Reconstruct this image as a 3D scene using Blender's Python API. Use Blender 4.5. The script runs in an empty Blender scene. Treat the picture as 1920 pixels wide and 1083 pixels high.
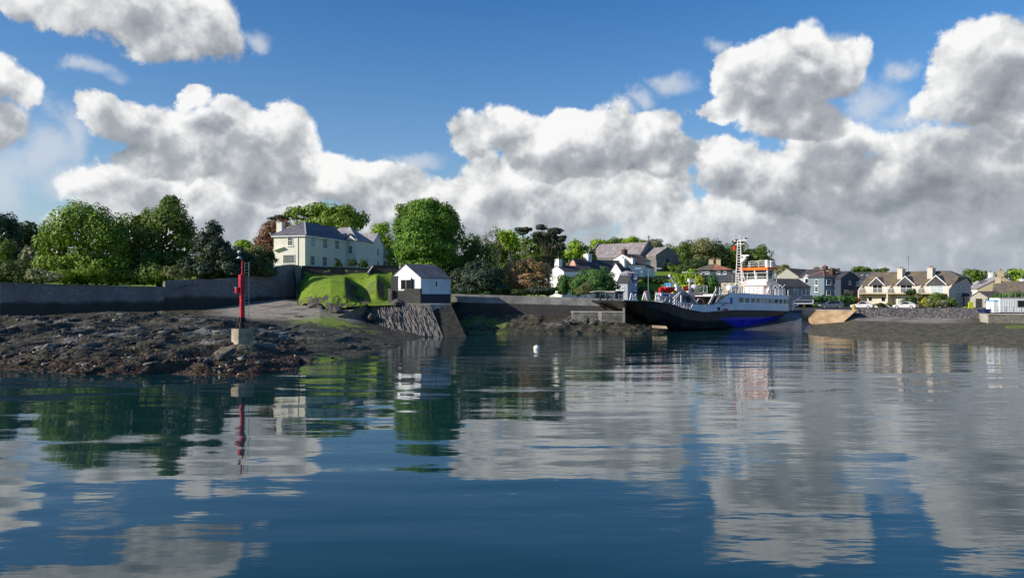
import bpy, bmesh, math, random
import numpy as np
from mathutils import Vector, Matrix, noise as mnoise
R = math.radians
S = bpy.context.scene
COL = S.collection
F = 1423.0      # focal length in photo pixels (1920 wide)
HY = 550.0      # photo row of the horizon
EYE = 6.0       # eye height over the water

# ---------------------------------------------------------------- camera
cam_d = bpy.data.cameras.new('camera'); cam = bpy.data.objects.new('camera', cam_d); COL.objects.link(cam)
cam.location = (0, 0, EYE); cam.rotation_euler = (R(90), 0, 0)
cam_d.sensor_width = 36; cam_d.lens = 36 * F / 1920; cam_d.shift_y = (HY - 541.5) / 1920
cam_d.clip_start = 0.5; cam_d.clip_end = 20000
S.camera = cam
S.view_settings.view_transform = 'Standard'; S.view_settings.look = 'None'
S.view_settings.exposure = 0.12; S.view_settings.gamma = 1

# ---------------------------------------------------------------- sun + sky
SUN_EL = R(26); SUN_AZ = math.atan2(-.93, -.34)
sd = Vector((math.sin(SUN_AZ) * math.cos(SUN_EL), math.cos(SUN_AZ) * math.cos(SUN_EL), math.sin(SUN_EL)))
sl = bpy.data.lights.new('sun', 'SUN'); sl.energy = 5.0; sl.angle = R(.5); sl.color = (1, .93, .82)
so = bpy.data.objects.new('sun', sl); COL.objects.link(so); so.rotation_euler = sd.to_track_quat('Z', 'Y').to_euler()

class NT:
    def __init__(s, nt): s.nt = nt; s.l = nt.links
    def n(s, t, ins=None, **kw):
        nd = s.nt.nodes.new(t)
        for k, v in kw.items(): setattr(nd, k, v)
        for k, v in (ins or {}).items():
            if hasattr(v, 'is_output') and not isinstance(v, (int, float)): s.l.new(v, nd.inputs[k])
            else: nd.inputs[k].default_value = v
        return nd
    def m(s, op, a, b=0.0, c=0.0, clamp=False):
        nd = s.n('ShaderNodeMath', {0: a, 1: b, 2: c}, operation=op); nd.use_clamp = clamp
        return nd.outputs[0]
    def v(s, op, a, b=(0, 0, 0), c=(0, 0, 0)):
        nd = s.n('ShaderNodeVectorMath', {0: a, 1: b, 2: c}, operation=op)
        return nd.outputs['Value'] if op in ('LENGTH', 'DOT_PRODUCT') else nd.outputs[0]
    def noise(s, vec, scale, detail=4, rough=.55, dist=0.0):
        return s.n('ShaderNodeTexNoise', {'Vector': vec, 'Scale': scale, 'Detail': detail, 'Roughness': rough, 'Distortion': dist})
    def ramp(s, x, a, b, lo=0.0, hi=1.0, mode='SMOOTHSTEP'):
        nd = s.n('ShaderNodeMapRange', {'Value': x, 'From Min': a, 'From Max': b, 'To Min': lo, 'To Max': hi}, interpolation_type=mode)
        return nd.outputs['Result']
    def mix(s, f, a, b, kind='MIX'):
        nd = s.n('ShaderNodeMix', data_type='RGBA', blend_type=kind)
        for i, v in ((0, f), (6, a), (7, b)):
            if hasattr(v, 'is_output'): s.l.new(v, nd.inputs[i])
            else: nd.inputs[i].default_value = v if i == 0 else (tuple(v) + (1,))[:4]
        return nd.outputs[2]

W = bpy.data.worlds.new('World'); S.world = W; W.use_nodes = True
w = NT(W.node_tree); W.node_tree.nodes.clear()
out = w.n('ShaderNodeOutputWorld'); bg = w.n('ShaderNodeBackground')
sky = w.n('ShaderNodeTexSky', sky_type='NISHITA', sun_disc=False, sun_elevation=SUN_EL, sun_rotation=SUN_AZ, air_density=1.0, dust_density=.6, ozone_density=2.5)
tc = w.n('ShaderNodeTexCoord')
D_ = w.v('NORMALIZE', tc.outputs['Generated'])
sp = w.n('ShaderNodeSeparateXYZ', {0: D_})
az = w.m('ARCTAN2', sp.outputs[0], sp.outputs[1]); el = w.m('ARCSINE', sp.outputs[2])
ANG = w.n('ShaderNodeCombineXYZ', {0: az, 1: el, 2: 0.0}).outputs[0]
# noise used to warp and fray every cloud
nA = w.noise(D_, 7, 6, .58); nB = w.noise(D_, 20, 7, .64)
warp = w.v('MULTIPLY_ADD', w.v('SUBTRACT', nA.outputs['Color'], (.5, .5, .5)), (.13, .075, 0), ANG)
warp = w.v('MULTIPLY_ADD', w.v('SUBTRACT', nB.outputs['Color'], (.5, .5, .5)), (.028, .022, 0), warp)
# billows (cauliflower relief): creased noise, sampled twice to shade each puff from the sun's side
def billow(vec):
    n = w.noise(vec, 13, 5, .5)
    return w.m('MULTIPLY', w.m('ABSOLUTE', w.m('SUBTRACT', n.outputs['Fac'], .5)), 2.0)
bil = billow(D_); bil2 = billow(w.v('ADD', D_, (-.010, 0, .014)))
relB = w.m('SUBTRACT', nB.outputs['Fac'], w.noise(w.v('ADD', D_, (-.006, 0, .008)), 22, 3, .6).outputs['Fac'])
relV = w.m('SUBTRACT', bil, bil2)
nC = w.noise(D_, 3.4, 3, .5)
relA = w.m('SUBTRACT', nA.outputs['Fac'], w.noise(w.v('ADD', D_, (-.02, 0, .026)), 7, 4, .5).outputs['Fac'])
def px2ang(px, py):
    a = math.atan((px - 960) / F); return a, math.atan((HY - py) / F * math.cos(a))

def field(blobs, vec):
    acc = None
    for (x, y, rx, ry) in blobs:
        a, e = px2ang(x, y)
        ca = math.cos(a) ** 2
        irx, iry = F / rx / max(ca, .4), F / ry / max(math.cos(a), .5)
        L = w.v('LENGTH', w.v('MULTIPLY_ADD', vec, (irx, iry, 0), (-a * irx, -e * iry, 0)))
        acc = L if acc is None else w.n('ShaderNodeMath', {0: acc, 1: L, 2: .35}, operation='SMOOTH_MIN').outputs[0]
    return w.m('SUBTRACT', 1.0, acc)

LAYERS = [  # far to near; blobs as (x, y, rx, ry) angles read off the photo
 dict(dark=.52, thin=1.0, blobs=[(250,355,150,62),(450,372,210,72),(640,330,110,52),(700,330,110,40),(840,385,210,68),(930,345,130,60),(1060,375,180,75),(1180,360,130,80),
      (1260,440,170,60),(1420,425,200,85),(1600,440,280,95),(1800,450,260,110),(1950,400,200,170),(1000,470,900,46),(500,440,420,46),(60,500,260,56),(-200,440,260,70),(1500,500,500,60),(2150,300,250,260),(1700,380,300,90)]),
 dict(dark=.64, thin=1.0, blobs=[(330,285,150,58),(450,270,130,72),(540,300,90,62),(600,330,70,42),(220,215,90,52),(365,176,42,24),(300,235,95,60),(430,218,60,36),(520,232,72,50),(500,330,110,50),
      (880,262,62,52),(960,250,85,46),(1060,255,110,52),(1150,262,110,56),(1235,245,52,42),(1225,300,110,42),(1110,300,190,36),
      (1400,330,120,62),(1500,345,150,66),(1340,300,60,42),(1620,360,130,75),(1750,320,190,90),(1880,330,170,120),(1560,270,110,60)]),
 dict(dark=.50, thin=1.0, blobs=[(40,0,95,46),(180,25,120,50),(290,45,110,62),(380,40,95,72),(420,75,50,42),(250,-30,200,60),(-60,150,120,62),(30,165,78,52),(-40,230,100,45),
      (1400,140,82,72),(1470,115,90,76),(1550,150,72,52),(1590,120,50,40),(1450,195,110,56),(1345,222,54,26),(1520,225,90,38),(1860,100,105,76),(1960,80,110,80),(1830,170,110,66),(1900,220,120,60)]),
]
WISPS = [(-20,330,90,120),(130,250,60,60),(180,120,60,20),(1560,90,60,20),(1720,215,70,30),(1180,215,40,20),(60,290,110,75),(140,340,110,60),(480,85,40,26),(1268,160,42,28),(1220,190,34,22),(1640,190,90,46),(1700,130,40,20),(760,300,70,20),(1350,90,30,20)]
skycol = w.n('ShaderNodeHueSaturation', {'Hue': .507, 'Saturation': 1.38, 'Value': .124, 'Color': sky.outputs[0]}).outputs[0]
hz = w.ramp(el, -.02, .45, .28, 0.0)
cur = w.mix(hz, skycol, (.36, .46, .62))
# thin wisps and high haze
fw = w.m('ADD', field(WISPS, warp), w.m('MULTIPLY', w.m('SUBTRACT', nB.outputs['Fac'], .5), 1.6))
cur = w.mix(w.ramp(fw, -.1, .9, 0, .75), cur, (.60, .64, .70))
for i, Ld in enumerate(LAYERS):
    f0 = field(Ld['blobs'], warp)
    f1 = field(Ld['blobs'], w.v('ADD', warp, (-.016, .034, 0)))
    fd = w.m('ADD', f0, w.m('MULTIPLY', w.m('SUBTRACT', nA.outputs['Fac'], .5), .75))
    fd = w.m('ADD', fd, w.m('MULTIPLY', w.m('SUBTRACT', bil, .25), .62))
    fd = w.m('ADD', fd, w.m('MULTIPLY', w.m('SUBTRACT', nB.outputs['Fac'], .5), .8))
    alpha = w.ramp(fd, -.02, .22)
    if i == 1 or i == 2: alpha = w.m('MULTIPLY', alpha, .985)
    # how much cloud lies towards the sun: deep = grey base, shallow = lit rim
    deep = w.ramp(w.m('ADD', f1, w.m('MULTIPLY', w.m('SUBTRACT', nC.outputs['Fac'], .5), 1.2)), -.05, .95, 0, 1, 'LINEAR')
    lit = w.m('SUBTRACT', .90, w.m('MULTIPLY', deep, Ld['dark']))
    lit = w.m('MULTIPLY_ADD', relA, 2.0, lit)
    lit = w.m('MULTIPLY_ADD', relV, .95, lit); lit = w.m('MULTIPLY_ADD', relB, .7, lit)
    lit = w.m('MAXIMUM', w.m('MINIMUM', lit, 1.1), 0)
    ccol = w.n('ShaderNodeValToRGB', {0: lit})
    cr = ccol.color_ramp; cr.elements[0].position = .0; cr.elements[0].color = (.21, .235, .27, 1)
    cr.elements[1].position = 1.0; cr.elements[1].color = (.88, .88, .87, 1)
    e = cr.elements.new(.5); e.color = (.40, .425, .455, 1)
    cur = w.mix(alpha, cur, ccol.outputs[0])
# aerial veil low over the horizon
cur = w.mix(w.ramp(el, 0.0, .15, .55, 0), cur, (.42, .48, .56))
W.node_tree.links.new(cur, bg.inputs[0]); bg.inputs[1].default_value = 1.0
W.node_tree.links.new(bg.outputs[0], out.inputs[0])
W.cycles.sampling_method = 'MANUAL'; W.cycles.sample_map_resolution = 512

# ---------------------------------------------------------------- helpers
def P(px, py, D): return Vector(((px - 960) / F * D, D, EYE - (py - HY) / F * D))
def Zat(py, D): return EYE - (py - HY) / F * D
def PX(px, D): return (px - 960) / F * D
rng = np.random.default_rng(7); random.seed(7)

def mat(name, col, rough=.7, var=.18, scale=1.5, bump=0.0, metal=0.0, col2=None, spec=.4, detail=5, bscale=None):
    m = bpy.data.materials.new(name); m.use_nodes = True; t = NT(m.node_tree)
    b = m.node_tree.nodes['Principled BSDF']
    tc = t.n('ShaderNodeTexCoord').outputs['Object']
    n = t.noise(tc, scale, detail, .6)
    c2 = col2 or tuple(c * (1 - 1.6 * var) for c in col)
    c1 = tuple(min(1, c * (1 + .5 * var)) for c in col)
    t.l.new(t.mix(t.ramp(n.outputs['Fac'], .3, .68), c2, c1), b.inputs['Base Color'])
    b.inputs['Roughness'].default_value = rough; b.inputs['Metallic'].default_value = metal
    b.inputs['Specular IOR Level'].default_value = spec
    if bump:
        bp = t.n('ShaderNodeBump', {'Height': t.noise(tc, bscale or scale * 4, 6, .65).outputs['Fac'], 'Strength': 1.0, 'Distance': bump})
        t.l.new(bp.outputs[0], b.inputs['Normal'])
    return m

def stone(name, col, col2, mortar, size=2.2, stretch=(1, 1, 1.9), rough=.9, bump=.06, stain=None, tide=None):
    """rubble masonry: voronoi stones with mortar lines and big weather stains"""
    m = bpy.data.materials.new(name); m.use_nodes = True; t = NT(m.node_tree)
    b = m.node_tree.nodes['Principled BSDF']
    tc = t.n('ShaderNodeTexCoord').outputs['Object']
    v = t.v('MULTIPLY', tc, stretch)
    v = t.v('MULTIPLY_ADD', t.noise(tc, 3, 3).outputs['Color'], (.25, .25, .25), v)
    vo = t.n('ShaderNodeTexVoronoi', {'Vector': v, 'Scale': size})
    ve = t.n('ShaderNodeTexVoronoi', {'Vector': v, 'Scale': size}, feature='DISTANCE_TO_EDGE')
    c = t.mix(t.n('ShaderNodeSeparateColor', {0: vo.outputs['Color']}).outputs[0], col, col2)
    c = t.mix(t.ramp(ve.outputs['Distance'], .02, .09, .85, 0), c, mortar)
    n = t.noise(tc, .35, 6, .65)
    c = t.mix(t.ramp(n.outputs['Fac'], .35, .7, .65, 0), c, stain or tuple(x * .45 for x in col))
    c = t.mix(t.ramp(t.noise(tc, 9, 4).outputs['Fac'], .3, .7, .5, 0), c, tuple(x * .5 for x in col))
    if tide:   # weed and damp below the high-water mark
        zz = t.n('ShaderNodeSeparateXYZ', {0: tc}).outputs[2]
        c = t.mix(t.ramp(t.m('MULTIPLY_ADD', n.outputs['Fac'], 1.3, zz), tide + .2, tide + .9, .85, 0), c, (.022, .024, .018))
    t.l.new(c, b.inputs['Base Color']); b.inputs['Roughness'].default_value = rough
    h = t.m('MULTIPLY_ADD', t.noise(tc, 12, 4).outputs['Fac'], .35, t.ramp(ve.outputs['Distance'], 0, .12))
    bp = t.n('ShaderNodeBump', {'Height': h, 'Strength': 1.0, 'Distance': bump})
    t.l.new(bp.outputs[0], b.inputs['Normal'])
    return m

def slate(name, col, col2, moss=None):
    m = bpy.data.materials.new(name); m.use_nodes = True; t = NT(m.node_tree)
    b = m.node_tree.nodes['Principled BSDF']
    tc = t.n('ShaderNodeTexCoord').outputs['Object']
    vo = t.n('ShaderNodeTexVoronoi', {'Vector': t.v('MULTIPLY', tc, (1.6, 1.6, 3.2)), 'Scale': 1.6})
    c = t.mix(t.n('ShaderNodeSeparateColor', {0: vo.outputs['Color']}).outputs[0], col, col2)
    s = t.n('ShaderNodeSeparateXYZ', {0: tc}).outputs[2]
    band = t.m('FRACT', t.m('MULTIPLY', s, 5.0))
    c = t.mix(t.ramp(band, .0, .18, .45, 0), c, tuple(x * .5 for x in col))
    n = t.noise(tc, .6, 6, .7)
    c = t.mix(t.ramp(n.outputs['Fac'], .45, .72, 0, .8), c, moss or tuple(x * 1.5 for x in col2))
    t.l.new(c, b.inputs['Base Color']); b.inputs['Roughness'].default_value = .8; b.inputs['Specular IOR Level'].default_value = .25
    bp = t.n('ShaderNodeBump', {'Height': band, 'Strength': 1.0, 'Distance': .02}); t.l.new(bp.outputs[0], b.inputs['Normal'])
    return m

def leafmat(name, c1, c2, trans=.28, rough=.55):
    m = bpy.data.materials.new(name); m.use_nodes = True; t = NT(m.node_tree)
    b = m.node_tree.nodes['Principled BSDF']; o = m.node_tree.nodes['Material Output']
    g = t.n('ShaderNodeNewGeometry'); tc = t.n('ShaderNodeTexCoord').outputs['Object']
    f = t.m('MULTIPLY_ADD', g.outputs['Random Per Island'], .55, t.m('MULTIPLY', t.ramp(t.noise(tc, .45, 3).outputs['Fac'], .3, .7), .45))
    c = t.mix(f, c1, c2); t.l.new(c, b.inputs['Base Color'])
    b.inputs['Roughness'].default_value = rough; b.inputs['Specular IOR Level'].default_value = .25
    tr = t.n('ShaderNodeBsdfTranslucent', {0: t.mix(.5, c, (.22, .3, .03))})
    ms = t.n('ShaderNodeMixShader', {0: trans, 1: b.outputs[0], 2: tr.outputs[0]}); t.l.new(ms.outputs[0], o.inputs[0])
    return m

class MB:
    def __init__(s): s.v = []; s.f = []; s.sm = False
    def add(s, vs, fs):
        k = len(s.v); s.v += [Vector(p) for p in vs]; s.f += [tuple(i + k for i in f) for f in fs]; return s
    def box(s, x0, x1, y0, y1, z0, z1):
        return s.add([(x0,y0,z0),(x1,y0,z0),(x1,y1,z0),(x0,y1,z0),(x0,y0,z1),(x1,y0,z1),(x1,y1,z1),(x0,y1,z1)],
            [(0,3,2,1),(4,5,6,7),(0,1,5,4),(1,2,6,5),(2,3,7,6),(3,0,4,7)])
    def tube(s, a, b, r0, r1=None, n=8, cap=True):
        a, b = Vector(a), Vector(b); r1 = r0 if r1 is None else r1
        q = (b - a).to_track_quat('Z', 'Y'); vs = []
        for p, r in ((a, r0), (b, r1)):
            for i in range(n):
                t = 2 * math.pi * i / n; vs.append(p + q @ Vector((math.cos(t) * r, math.sin(t) * r, 0)))
        fs = [(i, (i + 1) % n, n + (i + 1) % n, n + i) for i in range(n)]
        if cap: fs += [tuple(range(n))[::-1], tuple(range(n, 2 * n))]
        return s.add(vs, fs)
    def bar(s, a, b, w, h=None):
        """square bar"""
        a, b = Vector(a), Vector(b); h = h or w; d = (b - a).normalized()
        up = Vector((0, 0, 1)) if abs(d.z) < .95 else Vector((0, 1, 0))
        x = d.cross(up).normalized() * w / 2; y = x.cross(d).normalized() * h / 2
        vs = [p + sx * x + sy * y for p in (a, b) for sx, sy in ((-1,-1),(1,-1),(1,1),(-1,1))]
        return s.add(vs, [(0,1,2,3),(7,6,5,4),(0,4,5,1),(1,5,6,2),(2,6,7,3),(3,7,4,0)])
    def lathe(s, c, prof, n=16):
        c = Vector(c); vs = []
        for r, z in prof:
            for i in range(n):
                t = 2 * math.pi * i / n; vs.append(c + Vector((math.cos(t) * r, math.sin(t) * r, z)))
        fs = [(j * n + i, j * n + (i + 1) % n, (j + 1) * n + (i + 1) % n, (j + 1) * n + i) for j in range(len(prof) - 1) for i in range(n)]
        fs += [tuple(range(n))[::-1], tuple(range((len(prof) - 1) * n, len(prof) * n))]
        return s.add(vs, fs)
    def prism(s, pts, ext):
        """closed polygon swept along vector ext"""
        ext = Vector(ext); n = len(pts); pts = [Vector(p) for p in pts]
        return s.add(pts + [p + ext for p in pts], [tuple(range(n))[::-1], tuple(range(n, 2 * n))] + [(i, (i + 1) % n, n + (i + 1) % n, n + i) for i in range(n)])
    def build(s, name, m, parent=None, world=False, smooth=False, bevel=0.0):
        me = bpy.data.meshes.new(name)
        vs = s.v
        if world and parent is not None:
            inv = (Matrix.Translation(parent.location) @ parent.rotation_euler.to_matrix().to_4x4()).inverted()
            vs = [inv @ p for p in vs]
        me.from_pydata([tuple(p) for p in vs], [], s.f); me.validate()
        bm = bmesh.new(); bm.from_mesh(me); bmesh.ops.recalc_face_normals(bm, faces=bm.faces)
        if bevel: bmesh.ops.bevel(bm, geom=list(bm.edges), offset=bevel, segments=2, affect='EDGES', clamp_overlap=True)
        bm.to_mesh(me); bm.free()
        if m: me.materials.append(m)
        if smooth: me.polygons.foreach_set('use_smooth', [True] * len(me.polygons))
        o = bpy.data.objects.new(name, me); COL.objects.link(o)
        if parent: o.parent = parent
        return o

def tag(o, label, cat, group=None, kind=None):
    if kind: o['kind'] = kind
    if label: o['label'] = label
    if cat: o['category'] = cat
    if group: o['group'] = group
    return o
def thing(name, label, cat, loc=(0, 0, 0), rz=0.0, group=None):
    o = bpy.data.objects.new(name, None); COL.objects.link(o); o.empty_display_size = .5
    o.location = loc; o.rotation_euler = (0, 0, rz); return tag(o, label, cat, group)
def copy_tree(o, parent=None):
    c = o.copy(); COL.objects.link(c)
    if parent: c.parent = parent
    for ch in list(o.children): copy_tree(ch, c)
    return c
def np_mesh(name, V, Fq, m, parent=None, smooth=False, cols=None):
    me = bpy.data.meshes.new(name); k = Fq.shape[1]
    me.vertices.add(len(V)); me.vertices.foreach_set('co', V.astype(np.float32).ravel())
    me.loops.add(Fq.size); me.loops.foreach_set('vertex_index', Fq.astype(np.int32).ravel())
    me.polygons.add(len(Fq)); me.polygons.foreach_set('loop_start', np.arange(0, Fq.size, k, dtype=np.int32))
    me.polygons.foreach_set('loop_total', np.full(len(Fq), k, dtype=np.int32))
    if smooth: me.polygons.foreach_set('use_smooth', np.ones(len(Fq), bool))
    me.update(calc_edges=True)
    for nm, c in (cols or {}).items():
        a = me.color_attributes.new(nm, 'FLOAT_COLOR', 'POINT'); a.data.foreach_set('color', c.astype(np.float32).ravel())
    if m: me.materials.append(m)
    o = bpy.data.objects.new(name, me); COL.objects.link(o)
    if parent: o.parent = parent
    return o

# ---- vectorised value noise for terrain
def vnoise(x, y, seed=0):
    xi = np.floor(x).astype(np.int64); yi = np.floor(y).astype(np.int64); fx = x - xi; fy = y - yi
    fx = fx * fx * (3 - 2 * fx); fy = fy * fy * (3 - 2 * fy)
    def h(a, b):
        n = (a * 374761393 + b * 668265263 + seed * 974634777) & 0xffffffff
        n = ((n ^ (n >> 13)) * 1274126177) & 0xffffffff
        return ((n ^ (n >> 16)) & 0xffff) / 65535.0
    return (h(xi, yi) * (1 - fx) + h(xi + 1, yi) * fx) * (1 - fy) + (h(xi, yi + 1) * (1 - fx) + h(xi + 1, yi + 1) * fx) * fy
def fbm(x, y, o=4, seed=0, g=.5):
    s = 0; a = 1; t = 0
    for i in range(o):
        s = s + a * vnoise(x * 2 ** i + 13.7 * i, y * 2 ** i - 7.1 * i, seed + i); t += a; a *= g
    return s / t
def columns(tab):
    ks = sorted(tab); n = 12
    return ks, tab
def col_eval(tab, px, D):
    """height table: photo column -> [(distance, z)]; interpolated between columns"""
    ks = sorted(tab); z = np.zeros_like(D); ka = np.array(ks, float)
    idx = np.clip(np.searchsorted(ka, px) - 1, 0, len(ks) - 2)
    for i in range(len(ks) - 1):
        m = idx == i
        if not m.any(): continue
        a = np.clip((px[m] - ks[i]) / (ks[i + 1] - ks[i]), 0, 1)
        za = np.interp(D[m], *zip(*tab[ks[i]])); zb = np.interp(D[m], *zip(*tab[ks[i + 1]]))
        z[m] = za * (1 - a) + zb * a
    return z

# ================================================================ WATER
def make_water():
    m = bpy.data.materials.new('sea_water'); m.use_nodes = True; t = NT(m.node_tree)
    b = m.node_tree.nodes['Principled BSDF']
    b.inputs['Base Color'].default_value = (.004, .031, .037, 1); b.inputs['Roughness'].default_value = .03
    b.inputs['IOR'].default_value = 1.5; b.inputs['Specular IOR Level'].default_value = .5
    tc = t.n('ShaderNodeTexCoord').outputs['Object']
    x = t.n('ShaderNodeSeparateXYZ', {0: tc})
    # slow swell, ripples and small chop; the ripples are livelier to the right, where the breeze reaches
    def nz(sx, sy, rot, det, rough):
        mp = t.n('ShaderNodeMapping', {'Vector': tc, 'Scale': (sx, sy, 1), 'Rotation': (0, 0, R(rot))})
        return t.noise(mp.outputs[0], 1.0, det, rough).outputs['Fac']
    big = nz(.05, .16, 12, 2, .5); mid = nz(.22, .62, -8, 3, .5); sm = nz(.9, 2.6, 6, 3, .5)
    area = t.ramp(t.m('MULTIPLY_ADD', x.outputs[0], .9, t.m('MULTIPLY', x.outputs[1], .55)), 5, 60, .3, 1.0)
    patch = t.ramp(t.noise(tc, .03, 3).outputs['Fac'], .35, .65, .35, 1.0)
    h = t.m('MULTIPLY', big, .13)
    h = t.m('MULTIPLY_ADD', t.m('MULTIPLY', mid, area), .040, h)
    h = t.m('MULTIPLY_ADD', t.m('MULTIPLY', t.m('MULTIPLY', sm, area), patch), .011, h)
    bp = t.n('ShaderNodeBump', {'Height': h, 'Strength': 1.0, 'Distance': 1.0})
    t.l.new(bp.outputs[0], b.inputs['Normal'])
    o = MB().add([(-4000,-800,0),(4000,-800,0),(4000,6000,0),(-4000,6000,0)], [(0,1,2,3)]).build('sea', m)
    tag(o, None, None, kind='structure')
make_water()
tag(MB().add([(-4000,-800,-3),(4000,-800,-3),(4000,6000,-3),(-4000,6000,-3)], [(0,1,2,3)]).build('seabed', mat('seabed_mud', (.03,.035,.03))), None, None, kind='structure')

# ================================================================ FORESHORE
FORE = {
 -500: [(48,-2),(62,0),(80,1.2),(95,3.0),(110,3.3)],
 0:    [(50,-1.6),(60.5,0),(66,.7),(75,1.3),(85,2.2),(95,3.1),(106,3.3)],
 200:  [(48,-1.4),(57,0),(62,.8),(70,1.4),(85,2.4),(99,3.4),(109,3.5)],
 420:  [(48,-1.4),(56,0),(61,.9),(66,1.25),(80,1.9),(95,2.8),(109,3.6),(120,4.4)],
 470:  [(48,-1.4),(56,0),(61,.7),(68,1.1),(80,1.6),(92,2.2),(100,2.8),(109,3.8),(122,5)],
 540:  [(50,-1.2),(60,-.05),(66,.35),(80,.95),(92,1.7),(100,2.6),(107,3.6),(118,4.9),(128,5.5)],
 600:  [(54,-.8),(64,-.18),(68,.03),(73,.3),(82,.9),(92,1.6),(100,2.5),(106,3.5),(112,4.2),(120,4.8)],
 680:  [(58,-.9),(72,-.12),(78,.12),(85,.5),(95,1.2),(103,1.8),(109,2.2),(116,3.4)],
 740:  [(62,-1.2),(80,-.2),(86,.15),(95,.4),(104,.65),(109,.8),(118,2)],
 800:  [(80,-1.5),(98,-.3),(106,.05),(112,.4),(130,1)],
 835:  [(90,-2),(110,-1),(118,-.4),(130,1)],
 862:  [(95,-2),(109,-.5),(114,.1),(119,1.1),(124,2.3),(132,2.8)],
 1000: [(95,-2),(111,-.15),(114.5,.4),(119,1.5),(123,2.3),(132,2.7)],
 1130: [(95,-2),(111,-.15),(114.5,.5),(118,1.5),(119.6,1.75),(122,2.0),(132,2.2)],
 1175: [(95,-2),(111,-.15),(114.5,.4),(118,1.3),(119.6,1.6),(124,1.7),(134,1.7)],
 1200: [(95,-2.2),(111,-.2),(114,.3),(117,.7),(122,.9),(134,1.2)],
 1245: [(95,-2.4),(113,-.5),(116,.0),(122,.3),(134,.6)],
 1285: [(95,-2.6),(128,-1.2),(142,0.4),(152,2.2)],
 1470: [(95,-2.4),(122,-.8),(130,-.1),(140,1.0),(150,2.4)],
 1520: [(90,-2),(107,-.2),(112,.1),(128,.42),(132,.6),(140,1.3),(150,2.4)],
 1580: [(84,-1.6),(101,-.05),(112,.6),(127,.9),(132,1.1),(142,1.8),(150,2.4)],
 1610: [(82,-1.6),(98,-.05),(112,.95),(125,1.45),(140,2.0),(150,2.4)],
 1715: [(78,-1.6),(92.5,0),(110,1.35),(124,1.6),(136,1.8),(150,2.4)],
 1840: [(74,-1.5),(87.5,0),(103,1.1),(120,1.6),(140,2.2)],
 1930: [(66,-1.5),(81,0),(98,1.1),(120,1.6),(140,2.2)],
 2500: [(56,-1.5),(70,0),(90,1.0),(120,1.8),(140,2.4)],
}
def fore_z(px, D):
    px = np.atleast_1d(np.asarray(px, float)); D = np.atleast_1d(np.asarray(D, float)); return col_eval(FORE, px, D)
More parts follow.
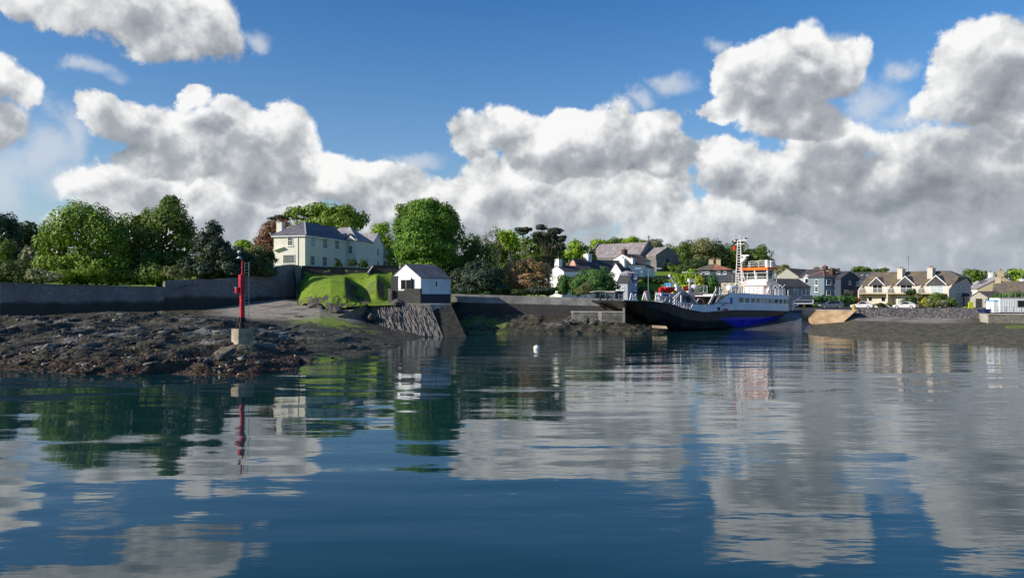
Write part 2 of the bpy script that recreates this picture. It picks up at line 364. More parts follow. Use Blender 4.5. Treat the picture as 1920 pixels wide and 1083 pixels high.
def make_fore():
    nu, nv = 1500, 330
    u = np.linspace(-420, 2340, nu); v = 48 + (154 - 48) * np.linspace(0, 1, nv) ** 1.25
    PXg, Dg = np.meshgrid(u, v); X = (PXg - 960) / F * Dg; Y = Dg
    Z = col_eval(FORE, PXg.ravel(), Dg.ravel()).reshape(Z_ := PXg.shape)
    # smooth the table a little, then strata: ridged bands dipping to the right
    ca, sa = math.cos(R(66)), math.sin(R(66)); a = X * ca + Y * sa; c = -X * sa + Y * ca
    wob = fbm(X * .22, Y * .22, 3, 3) * 3.2
    ridge = 1 - np.abs(2 * vnoise(a * .13, c * .42 + wob * .5, 5) - 1)
    ridge2 = 1 - np.abs(2 * vnoise(a * .35 + 9, c * 1.3 + wob, 8) - 1)
    rough = fbm(X * 1.3, Y * 1.3, 4, 11, .6) - .5
    big = fbm(X * .13, Y * .16, 3, 21) - .5
    # zones: rocks (left headland and middle), shingle beach, mud on the right
    def band(lo, hi, x, s): return np.clip((x - lo) / s + .5, 0, 1) * np.clip((hi - x) / s + .5, 0, 1)
    rock = band(-900, 520, PXg, 160) * np.clip((101 + 5 * big * 2 - Dg) / 9, 0, 1) + .55 * band(450, 745, PXg, 120) * np.clip((95 - Dg) / 8, 0, 1) + .7 * band(845, 1245, PXg, 30)
    rock = np.clip(rock, 0, 1)
    beach = band(400, 690, PXg, 60) * np.clip((Dg - 95 + 12 * big) / 5, 0, 1) * np.clip((Z - 1.9) / .5, 0, 1)
    slip = band(1545, 1800, PXg, 50) * band(112, 150, Dg, 3) * np.clip((Z - 1.42) / .12, 0, 1)
    beach = np.clip(beach + slip, 0, 1)
    above = np.clip((Z + .5) / .6, 0, 1)
    mud = np.clip((PXg - 1460) / 60, 0, 1)
    Z = Z + above * (rock * (.95 * (ridge - .5) * .85 + .42 * (ridge2 - .5) + .27 * rough + .6 * big * np.clip((95 - Dg) / 20, .2, 1)) + (1 - rock) * (1 - beach) * (.22 * rough + .5 * big * np.where(PXg > 1250, .35, 1)) + beach * .03 * rough)
    Z = np.minimum(Z, np.where((PXg > 560) & (PXg < 700) & (Dg < 66), -.02 + .08 * rough, 99))
    algae = band(596, 705, PXg, 26) * band(62.5, 69.5, Dg, 3) + .9 * band(560, 700, PXg, 50) * band(95.5, 101.5, Dg, 3.5) * (fbm(X * .7, Y * .4, 3, 31) > .42) + .8 * band(596, 650, PXg, 30) * band(99, 107, Dg, 3) * (fbm(X * 1.2, Y * .8, 3, 33) > .48) + .45 * band(860, 960, PXg, 40) * (fbm(X * .5, Y * .5, 3, 35) > .55) + .7 * (PXg > 1885) * band(104, 111, Dg, 2)
    red = np.clip((.75 - Z) / .5, 0, 1) * (PXg < 560) * np.clip((66 - Dg) / 5, 0, 1)
    pale = np.clip((ridge - .72) / .2, 0, 1) * rock * (fbm(X * .3 + 4, Y * .3, 3, 41) > .56) * np.clip((Z - .7) / .4, 0, 1)
    cols = np.stack([beach, np.clip(algae, 0, 1), red, pale], -1).reshape(-1, 4)
    cols2 = np.stack([rock, mud, np.zeros_like(mud), np.ones_like(mud)], -1).reshape(-1, 4)
    V = np.stack([X, Y, Z], -1).reshape(-1, 3)
    i = np.arange(nu * nv).reshape(nv, nu); Fq = np.stack([i[:-1, :-1], i[:-1, 1:], i[1:, 1:], i[1:, :-1]], -1).reshape(-1, 4)
    m = bpy.data.materials.new('foreshore_rock_and_weed'); m.use_nodes = True; t = NT(m.node_tree); b = m.node_tree.nodes['Principled BSDF']
    at = t.n('ShaderNodeVertexColor', layer_name='zone'); at2 = t.n('ShaderNodeVertexColor', layer_name='zone2')
    z = t.n('ShaderNodeSeparateColor', {0: at.outputs['Color']}); z2 = t.n('ShaderNodeSeparateColor', {0: at2.outputs['Color']})
    tc = t.n('ShaderNodeTexCoord').outputs['Object']
    n1 = t.noise(tc, 1.1, 7, .68).outputs['Fac']; n2 = t.noise(tc, 5, 5, .65).outputs['Fac']; n3 = t.noise(tc, .28, 4, .6).outputs['Fac']
    vr = t.n('ShaderNodeTexVoronoi', {'Vector': tc, 'Scale': 3.2})
    c = t.mix(t.ramp(n1, .36, .64), (.022, .018, .013), (.105, .088, .058))
    c = t.mix(t.ramp(n3, .4, .65, 0, .55), c, (.060, .060, .028))
    c = t.mix(t.m('MULTIPLY', t.ramp(n2, .6, .74, 0, .5), z2.outputs[0]), c, (.19, .175, .155))
    c = t.mix(t.m('MULTIPLY', z2.outputs[1], .75), c, t.mix(t.ramp(n1, .35, .65), (.070, .060, .034), (.165, .140, .078)))
    c = t.mix(t.m('MULTIPLY', at.outputs['Alpha'], t.ramp(n2, .3, .5)), c, t.mix(n2, (.13, .12, .10), (.27, .25, .21)))
    c = t.mix(t.m('MULTIPLY', z.outputs[2], t.ramp(n1, .4, .6, .05, .5)), c, (.085, .034, .016))
    bc = t.mix(t.ramp(n1, .3, .7), (.20, .175, .145), (.34, .30, .25))
    bc = t.mix(t.ramp(n3, .52, .62, 0, .7), bc, (.10, .09, .07))
    c = t.mix(z.outputs[0], c, bc)
    c = t.mix(t.m('MULTIPLY', z.outputs[1], t.ramp(n2, .3, .55, .35, 1)), c, t.mix(n1, (.10, .17, .012), (.26, .34, .03)))
    t.l.new(c, b.inputs['Base Color'])
    t.l.new(t.m('MULTIPLY_ADD', z.outputs[0], .35, t.ramp(n2, .4, .6, .5, .85)), b.inputs['Roughness'])
    h = t.m('MULTIPLY_ADD', n2, .5, t.m('MULTIPLY_ADD', n1, .6, t.m('MULTIPLY', vr.outputs['Distance'], .35)))
    h = t.m('MULTIPLY', h, t.m('SUBTRACT', 1.0, t.m('MULTIPLY', z.outputs[0], .85)))
    b.inputs['Specular IOR Level'].default_value = .22
    bp = t.n('ShaderNodeBump', {'Height': h, 'Strength': 1.0, 'Distance': .16}); t.l.new(bp.outputs[0], b.inputs['Normal'])
    o = np_mesh('foreshore', V, Fq, m, smooth=False, cols={'zone': cols, 'zone2': cols2})
    tag(o, None, None, kind='structure')
    return X, Y, Z, PXg, rock
FX, FY, FZ, FP, FR = make_fore()
def fore_near(px, D):
    j = int(np.clip((px + 420) / 2760 * 1499, 0, 1499)); i = int(np.clip(((D - 48) / 106) ** .8 * 329, 0, 329)); return float(FZ[i, j])

# ================================================================ LAND
LAND = {
 -700: [(99,6.3),(130,6.6),(200,9),(400,14),(3000,30)],
 0:    [(98,6.4),(130,6.6),(200,9),(400,14),(3000,30)],
 309:  [(108.5,6.2),(130,7),(200,10),(400,15),(3000,30)],
 351:  [(110,7.2),(130,8.5),(200,12),(400,16),(3000,30)],
 511:  [(122,8.8),(135,10.5),(200,12),(400,16),(3000,30)],
 552:  [(124.5,10.6),(135,11),(200,12),(400,16),(3000,30)],
 558:  [(113,3.8),(114,4.6),(122,7.0),(125.5,8.0),(126.5,10.3),(200,12),(400,16),(3000,30)],
 585:  [(111.0,3.6),(111.8,5.2),(114,6.0),(118,7.3),(127,9.4),(128.2,10.3),(134,10.5),(200,12),(400,16),(3000,30)],
 620:  [(109.5,3.4),(110.2,4.7),(112,5.9),(117,7.9),(121,8.5),(127.5,8.9),(128.7,10.3),(134,10.5),(200,12),(400,16),(3000,30)],
 648:  [(110,3.9),(110.9,4.9),(113,6.3),(118,8.1),(122,8.6),(128,8.9),(129.2,10.2),(134,10.5),(200,12),(400,16),(3000,30)],
 664:  [(110.5,4.0),(111.3,4.55),(114,4.9),(119,5.4),(124,7.0),(128,8.9),(129.4,10.2),(134,10.5),(200,12),(400,16),(3000,30)],
 684:  [(111.2,4.2),(112.2,4.55),(115,4.7),(118,5.2),(122,6.9),(125,7.9),(128.7,9.2),(129.8,10.2),(134,10.5),(200,12),(400,16),(3000,30)],
 706:  [(111.5,4.2),(112.5,4.55),(116,4.85),(118.5,6.8),(121.5,8.5),(126,9.1),(129.5,9.4),(130.5,10.3),(200,12),(400,16),(3000,30)],
 722:  [(111.8,4.25),(112.8,4.5),(116,4.7),(119,5.0),(122,6.6),(126,8.4),(130,9.4),(131,10.4),(200,11.5),(400,16),(3000,30)],
 735:  [(112,4.3),(113,4.5),(118,5.0),(124,7.2),(130,9.4),(131.2,10.4),(200,11.5),(400,16),(3000,30)],
 760:  [(117,4.2),(118,4.45),(121,4.8),(127,7),(131,8.4),(140,10),(200,11),(400,16),(3000,30)],
 845:  [(121,4.2),(124,4.5),(131,5.2),(140,6.5),(200,9),(400,16),(3000,30)],
 870:  [(126,4.7),(135,5.0),(160,6),(200,8),(260,12),(400,18),(3000,30)],
 1100: [(125,4.2),(150,4.5),(180,5.5),(215,9),(250,13),(400,22),(3000,35)],
 1168: [(124,4.0),(160,4.2),(178,5),(190,8.8),(230,11.8),(260,13),(400,22),(3000,35)],
 1200: [(137,2.7),(160,3.8),(175,4.6),(177,6.6),(182,8.8),(184,9.6),(240,13),(400,22),(3000,35)],
 1260: [(138,2.7),(160,3.4),(175,4.6),(177,6.6),(184,8.9),(186,9.8),(240,13),(400,22),(3000,35)],
 1350: [(140,2.7),(165,3.2),(200,6),(240,10),(400,20),(3000,35)],
 1450: [(141,2.7),(165,3),(200,4),(400,9),(3000,25)],
 1600: [(139,2.7),(170,3),(200,3.2),(400,6),(3000,20)],
 1840: [(138,3),(170,3.1),(400,5),(3000,20)],
 2400: [(115,3),(170,3.1),(400,5),(3000,20)],
}
def gz(px, D): return float(col_eval(LAND, np.array([float(px)]), np.array([float(D)]))[0])
def make_land():
    ks = sorted(LAND)
    a0 = np.linspace(-700, 2400, 400); a0 = a0[(a0 < 556) | (a0 > 772)]
    us = np.unique(np.concatenate([a0] + [np.array([k], float) for k in ks if k < 559 or k > 772] + [np.linspace(559, 772, 214)]))
    D0 = np.interp(us, ks, [LAND[k][0][0] for k in ks])
    s = np.concatenate([np.linspace(0, 24, 110), np.linspace(24.5, 120, 60), np.geomspace(125, 2900, 30)])
    U, Sg = np.meshgrid(us, s); Dg = D0[None, :] + Sg
    Z = col_eval(LAND, U.ravel(), Dg.ravel()).reshape(U.shape)
    X = (U - 960) / F * Dg
    K = np.hanning(13)[1:-1]; K = K / K.sum()
    for j in range(Z.shape[0]):
        mk = (us > 566) & (us < 765); zz = np.convolve(np.pad(Z[j], 5, 'edge'), K, 'valid'); Z[j] = np.where(mk, zz, Z[j])
    Z += (fbm(X * .35, Dg * .35, 4, 51) - .5) * np.where(Sg < .3, 0, np.where(U < 1180, .22, .05)) * np.clip(Sg / 2, 0, 1)
    Z += (fbm(X * 1.6, Dg * 1.6, 3, 55) - .5) * .6 * ((Sg < 2.0) & (U > 556) & (U < 680)) * (Sg > .2)
    i = np.arange(U.size).reshape(U.shape); Fq = np.stack([i[:-1, :-1], i[:-1, 1:], i[1:, 1:], i[1:, :-1]], -1).reshape(-1, 4)
    m = bpy.data.materials.new('grass'); m.use_nodes = True; t = NT(m.node_tree); b = m.node_tree.nodes['Principled BSDF']
    tc = t.n('ShaderNodeTexCoord').outputs['Object']; g = t.n('ShaderNodeNewGeometry')
    n = t.noise(tc, .8, 6, .6).outputs['Fac']; n2 = t.noise(tc, 7, 4, .6).outputs['Fac']
    c = t.mix(t.ramp(n, .3, .7), (.15, .24, .022), (.24, .34, .035))
    c = t.mix(t.ramp(n2, .35, .7, .5, 0), c, (.09, .15, .02))
    nz = t.n('ShaderNodeSeparateXYZ', {0: g.outputs['True Normal']}).outputs[2]
    rockc = t.mix(t.ramp(n2, .35, .65), (.035, .03, .024), (.13, .12, .10))
    c = t.mix(t.ramp(nz, .60, .74, 1, 0), c, rockc)
    t.l.new(c, b.inputs['Base Color']); b.inputs['Roughness'].default_value = .85; b.inputs['Specular IOR Level'].default_value = .15
    bp = t.n('ShaderNodeBump', {'Height': n2, 'Strength': 1.0, 'Distance': .12}); t.l.new(bp.outputs[0], b.inputs['Normal'])
    o = np_mesh('land', np.stack([X, Dg, Z], -1).reshape(-1, 3), Fq, m, smooth=True); tag(o, None, None, kind='structure')
make_land()

# ================================================================ MATERIALS
M = {}
M['cream'] = mat('cream_render', (.78,.745,.63), .85, .06, .6, .01)
M['white'] = mat('white_render', (.78,.78,.76), .8, .06, .5, .01)
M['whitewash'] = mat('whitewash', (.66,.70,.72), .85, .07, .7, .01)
M['pink'] = mat('pink_render', (.62,.36,.27), .85, .07)
M['peach'] = mat('pale_peach_render', (.62,.53,.44), .85, .07, .5)
M['purple'] = mat('violet_render', (.20,.22,.40), .85, .06)
M['palegrey'] = mat('pale_grey_render', (.42,.44,.47), .85, .07)
M['greyblue'] = mat('grey_blue_render', (.17,.22,.26), .85, .08)
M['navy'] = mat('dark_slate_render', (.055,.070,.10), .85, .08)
M['beige'] = mat('beige_render', (.38,.37,.31), .85, .08)
M['sand'] = mat('sandstone_render', (.48,.40,.26), .85, .08)
M['black'] = mat('black_paint', (.012,.014,.018), .5, .1)
M['plinth'] = mat('dark_blue_plinth', (.030,.038,.055), .7, .15)
M['paint'] = mat('white_gloss_paint', (.80,.80,.79), .35, .03)
M['glass'] = mat('window_glass', (.014,.017,.022), .14, .2, .8, spec=.3)
M['blind'] = mat('window_blind', (.30,.36,.42), .4, .1)
M['curtain'] = mat('pale_curtain', (.34,.42,.42), .5, .2, 2)
M['slate'] = slate('purple_slate', (.105,.10,.115), (.17,.16,.175))
M['slate_dark'] = slate('dark_slate', (.045,.043,.048), (.085,.08,.088), (.10,.10,.09))
M['slate_grey'] = slate('pale_grey_slate', (.24,.22,.225), (.33,.31,.31))
M['tile_brown'] = slate('brown_roof_tile', (.10,.085,.072), (.17,.145,.12), (.26,.17,.06))
M['tile_red'] = slate('red_roof_tile', (.24,.10,.065), (.34,.16,.11))
M['church'] = slate('church_slate', (.20,.17,.17), (.30,.26,.255))
M['lead'] = mat('pale_ridge_capping', (.55,.54,.52), .6)
M['ridge_red'] = mat('terracotta_ridge', (.36,.13,.08), .8)
M['brick'] = stone('chimney_brick', (.26,.10,.06), (.18,.07,.05), (.2,.17,.14), 5, (1,1,2))
M['stone_church'] = stone('church_stone', (.32,.30,.285), (.22,.21,.205), (.24,.22,.2), 1.6)
M['stone_wall'] = stone('grey_rubble_stone', (.34,.32,.31), (.18,.17,.17), (.38,.36,.35), 2.3, (1,1,1.7))
M['stone_tide'] = stone('tide_marked_sea_wall_stone', (.34,.32,.31), (.18,.17,.17), (.38,.36,.35), 2.3, (1,1,1.7), tide=2.6)
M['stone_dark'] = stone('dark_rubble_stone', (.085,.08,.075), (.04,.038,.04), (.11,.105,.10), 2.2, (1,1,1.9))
M['pier_stone'] = stone('vertical_pier_stone', (.33,.305,.28), (.17,.16,.15), (.035,.03,.028), 1.5, (3.0,3.0,.75), bump=.28)
M['stone_pale'] = stone('pale_harbour_stone', (.27,.25,.20), (.17,.165,.14), (.30,.28,.24), 1.4)
M['revet'] = stone('revetment_stone', (.32,.29,.265), (.13,.12,.11), (.04,.036,.032), 1.9, (1,1,1.5), bump=.25)
M['concrete'] = mat('weathered_concrete', (.20,.195,.18), .9, .3, .8, .03, col2=(.07,.068,.06))
M['conc_band'] = mat('harbour_wall_concrete', (.26,.25,.235), .9, .25, .5, .03, col2=(.15,.145,.135))
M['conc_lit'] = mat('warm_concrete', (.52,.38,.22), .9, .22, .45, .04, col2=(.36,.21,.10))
M['conc_pale'] = mat('pale_concrete_slab', (.42,.38,.32), .9, .2, .8, .02)
M['asphalt'] = mat('asphalt', (.055,.055,.058), .9, .2, .6, .01)
M['paving'] = mat('pale_quay_paving', (.24,.22,.19), .9, .2, .6, .01)
M['slipcon'] = mat('wet_slipway_concrete', (.075,.075,.08), .55, .3, .5, .02)
M['kerb'] = mat('kerb_stone', (.3,.29,.27), .9)
M['dark'] = mat('dark_opening', (.012,.012,.014), .6)
M['bark'] = mat('bark', (.075,.060,.045), .95, .3, 3, .05)
M['bark_grey'] = mat('grey_bark', (.11,.10,.09), .95, .3, 3, .05)
M['steel'] = mat('galvanised_steel', (.40,.42,.43), .45, .1, 3, metal=.6)
M['steel_dark'] = mat('dark_rusted_steel', (.045,.032,.026), .8, .4, 3)
M['red'] = mat('beacon_red_paint', (.52,.012,.030), .38, .22, 1.2, .004)
M['wood'] = mat('weathered_wood', (.13,.11,.09), .9, .3)
M['yellow'] = mat('yellow_paint', (.62,.42,.03), .5, .15)
M['hivis'] = mat('bright_yellow_plastic', (.62,.62,.02), .5)
M['blue_skip'] = mat('dark_blue_paint', (.02,.035,.13), .5)
M['sign_blue'] = mat('bright_blue_sign', (.05,.36,.72), .4)
M['tyre'] = mat('tyre_rubber', (.015,.015,.016), .85)
L_ = dict(
 lime=leafmat('lime_foliage', (0.101,0.186,0.024), (0.280,0.402,0.044)), chestnut=leafmat('chestnut_foliage', (0.077,0.172,0.024), (0.191,0.343,0.037)),
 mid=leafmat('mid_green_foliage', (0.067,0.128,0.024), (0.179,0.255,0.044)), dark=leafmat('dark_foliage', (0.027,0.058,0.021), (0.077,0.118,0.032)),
 conifer=leafmat('blue_green_conifer', (0.023,0.047,0.029), (0.063,0.094,0.052), .1), pine=leafmat('pine_needles', (0.032,0.047,0.029), (0.077,0.083,0.048), .1),
 copper=leafmat('copper_foliage', (0.168,0.068,0.051), (0.337,0.147,0.091)), golden=leafmat('bronze_young_foliage', (0.269,0.167,0.081), (0.538,0.343,0.171)),
 yellow=leafmat('yellow_green_foliage', (0.269,0.295,0.024), (0.627,0.588,0.051)), olive=leafmat('olive_foliage', (0.123,0.138,0.051), (0.292,0.295,0.110)),
 hedge=leafmat('cypress_hedge_foliage', (0.041,0.108,0.029), (0.101,0.216,0.048), .15), sage=leafmat('sage_foliage', (0.179,0.196,0.121), (0.403,0.392,0.241)),
 spring=leafmat('spring_green_foliage', (0.168,0.295,0.024), (0.381,0.549,0.044)), rust=leafmat('rust_foliage', (0.292,0.088,0.040), (0.538,0.177,0.081)))

# ================================================================ TREES
def crown_geo(lobes, leaf, cover, seed, core=.74, sub=None, droop=0.0):
    """thousands of leaf sprays on clumps spread over each lobe, with gaps between the clumps"""
    r = np.random.default_rng(seed); VV = []; k = 0
    def quads(c, nrm, size, asp=.62):
        n = len(c); nrm = nrm / (np.linalg.norm(nrm, axis=1, keepdims=True) + 1e-9)
        t = r.normal(size=(n, 3)); t -= (t * nrm).sum(1, keepdims=True) * nrm; t /= np.linalg.norm(t, axis=1, keepdims=True) + 1e-9
        b = np.cross(nrm, t); s = (size * r.uniform(.6, 1.35, n))[:, None]
        bend = nrm * s * r.uniform(-.25, .25, (n, 1))
        return np.stack([c - t * s, c - b * s * asp + bend, c + t * s, c + b * s * asp + bend], 1)
    for (c, rad) in lobes:
        c = np.array(c, float); rad = np.array(rad, float); mr = rad.mean()
        ns = sub or int(np.clip(9 + mr * 5.0, 12, 46))
        d = r.normal(size=(ns, 3)); d /= np.linalg.norm(d, axis=1, keepdims=True); d[:, 2] = np.where(d[:, 2] < -.45, -d[:, 2] * .6, d[:, 2])
        cc = c + d * rad * r.uniform(.62, .90, (ns, 1)); cr = rad * r.uniform(.24, .42, (ns, 1))
        cc[:, 2] -= droop * np.abs(d[:, 0]) * rad[2]
        area = 4 * np.pi * (cr.mean(1) ** 2); nl = (cover * area / (leaf * leaf * .8)).astype(int) + 4
        for i in range(ns):
            q = r.normal(size=(nl[i], 3)); q /= np.linalg.norm(q, axis=1, keepdims=True)
            keep = q @ d[i] > -.45; q = q[keep]
            p = cc[i] + q * cr[i] * r.uniform(.72, 1.10, (len(q), 1))
            VV.append(quads(p, q + .55 * d[i] + r.normal(size=q.shape) * .42 + np.array([0, 0, .15]), leaf * .62))
        # inner leaves, larger and sparse: the shaded inside of the crown
        ni = int(cover * 4 * np.pi * mr * mr * .5 / (leaf * leaf * 2.2)); q = r.normal(size=(ni, 3)); q /= np.linalg.norm(q, axis=1, keepdims=True)
        VV.append(quads(c + q * rad * core * r.uniform(.55, 1.0, (ni, 1)), q + r.normal(size=q.shape) * .5, leaf * 1.3, .8))
    V = np.concatenate(VV).reshape(-1, 3); return V, np.arange(len(V)).reshape(-1, 4)

def tree(name, label, cat, D, lobes, lm, group=None, base=None, gzv=None, leaf=.30, cover=.9, seed=None, trunk_r=.35, bark='bark', core=.74, sub=None, limbs=True, droop=0.0, trunk=True):
    seed = seed if seed is not None else int(lobes[0][0] * 7 + lobes[0][1])
    L = []
    for l in lobes:
        dd = D + (l[4] if len(l) > 4 else 0); c = P(l[0], l[1], dd); L.append((c, (l[2] / F * dd, .9 * l[2] / F * dd if l[2] < 60 else .75 * l[2] / F * dd, l[3] / F * dd)))
    bx = base if base is not None else sum(l[0] for l in lobes) / len(lobes)
    z0 = gzv if gzv is not None else gz(bx, D)
    root = thing(name, label, cat, (PX(bx, D), D, z0), 0, group)
    loc = np.array(root.location)
    V, Q = crown_geo(L, leaf, cover, seed, core, sub, droop)
    cmin = z0 + .15
    V[:, 2] = np.maximum(V[:, 2], cmin)
    np_mesh('crown', V - loc, Q, L_[lm], root)
    if trunk:
        rr = random.Random(seed); b = MB(); cz = sum(l[0].z for l in L) / len(L); H = max(cz - z0, 1.0)
        p0 = Vector((0, 0, -.4)); pts = [p0]
        for i in range(1, 5): pts.append(Vector((rr.uniform(-.03, .03) * H, rr.uniform(-.03, .03) * H, H * i / 4 * .8)))
        for i in range(4): b.tube(pts[i], pts[i + 1], trunk_r * (1.25 if i == 0 else 1 - .17 * i), trunk_r * (1 - .17 * (i + 1)), 8, cap=False)
        if limbs:
            for l in L:
                for j in range(3):
                    e = l[0] - Vector(loc) + Vector([rr.uniform(-.6, .6) * l[1][k] for k in range(3)])
                    st = pts[rr.choice([2, 3, 4])]; midp = st.lerp(e, .5) + Vector((0, 0, -.06 * H))
                    b.tube(st, midp, trunk_r * .42, trunk_r * .28, 6, cap=False); b.tube(midp, e, trunk_r * .28, trunk_r * .08, 6, cap=False)
        b.build('trunk', M[bark], root, smooth=True)
    return root

def branch_tree(name, label, cat, D, bx, top_py, spread_px, lm, group=None, leaves=600, seed=1, trunk_r=.22, leaf=.22, bark='bark_grey', lean=0.0, z0=None):
    """open tree: recursive branches with thin leaf sprays at the tips"""
    z0 = gz(bx, D) if z0 is None else z0; root = thing(name, label, cat, (PX(bx, D), D, z0), 0, group)
    H = Zat(top_py, D) - z0; rr = random.Random(seed); b = MB(); tips = []; spread = spread_px / F * D
    def grow(p, d, L, r, lev):
        q = p + d * L; b.tube(p, q, r, r * .66, 6 if lev < 2 else 4, cap=False)
        if lev >= 3: tips.append(q); tips.append(p.lerp(q, .5))
        if lev == 5: return
        for k in range(3 if lev < 2 else rr.choice([2, 2, 3])):
            dd = (d + Vector((rr.uniform(-1, 1) * spread / H * 1.5, rr.uniform(-1, 1) * spread / H * 1.2, rr.uniform(-.15, .5)))).normalized()
            grow(q, dd, L * rr.uniform(.58, .80), r * .62, lev + 1)
    grow(Vector((0, 0, -.3)), Vector((lean, 0, 1)).normalized(), H * .30, trunk_r, 0)
    zs = max(t.z for t in tips); f = (H) / zs
    b.v = [Vector((v.x, v.y, v.z * f)) for v in b.v]; tips = [Vector((t.x, t.y, t.z * f)) for t in tips]
    b.build('trunk', M[bark], root)
    r = np.random.default_rng(seed); T = np.array([tuple(t) for t in tips]); c = T[r.integers(0, len(T), leaves)] + r.normal(size=(leaves, 3)) * .38
    n = r.normal(size=(leaves, 3)); n /= np.linalg.norm(n, axis=1, keepdims=True); t = np.cross(n, r.normal(size=(leaves, 3))); t /= np.linalg.norm(t, axis=1, keepdims=True); bb = np.cross(n, t)
    s = leaf * r.uniform(.5, 1.2, (leaves, 1)); V = np.stack([c - t * s, c - bb * s * .6, c + t * s, c + bb * s * .6], 1).reshape(-1, 3)
    np_mesh('crown', V, np.arange(len(V)).reshape(-1, 4), L_[lm], root)
    return root

# ================================================================ BUILDINGS
class House:
    def __init__(s, name, label, cat, A, B, depth, base, eave, ridge, roof='x', wall='white', roofm='slate', over=.3, inset=None, group=None, z_abs=True, roof_t=.14, hips='both'):
        """A, B: (photo column, distance) of the front wall's two ends; base, eave, ridge: heights in metres"""
        a = Vector((PX(*A), A[1], 0)); b = Vector((PX(*B), B[1], 0)); d = b - a
        s.w = d.length; s.d = depth; s.h = eave - base; s.r = ridge - base
        s.root = thing(name, label, cat, (a.x, a.y, base), math.atan2(d.y, d.x), group)
        w_, h, r, o = s.w, s.h, s.r, over; f = -1.0 if base < 100 else 0
        mb = MB()
        if roof == 'x':
            mb.prism([(0,0,f),(0,0,h),(0,depth/2,r),(0,depth,h),(0,depth,f)], (w_,0,0))
        elif roof == 'y':
            mb.prism([(0,0,f),(w_,0,f),(w_,0,h),(w_/2,0,r),(0,0,h)], (0,depth,0))
        else: mb.box(0, w_, 0, depth, f, h)
        s.wall = mb.build('wall', M[wall], s.root)
        rb = MB(); t = roof_t; e = .004
        if roof == 'x':
            sl = (r - h) / (depth / 2); lo = h - o * sl
            rb.prism([(-o*.6,-o,lo+e),(-o*.6,depth/2,r+e),(-o*.6,depth+o,lo+e),(-o*.6,depth+o,lo+t),(-o*.6,depth/2,r+t),(-o*.6,-o,lo+t)], (w_+1.2*o,0,0))
        elif roof == 'y':
            sl = (r - h) / (w_ / 2); lo = h - o * sl
            rb.prism([(-o,-o*.6,lo+e),(w_/2,-o*.6,r+e),(w_+o,-o*.6,lo+e),(w_+o,-o*.6,lo+t),(w_/2,-o*.6,r+t),(-o,-o*.6,lo+t)], (0,depth+1.2*o,0))
        elif roof == 'hip':
            i = inset if inset is not None else depth / 2
            xl, xr = i, (w_ - i if hips == 'both' else w_ + o)
            rb.add([(-o,-o,h),(w_+o,-o,h),(w_+o,depth+o,h),(-o,depth+o,h),(-o,-o,h+t*.6),(w_+o,-o,h+t*.6),(w_+o,depth+o,h+t*.6),(-o,depth+o,h+t*.6),(xl,depth/2,r),(xr,depth/2,r)],
                [(0,3,2,1),(0,1,5,4),(1,2,6,5),(2,3,7,6),(3,0,4,7),(4,5,9,8),(5,6,9),(6,7,8,9),(7,4,8)])
            s.hip = (xl, xr)
        elif roof == 'jerkin':     # ridge along x, right end half-hipped
            sl = (r - h) / (depth / 2); lo = h - o * sl; q = (r - h) * .5; yq = depth / 2 * .5
            rb.add([(-o*.6,-o,lo),(-o*.6,depth/2,r+t),(-o*.6,depth+o,lo),(w_+o*.6,-o,lo),(w_+o*.6,yq*1.0,h+q),(w_+o*.6,depth-yq,h+q),(w_+o*.6,depth+o,lo),(w_-2.2,depth/2,r+t)],
                [(0,3,4,7,1),(1,7,5,6,2),(4,5,7),(0,1,2),(0,2,6,5,4,3)])
            gb = MB(); gb.prism([(0,0,h-.01),(0,yq,h+q-.12),(0,depth-yq,h+q-.12),(0,depth,h-.01)], (w_,0,0)); gb.build('gable_wall', M[wall], s.root)
        s.roof = rb.build('roof', M[roofm], s.root)
    def fp(s, face, a, o, z):
        return {'f': (a, -o, z), 'l': (-o, a, z), 'r': (s.w + o, a, z)}[face]
    def slab(s, mb, face, a0, a1, o0, o1, z0, z1):
        vs = [s.fp(face, a, o, z) for z in (z0, z1) for a, o in ((a0,o0),(a1,o0),(a1,o1),(a0,o1))]
        return mb.add(vs, [(0,3,2,1),(4,5,6,7),(0,1,5,4),(1,2,6,5),(2,3,7,6),(3,0,4,7)])
    def win(s, face, a, z, w_=.95, h=1.5, nx=2, nz=2, frame='paint', pane='glass', sill=True, fr=.09, o=0.0, name='window'):
        """frame with glazing bars; the pane and the sill are its own pieces"""
        a0, a1, z0, z1 = a - w_ / 2, a + w_ / 2, z, z + h; m = MB(); sb = s.slab
        sb(m, face, a0, a1, o, o + .07, z1 - fr, z1); sb(m, face, a0, a1, o, o + .07, z0, z0 + fr)
        sb(m, face, a0, a0 + fr, o, o + .07, z0 + fr, z1 - fr); sb(m, face, a1 - fr, a1, o, o + .07, z0 + fr, z1 - fr)
        for i in range(1, nx):
            q = a0 + w_ * i / nx; sb(m, face, q - .022, q + .022, o, o + .05, z0 + fr, z1 - fr)
        for i in range(1, nz):
            q = z0 + h * i / nz; k = .04 if (nz % 2 == 0 and i == nz // 2) else .02; sb(m, face, a0 + fr, a1 - fr, o, o + .053, q - k, q + k)
        wn = m.build(name, M[frame], s.root)
        p = MB(); sb(p, face, a0 + fr * .9, a1 - fr * .9, o, o + .025, z0 + fr * .9, z1 - fr * .9); p.build('pane', M[pane], wn)
        if sill: q = MB(); sb(q, face, a0 - .1, a1 + .1, o, o + .16, z0 - .12, z0 - .003); q.build('sill', M['paint'], wn)
        return wn
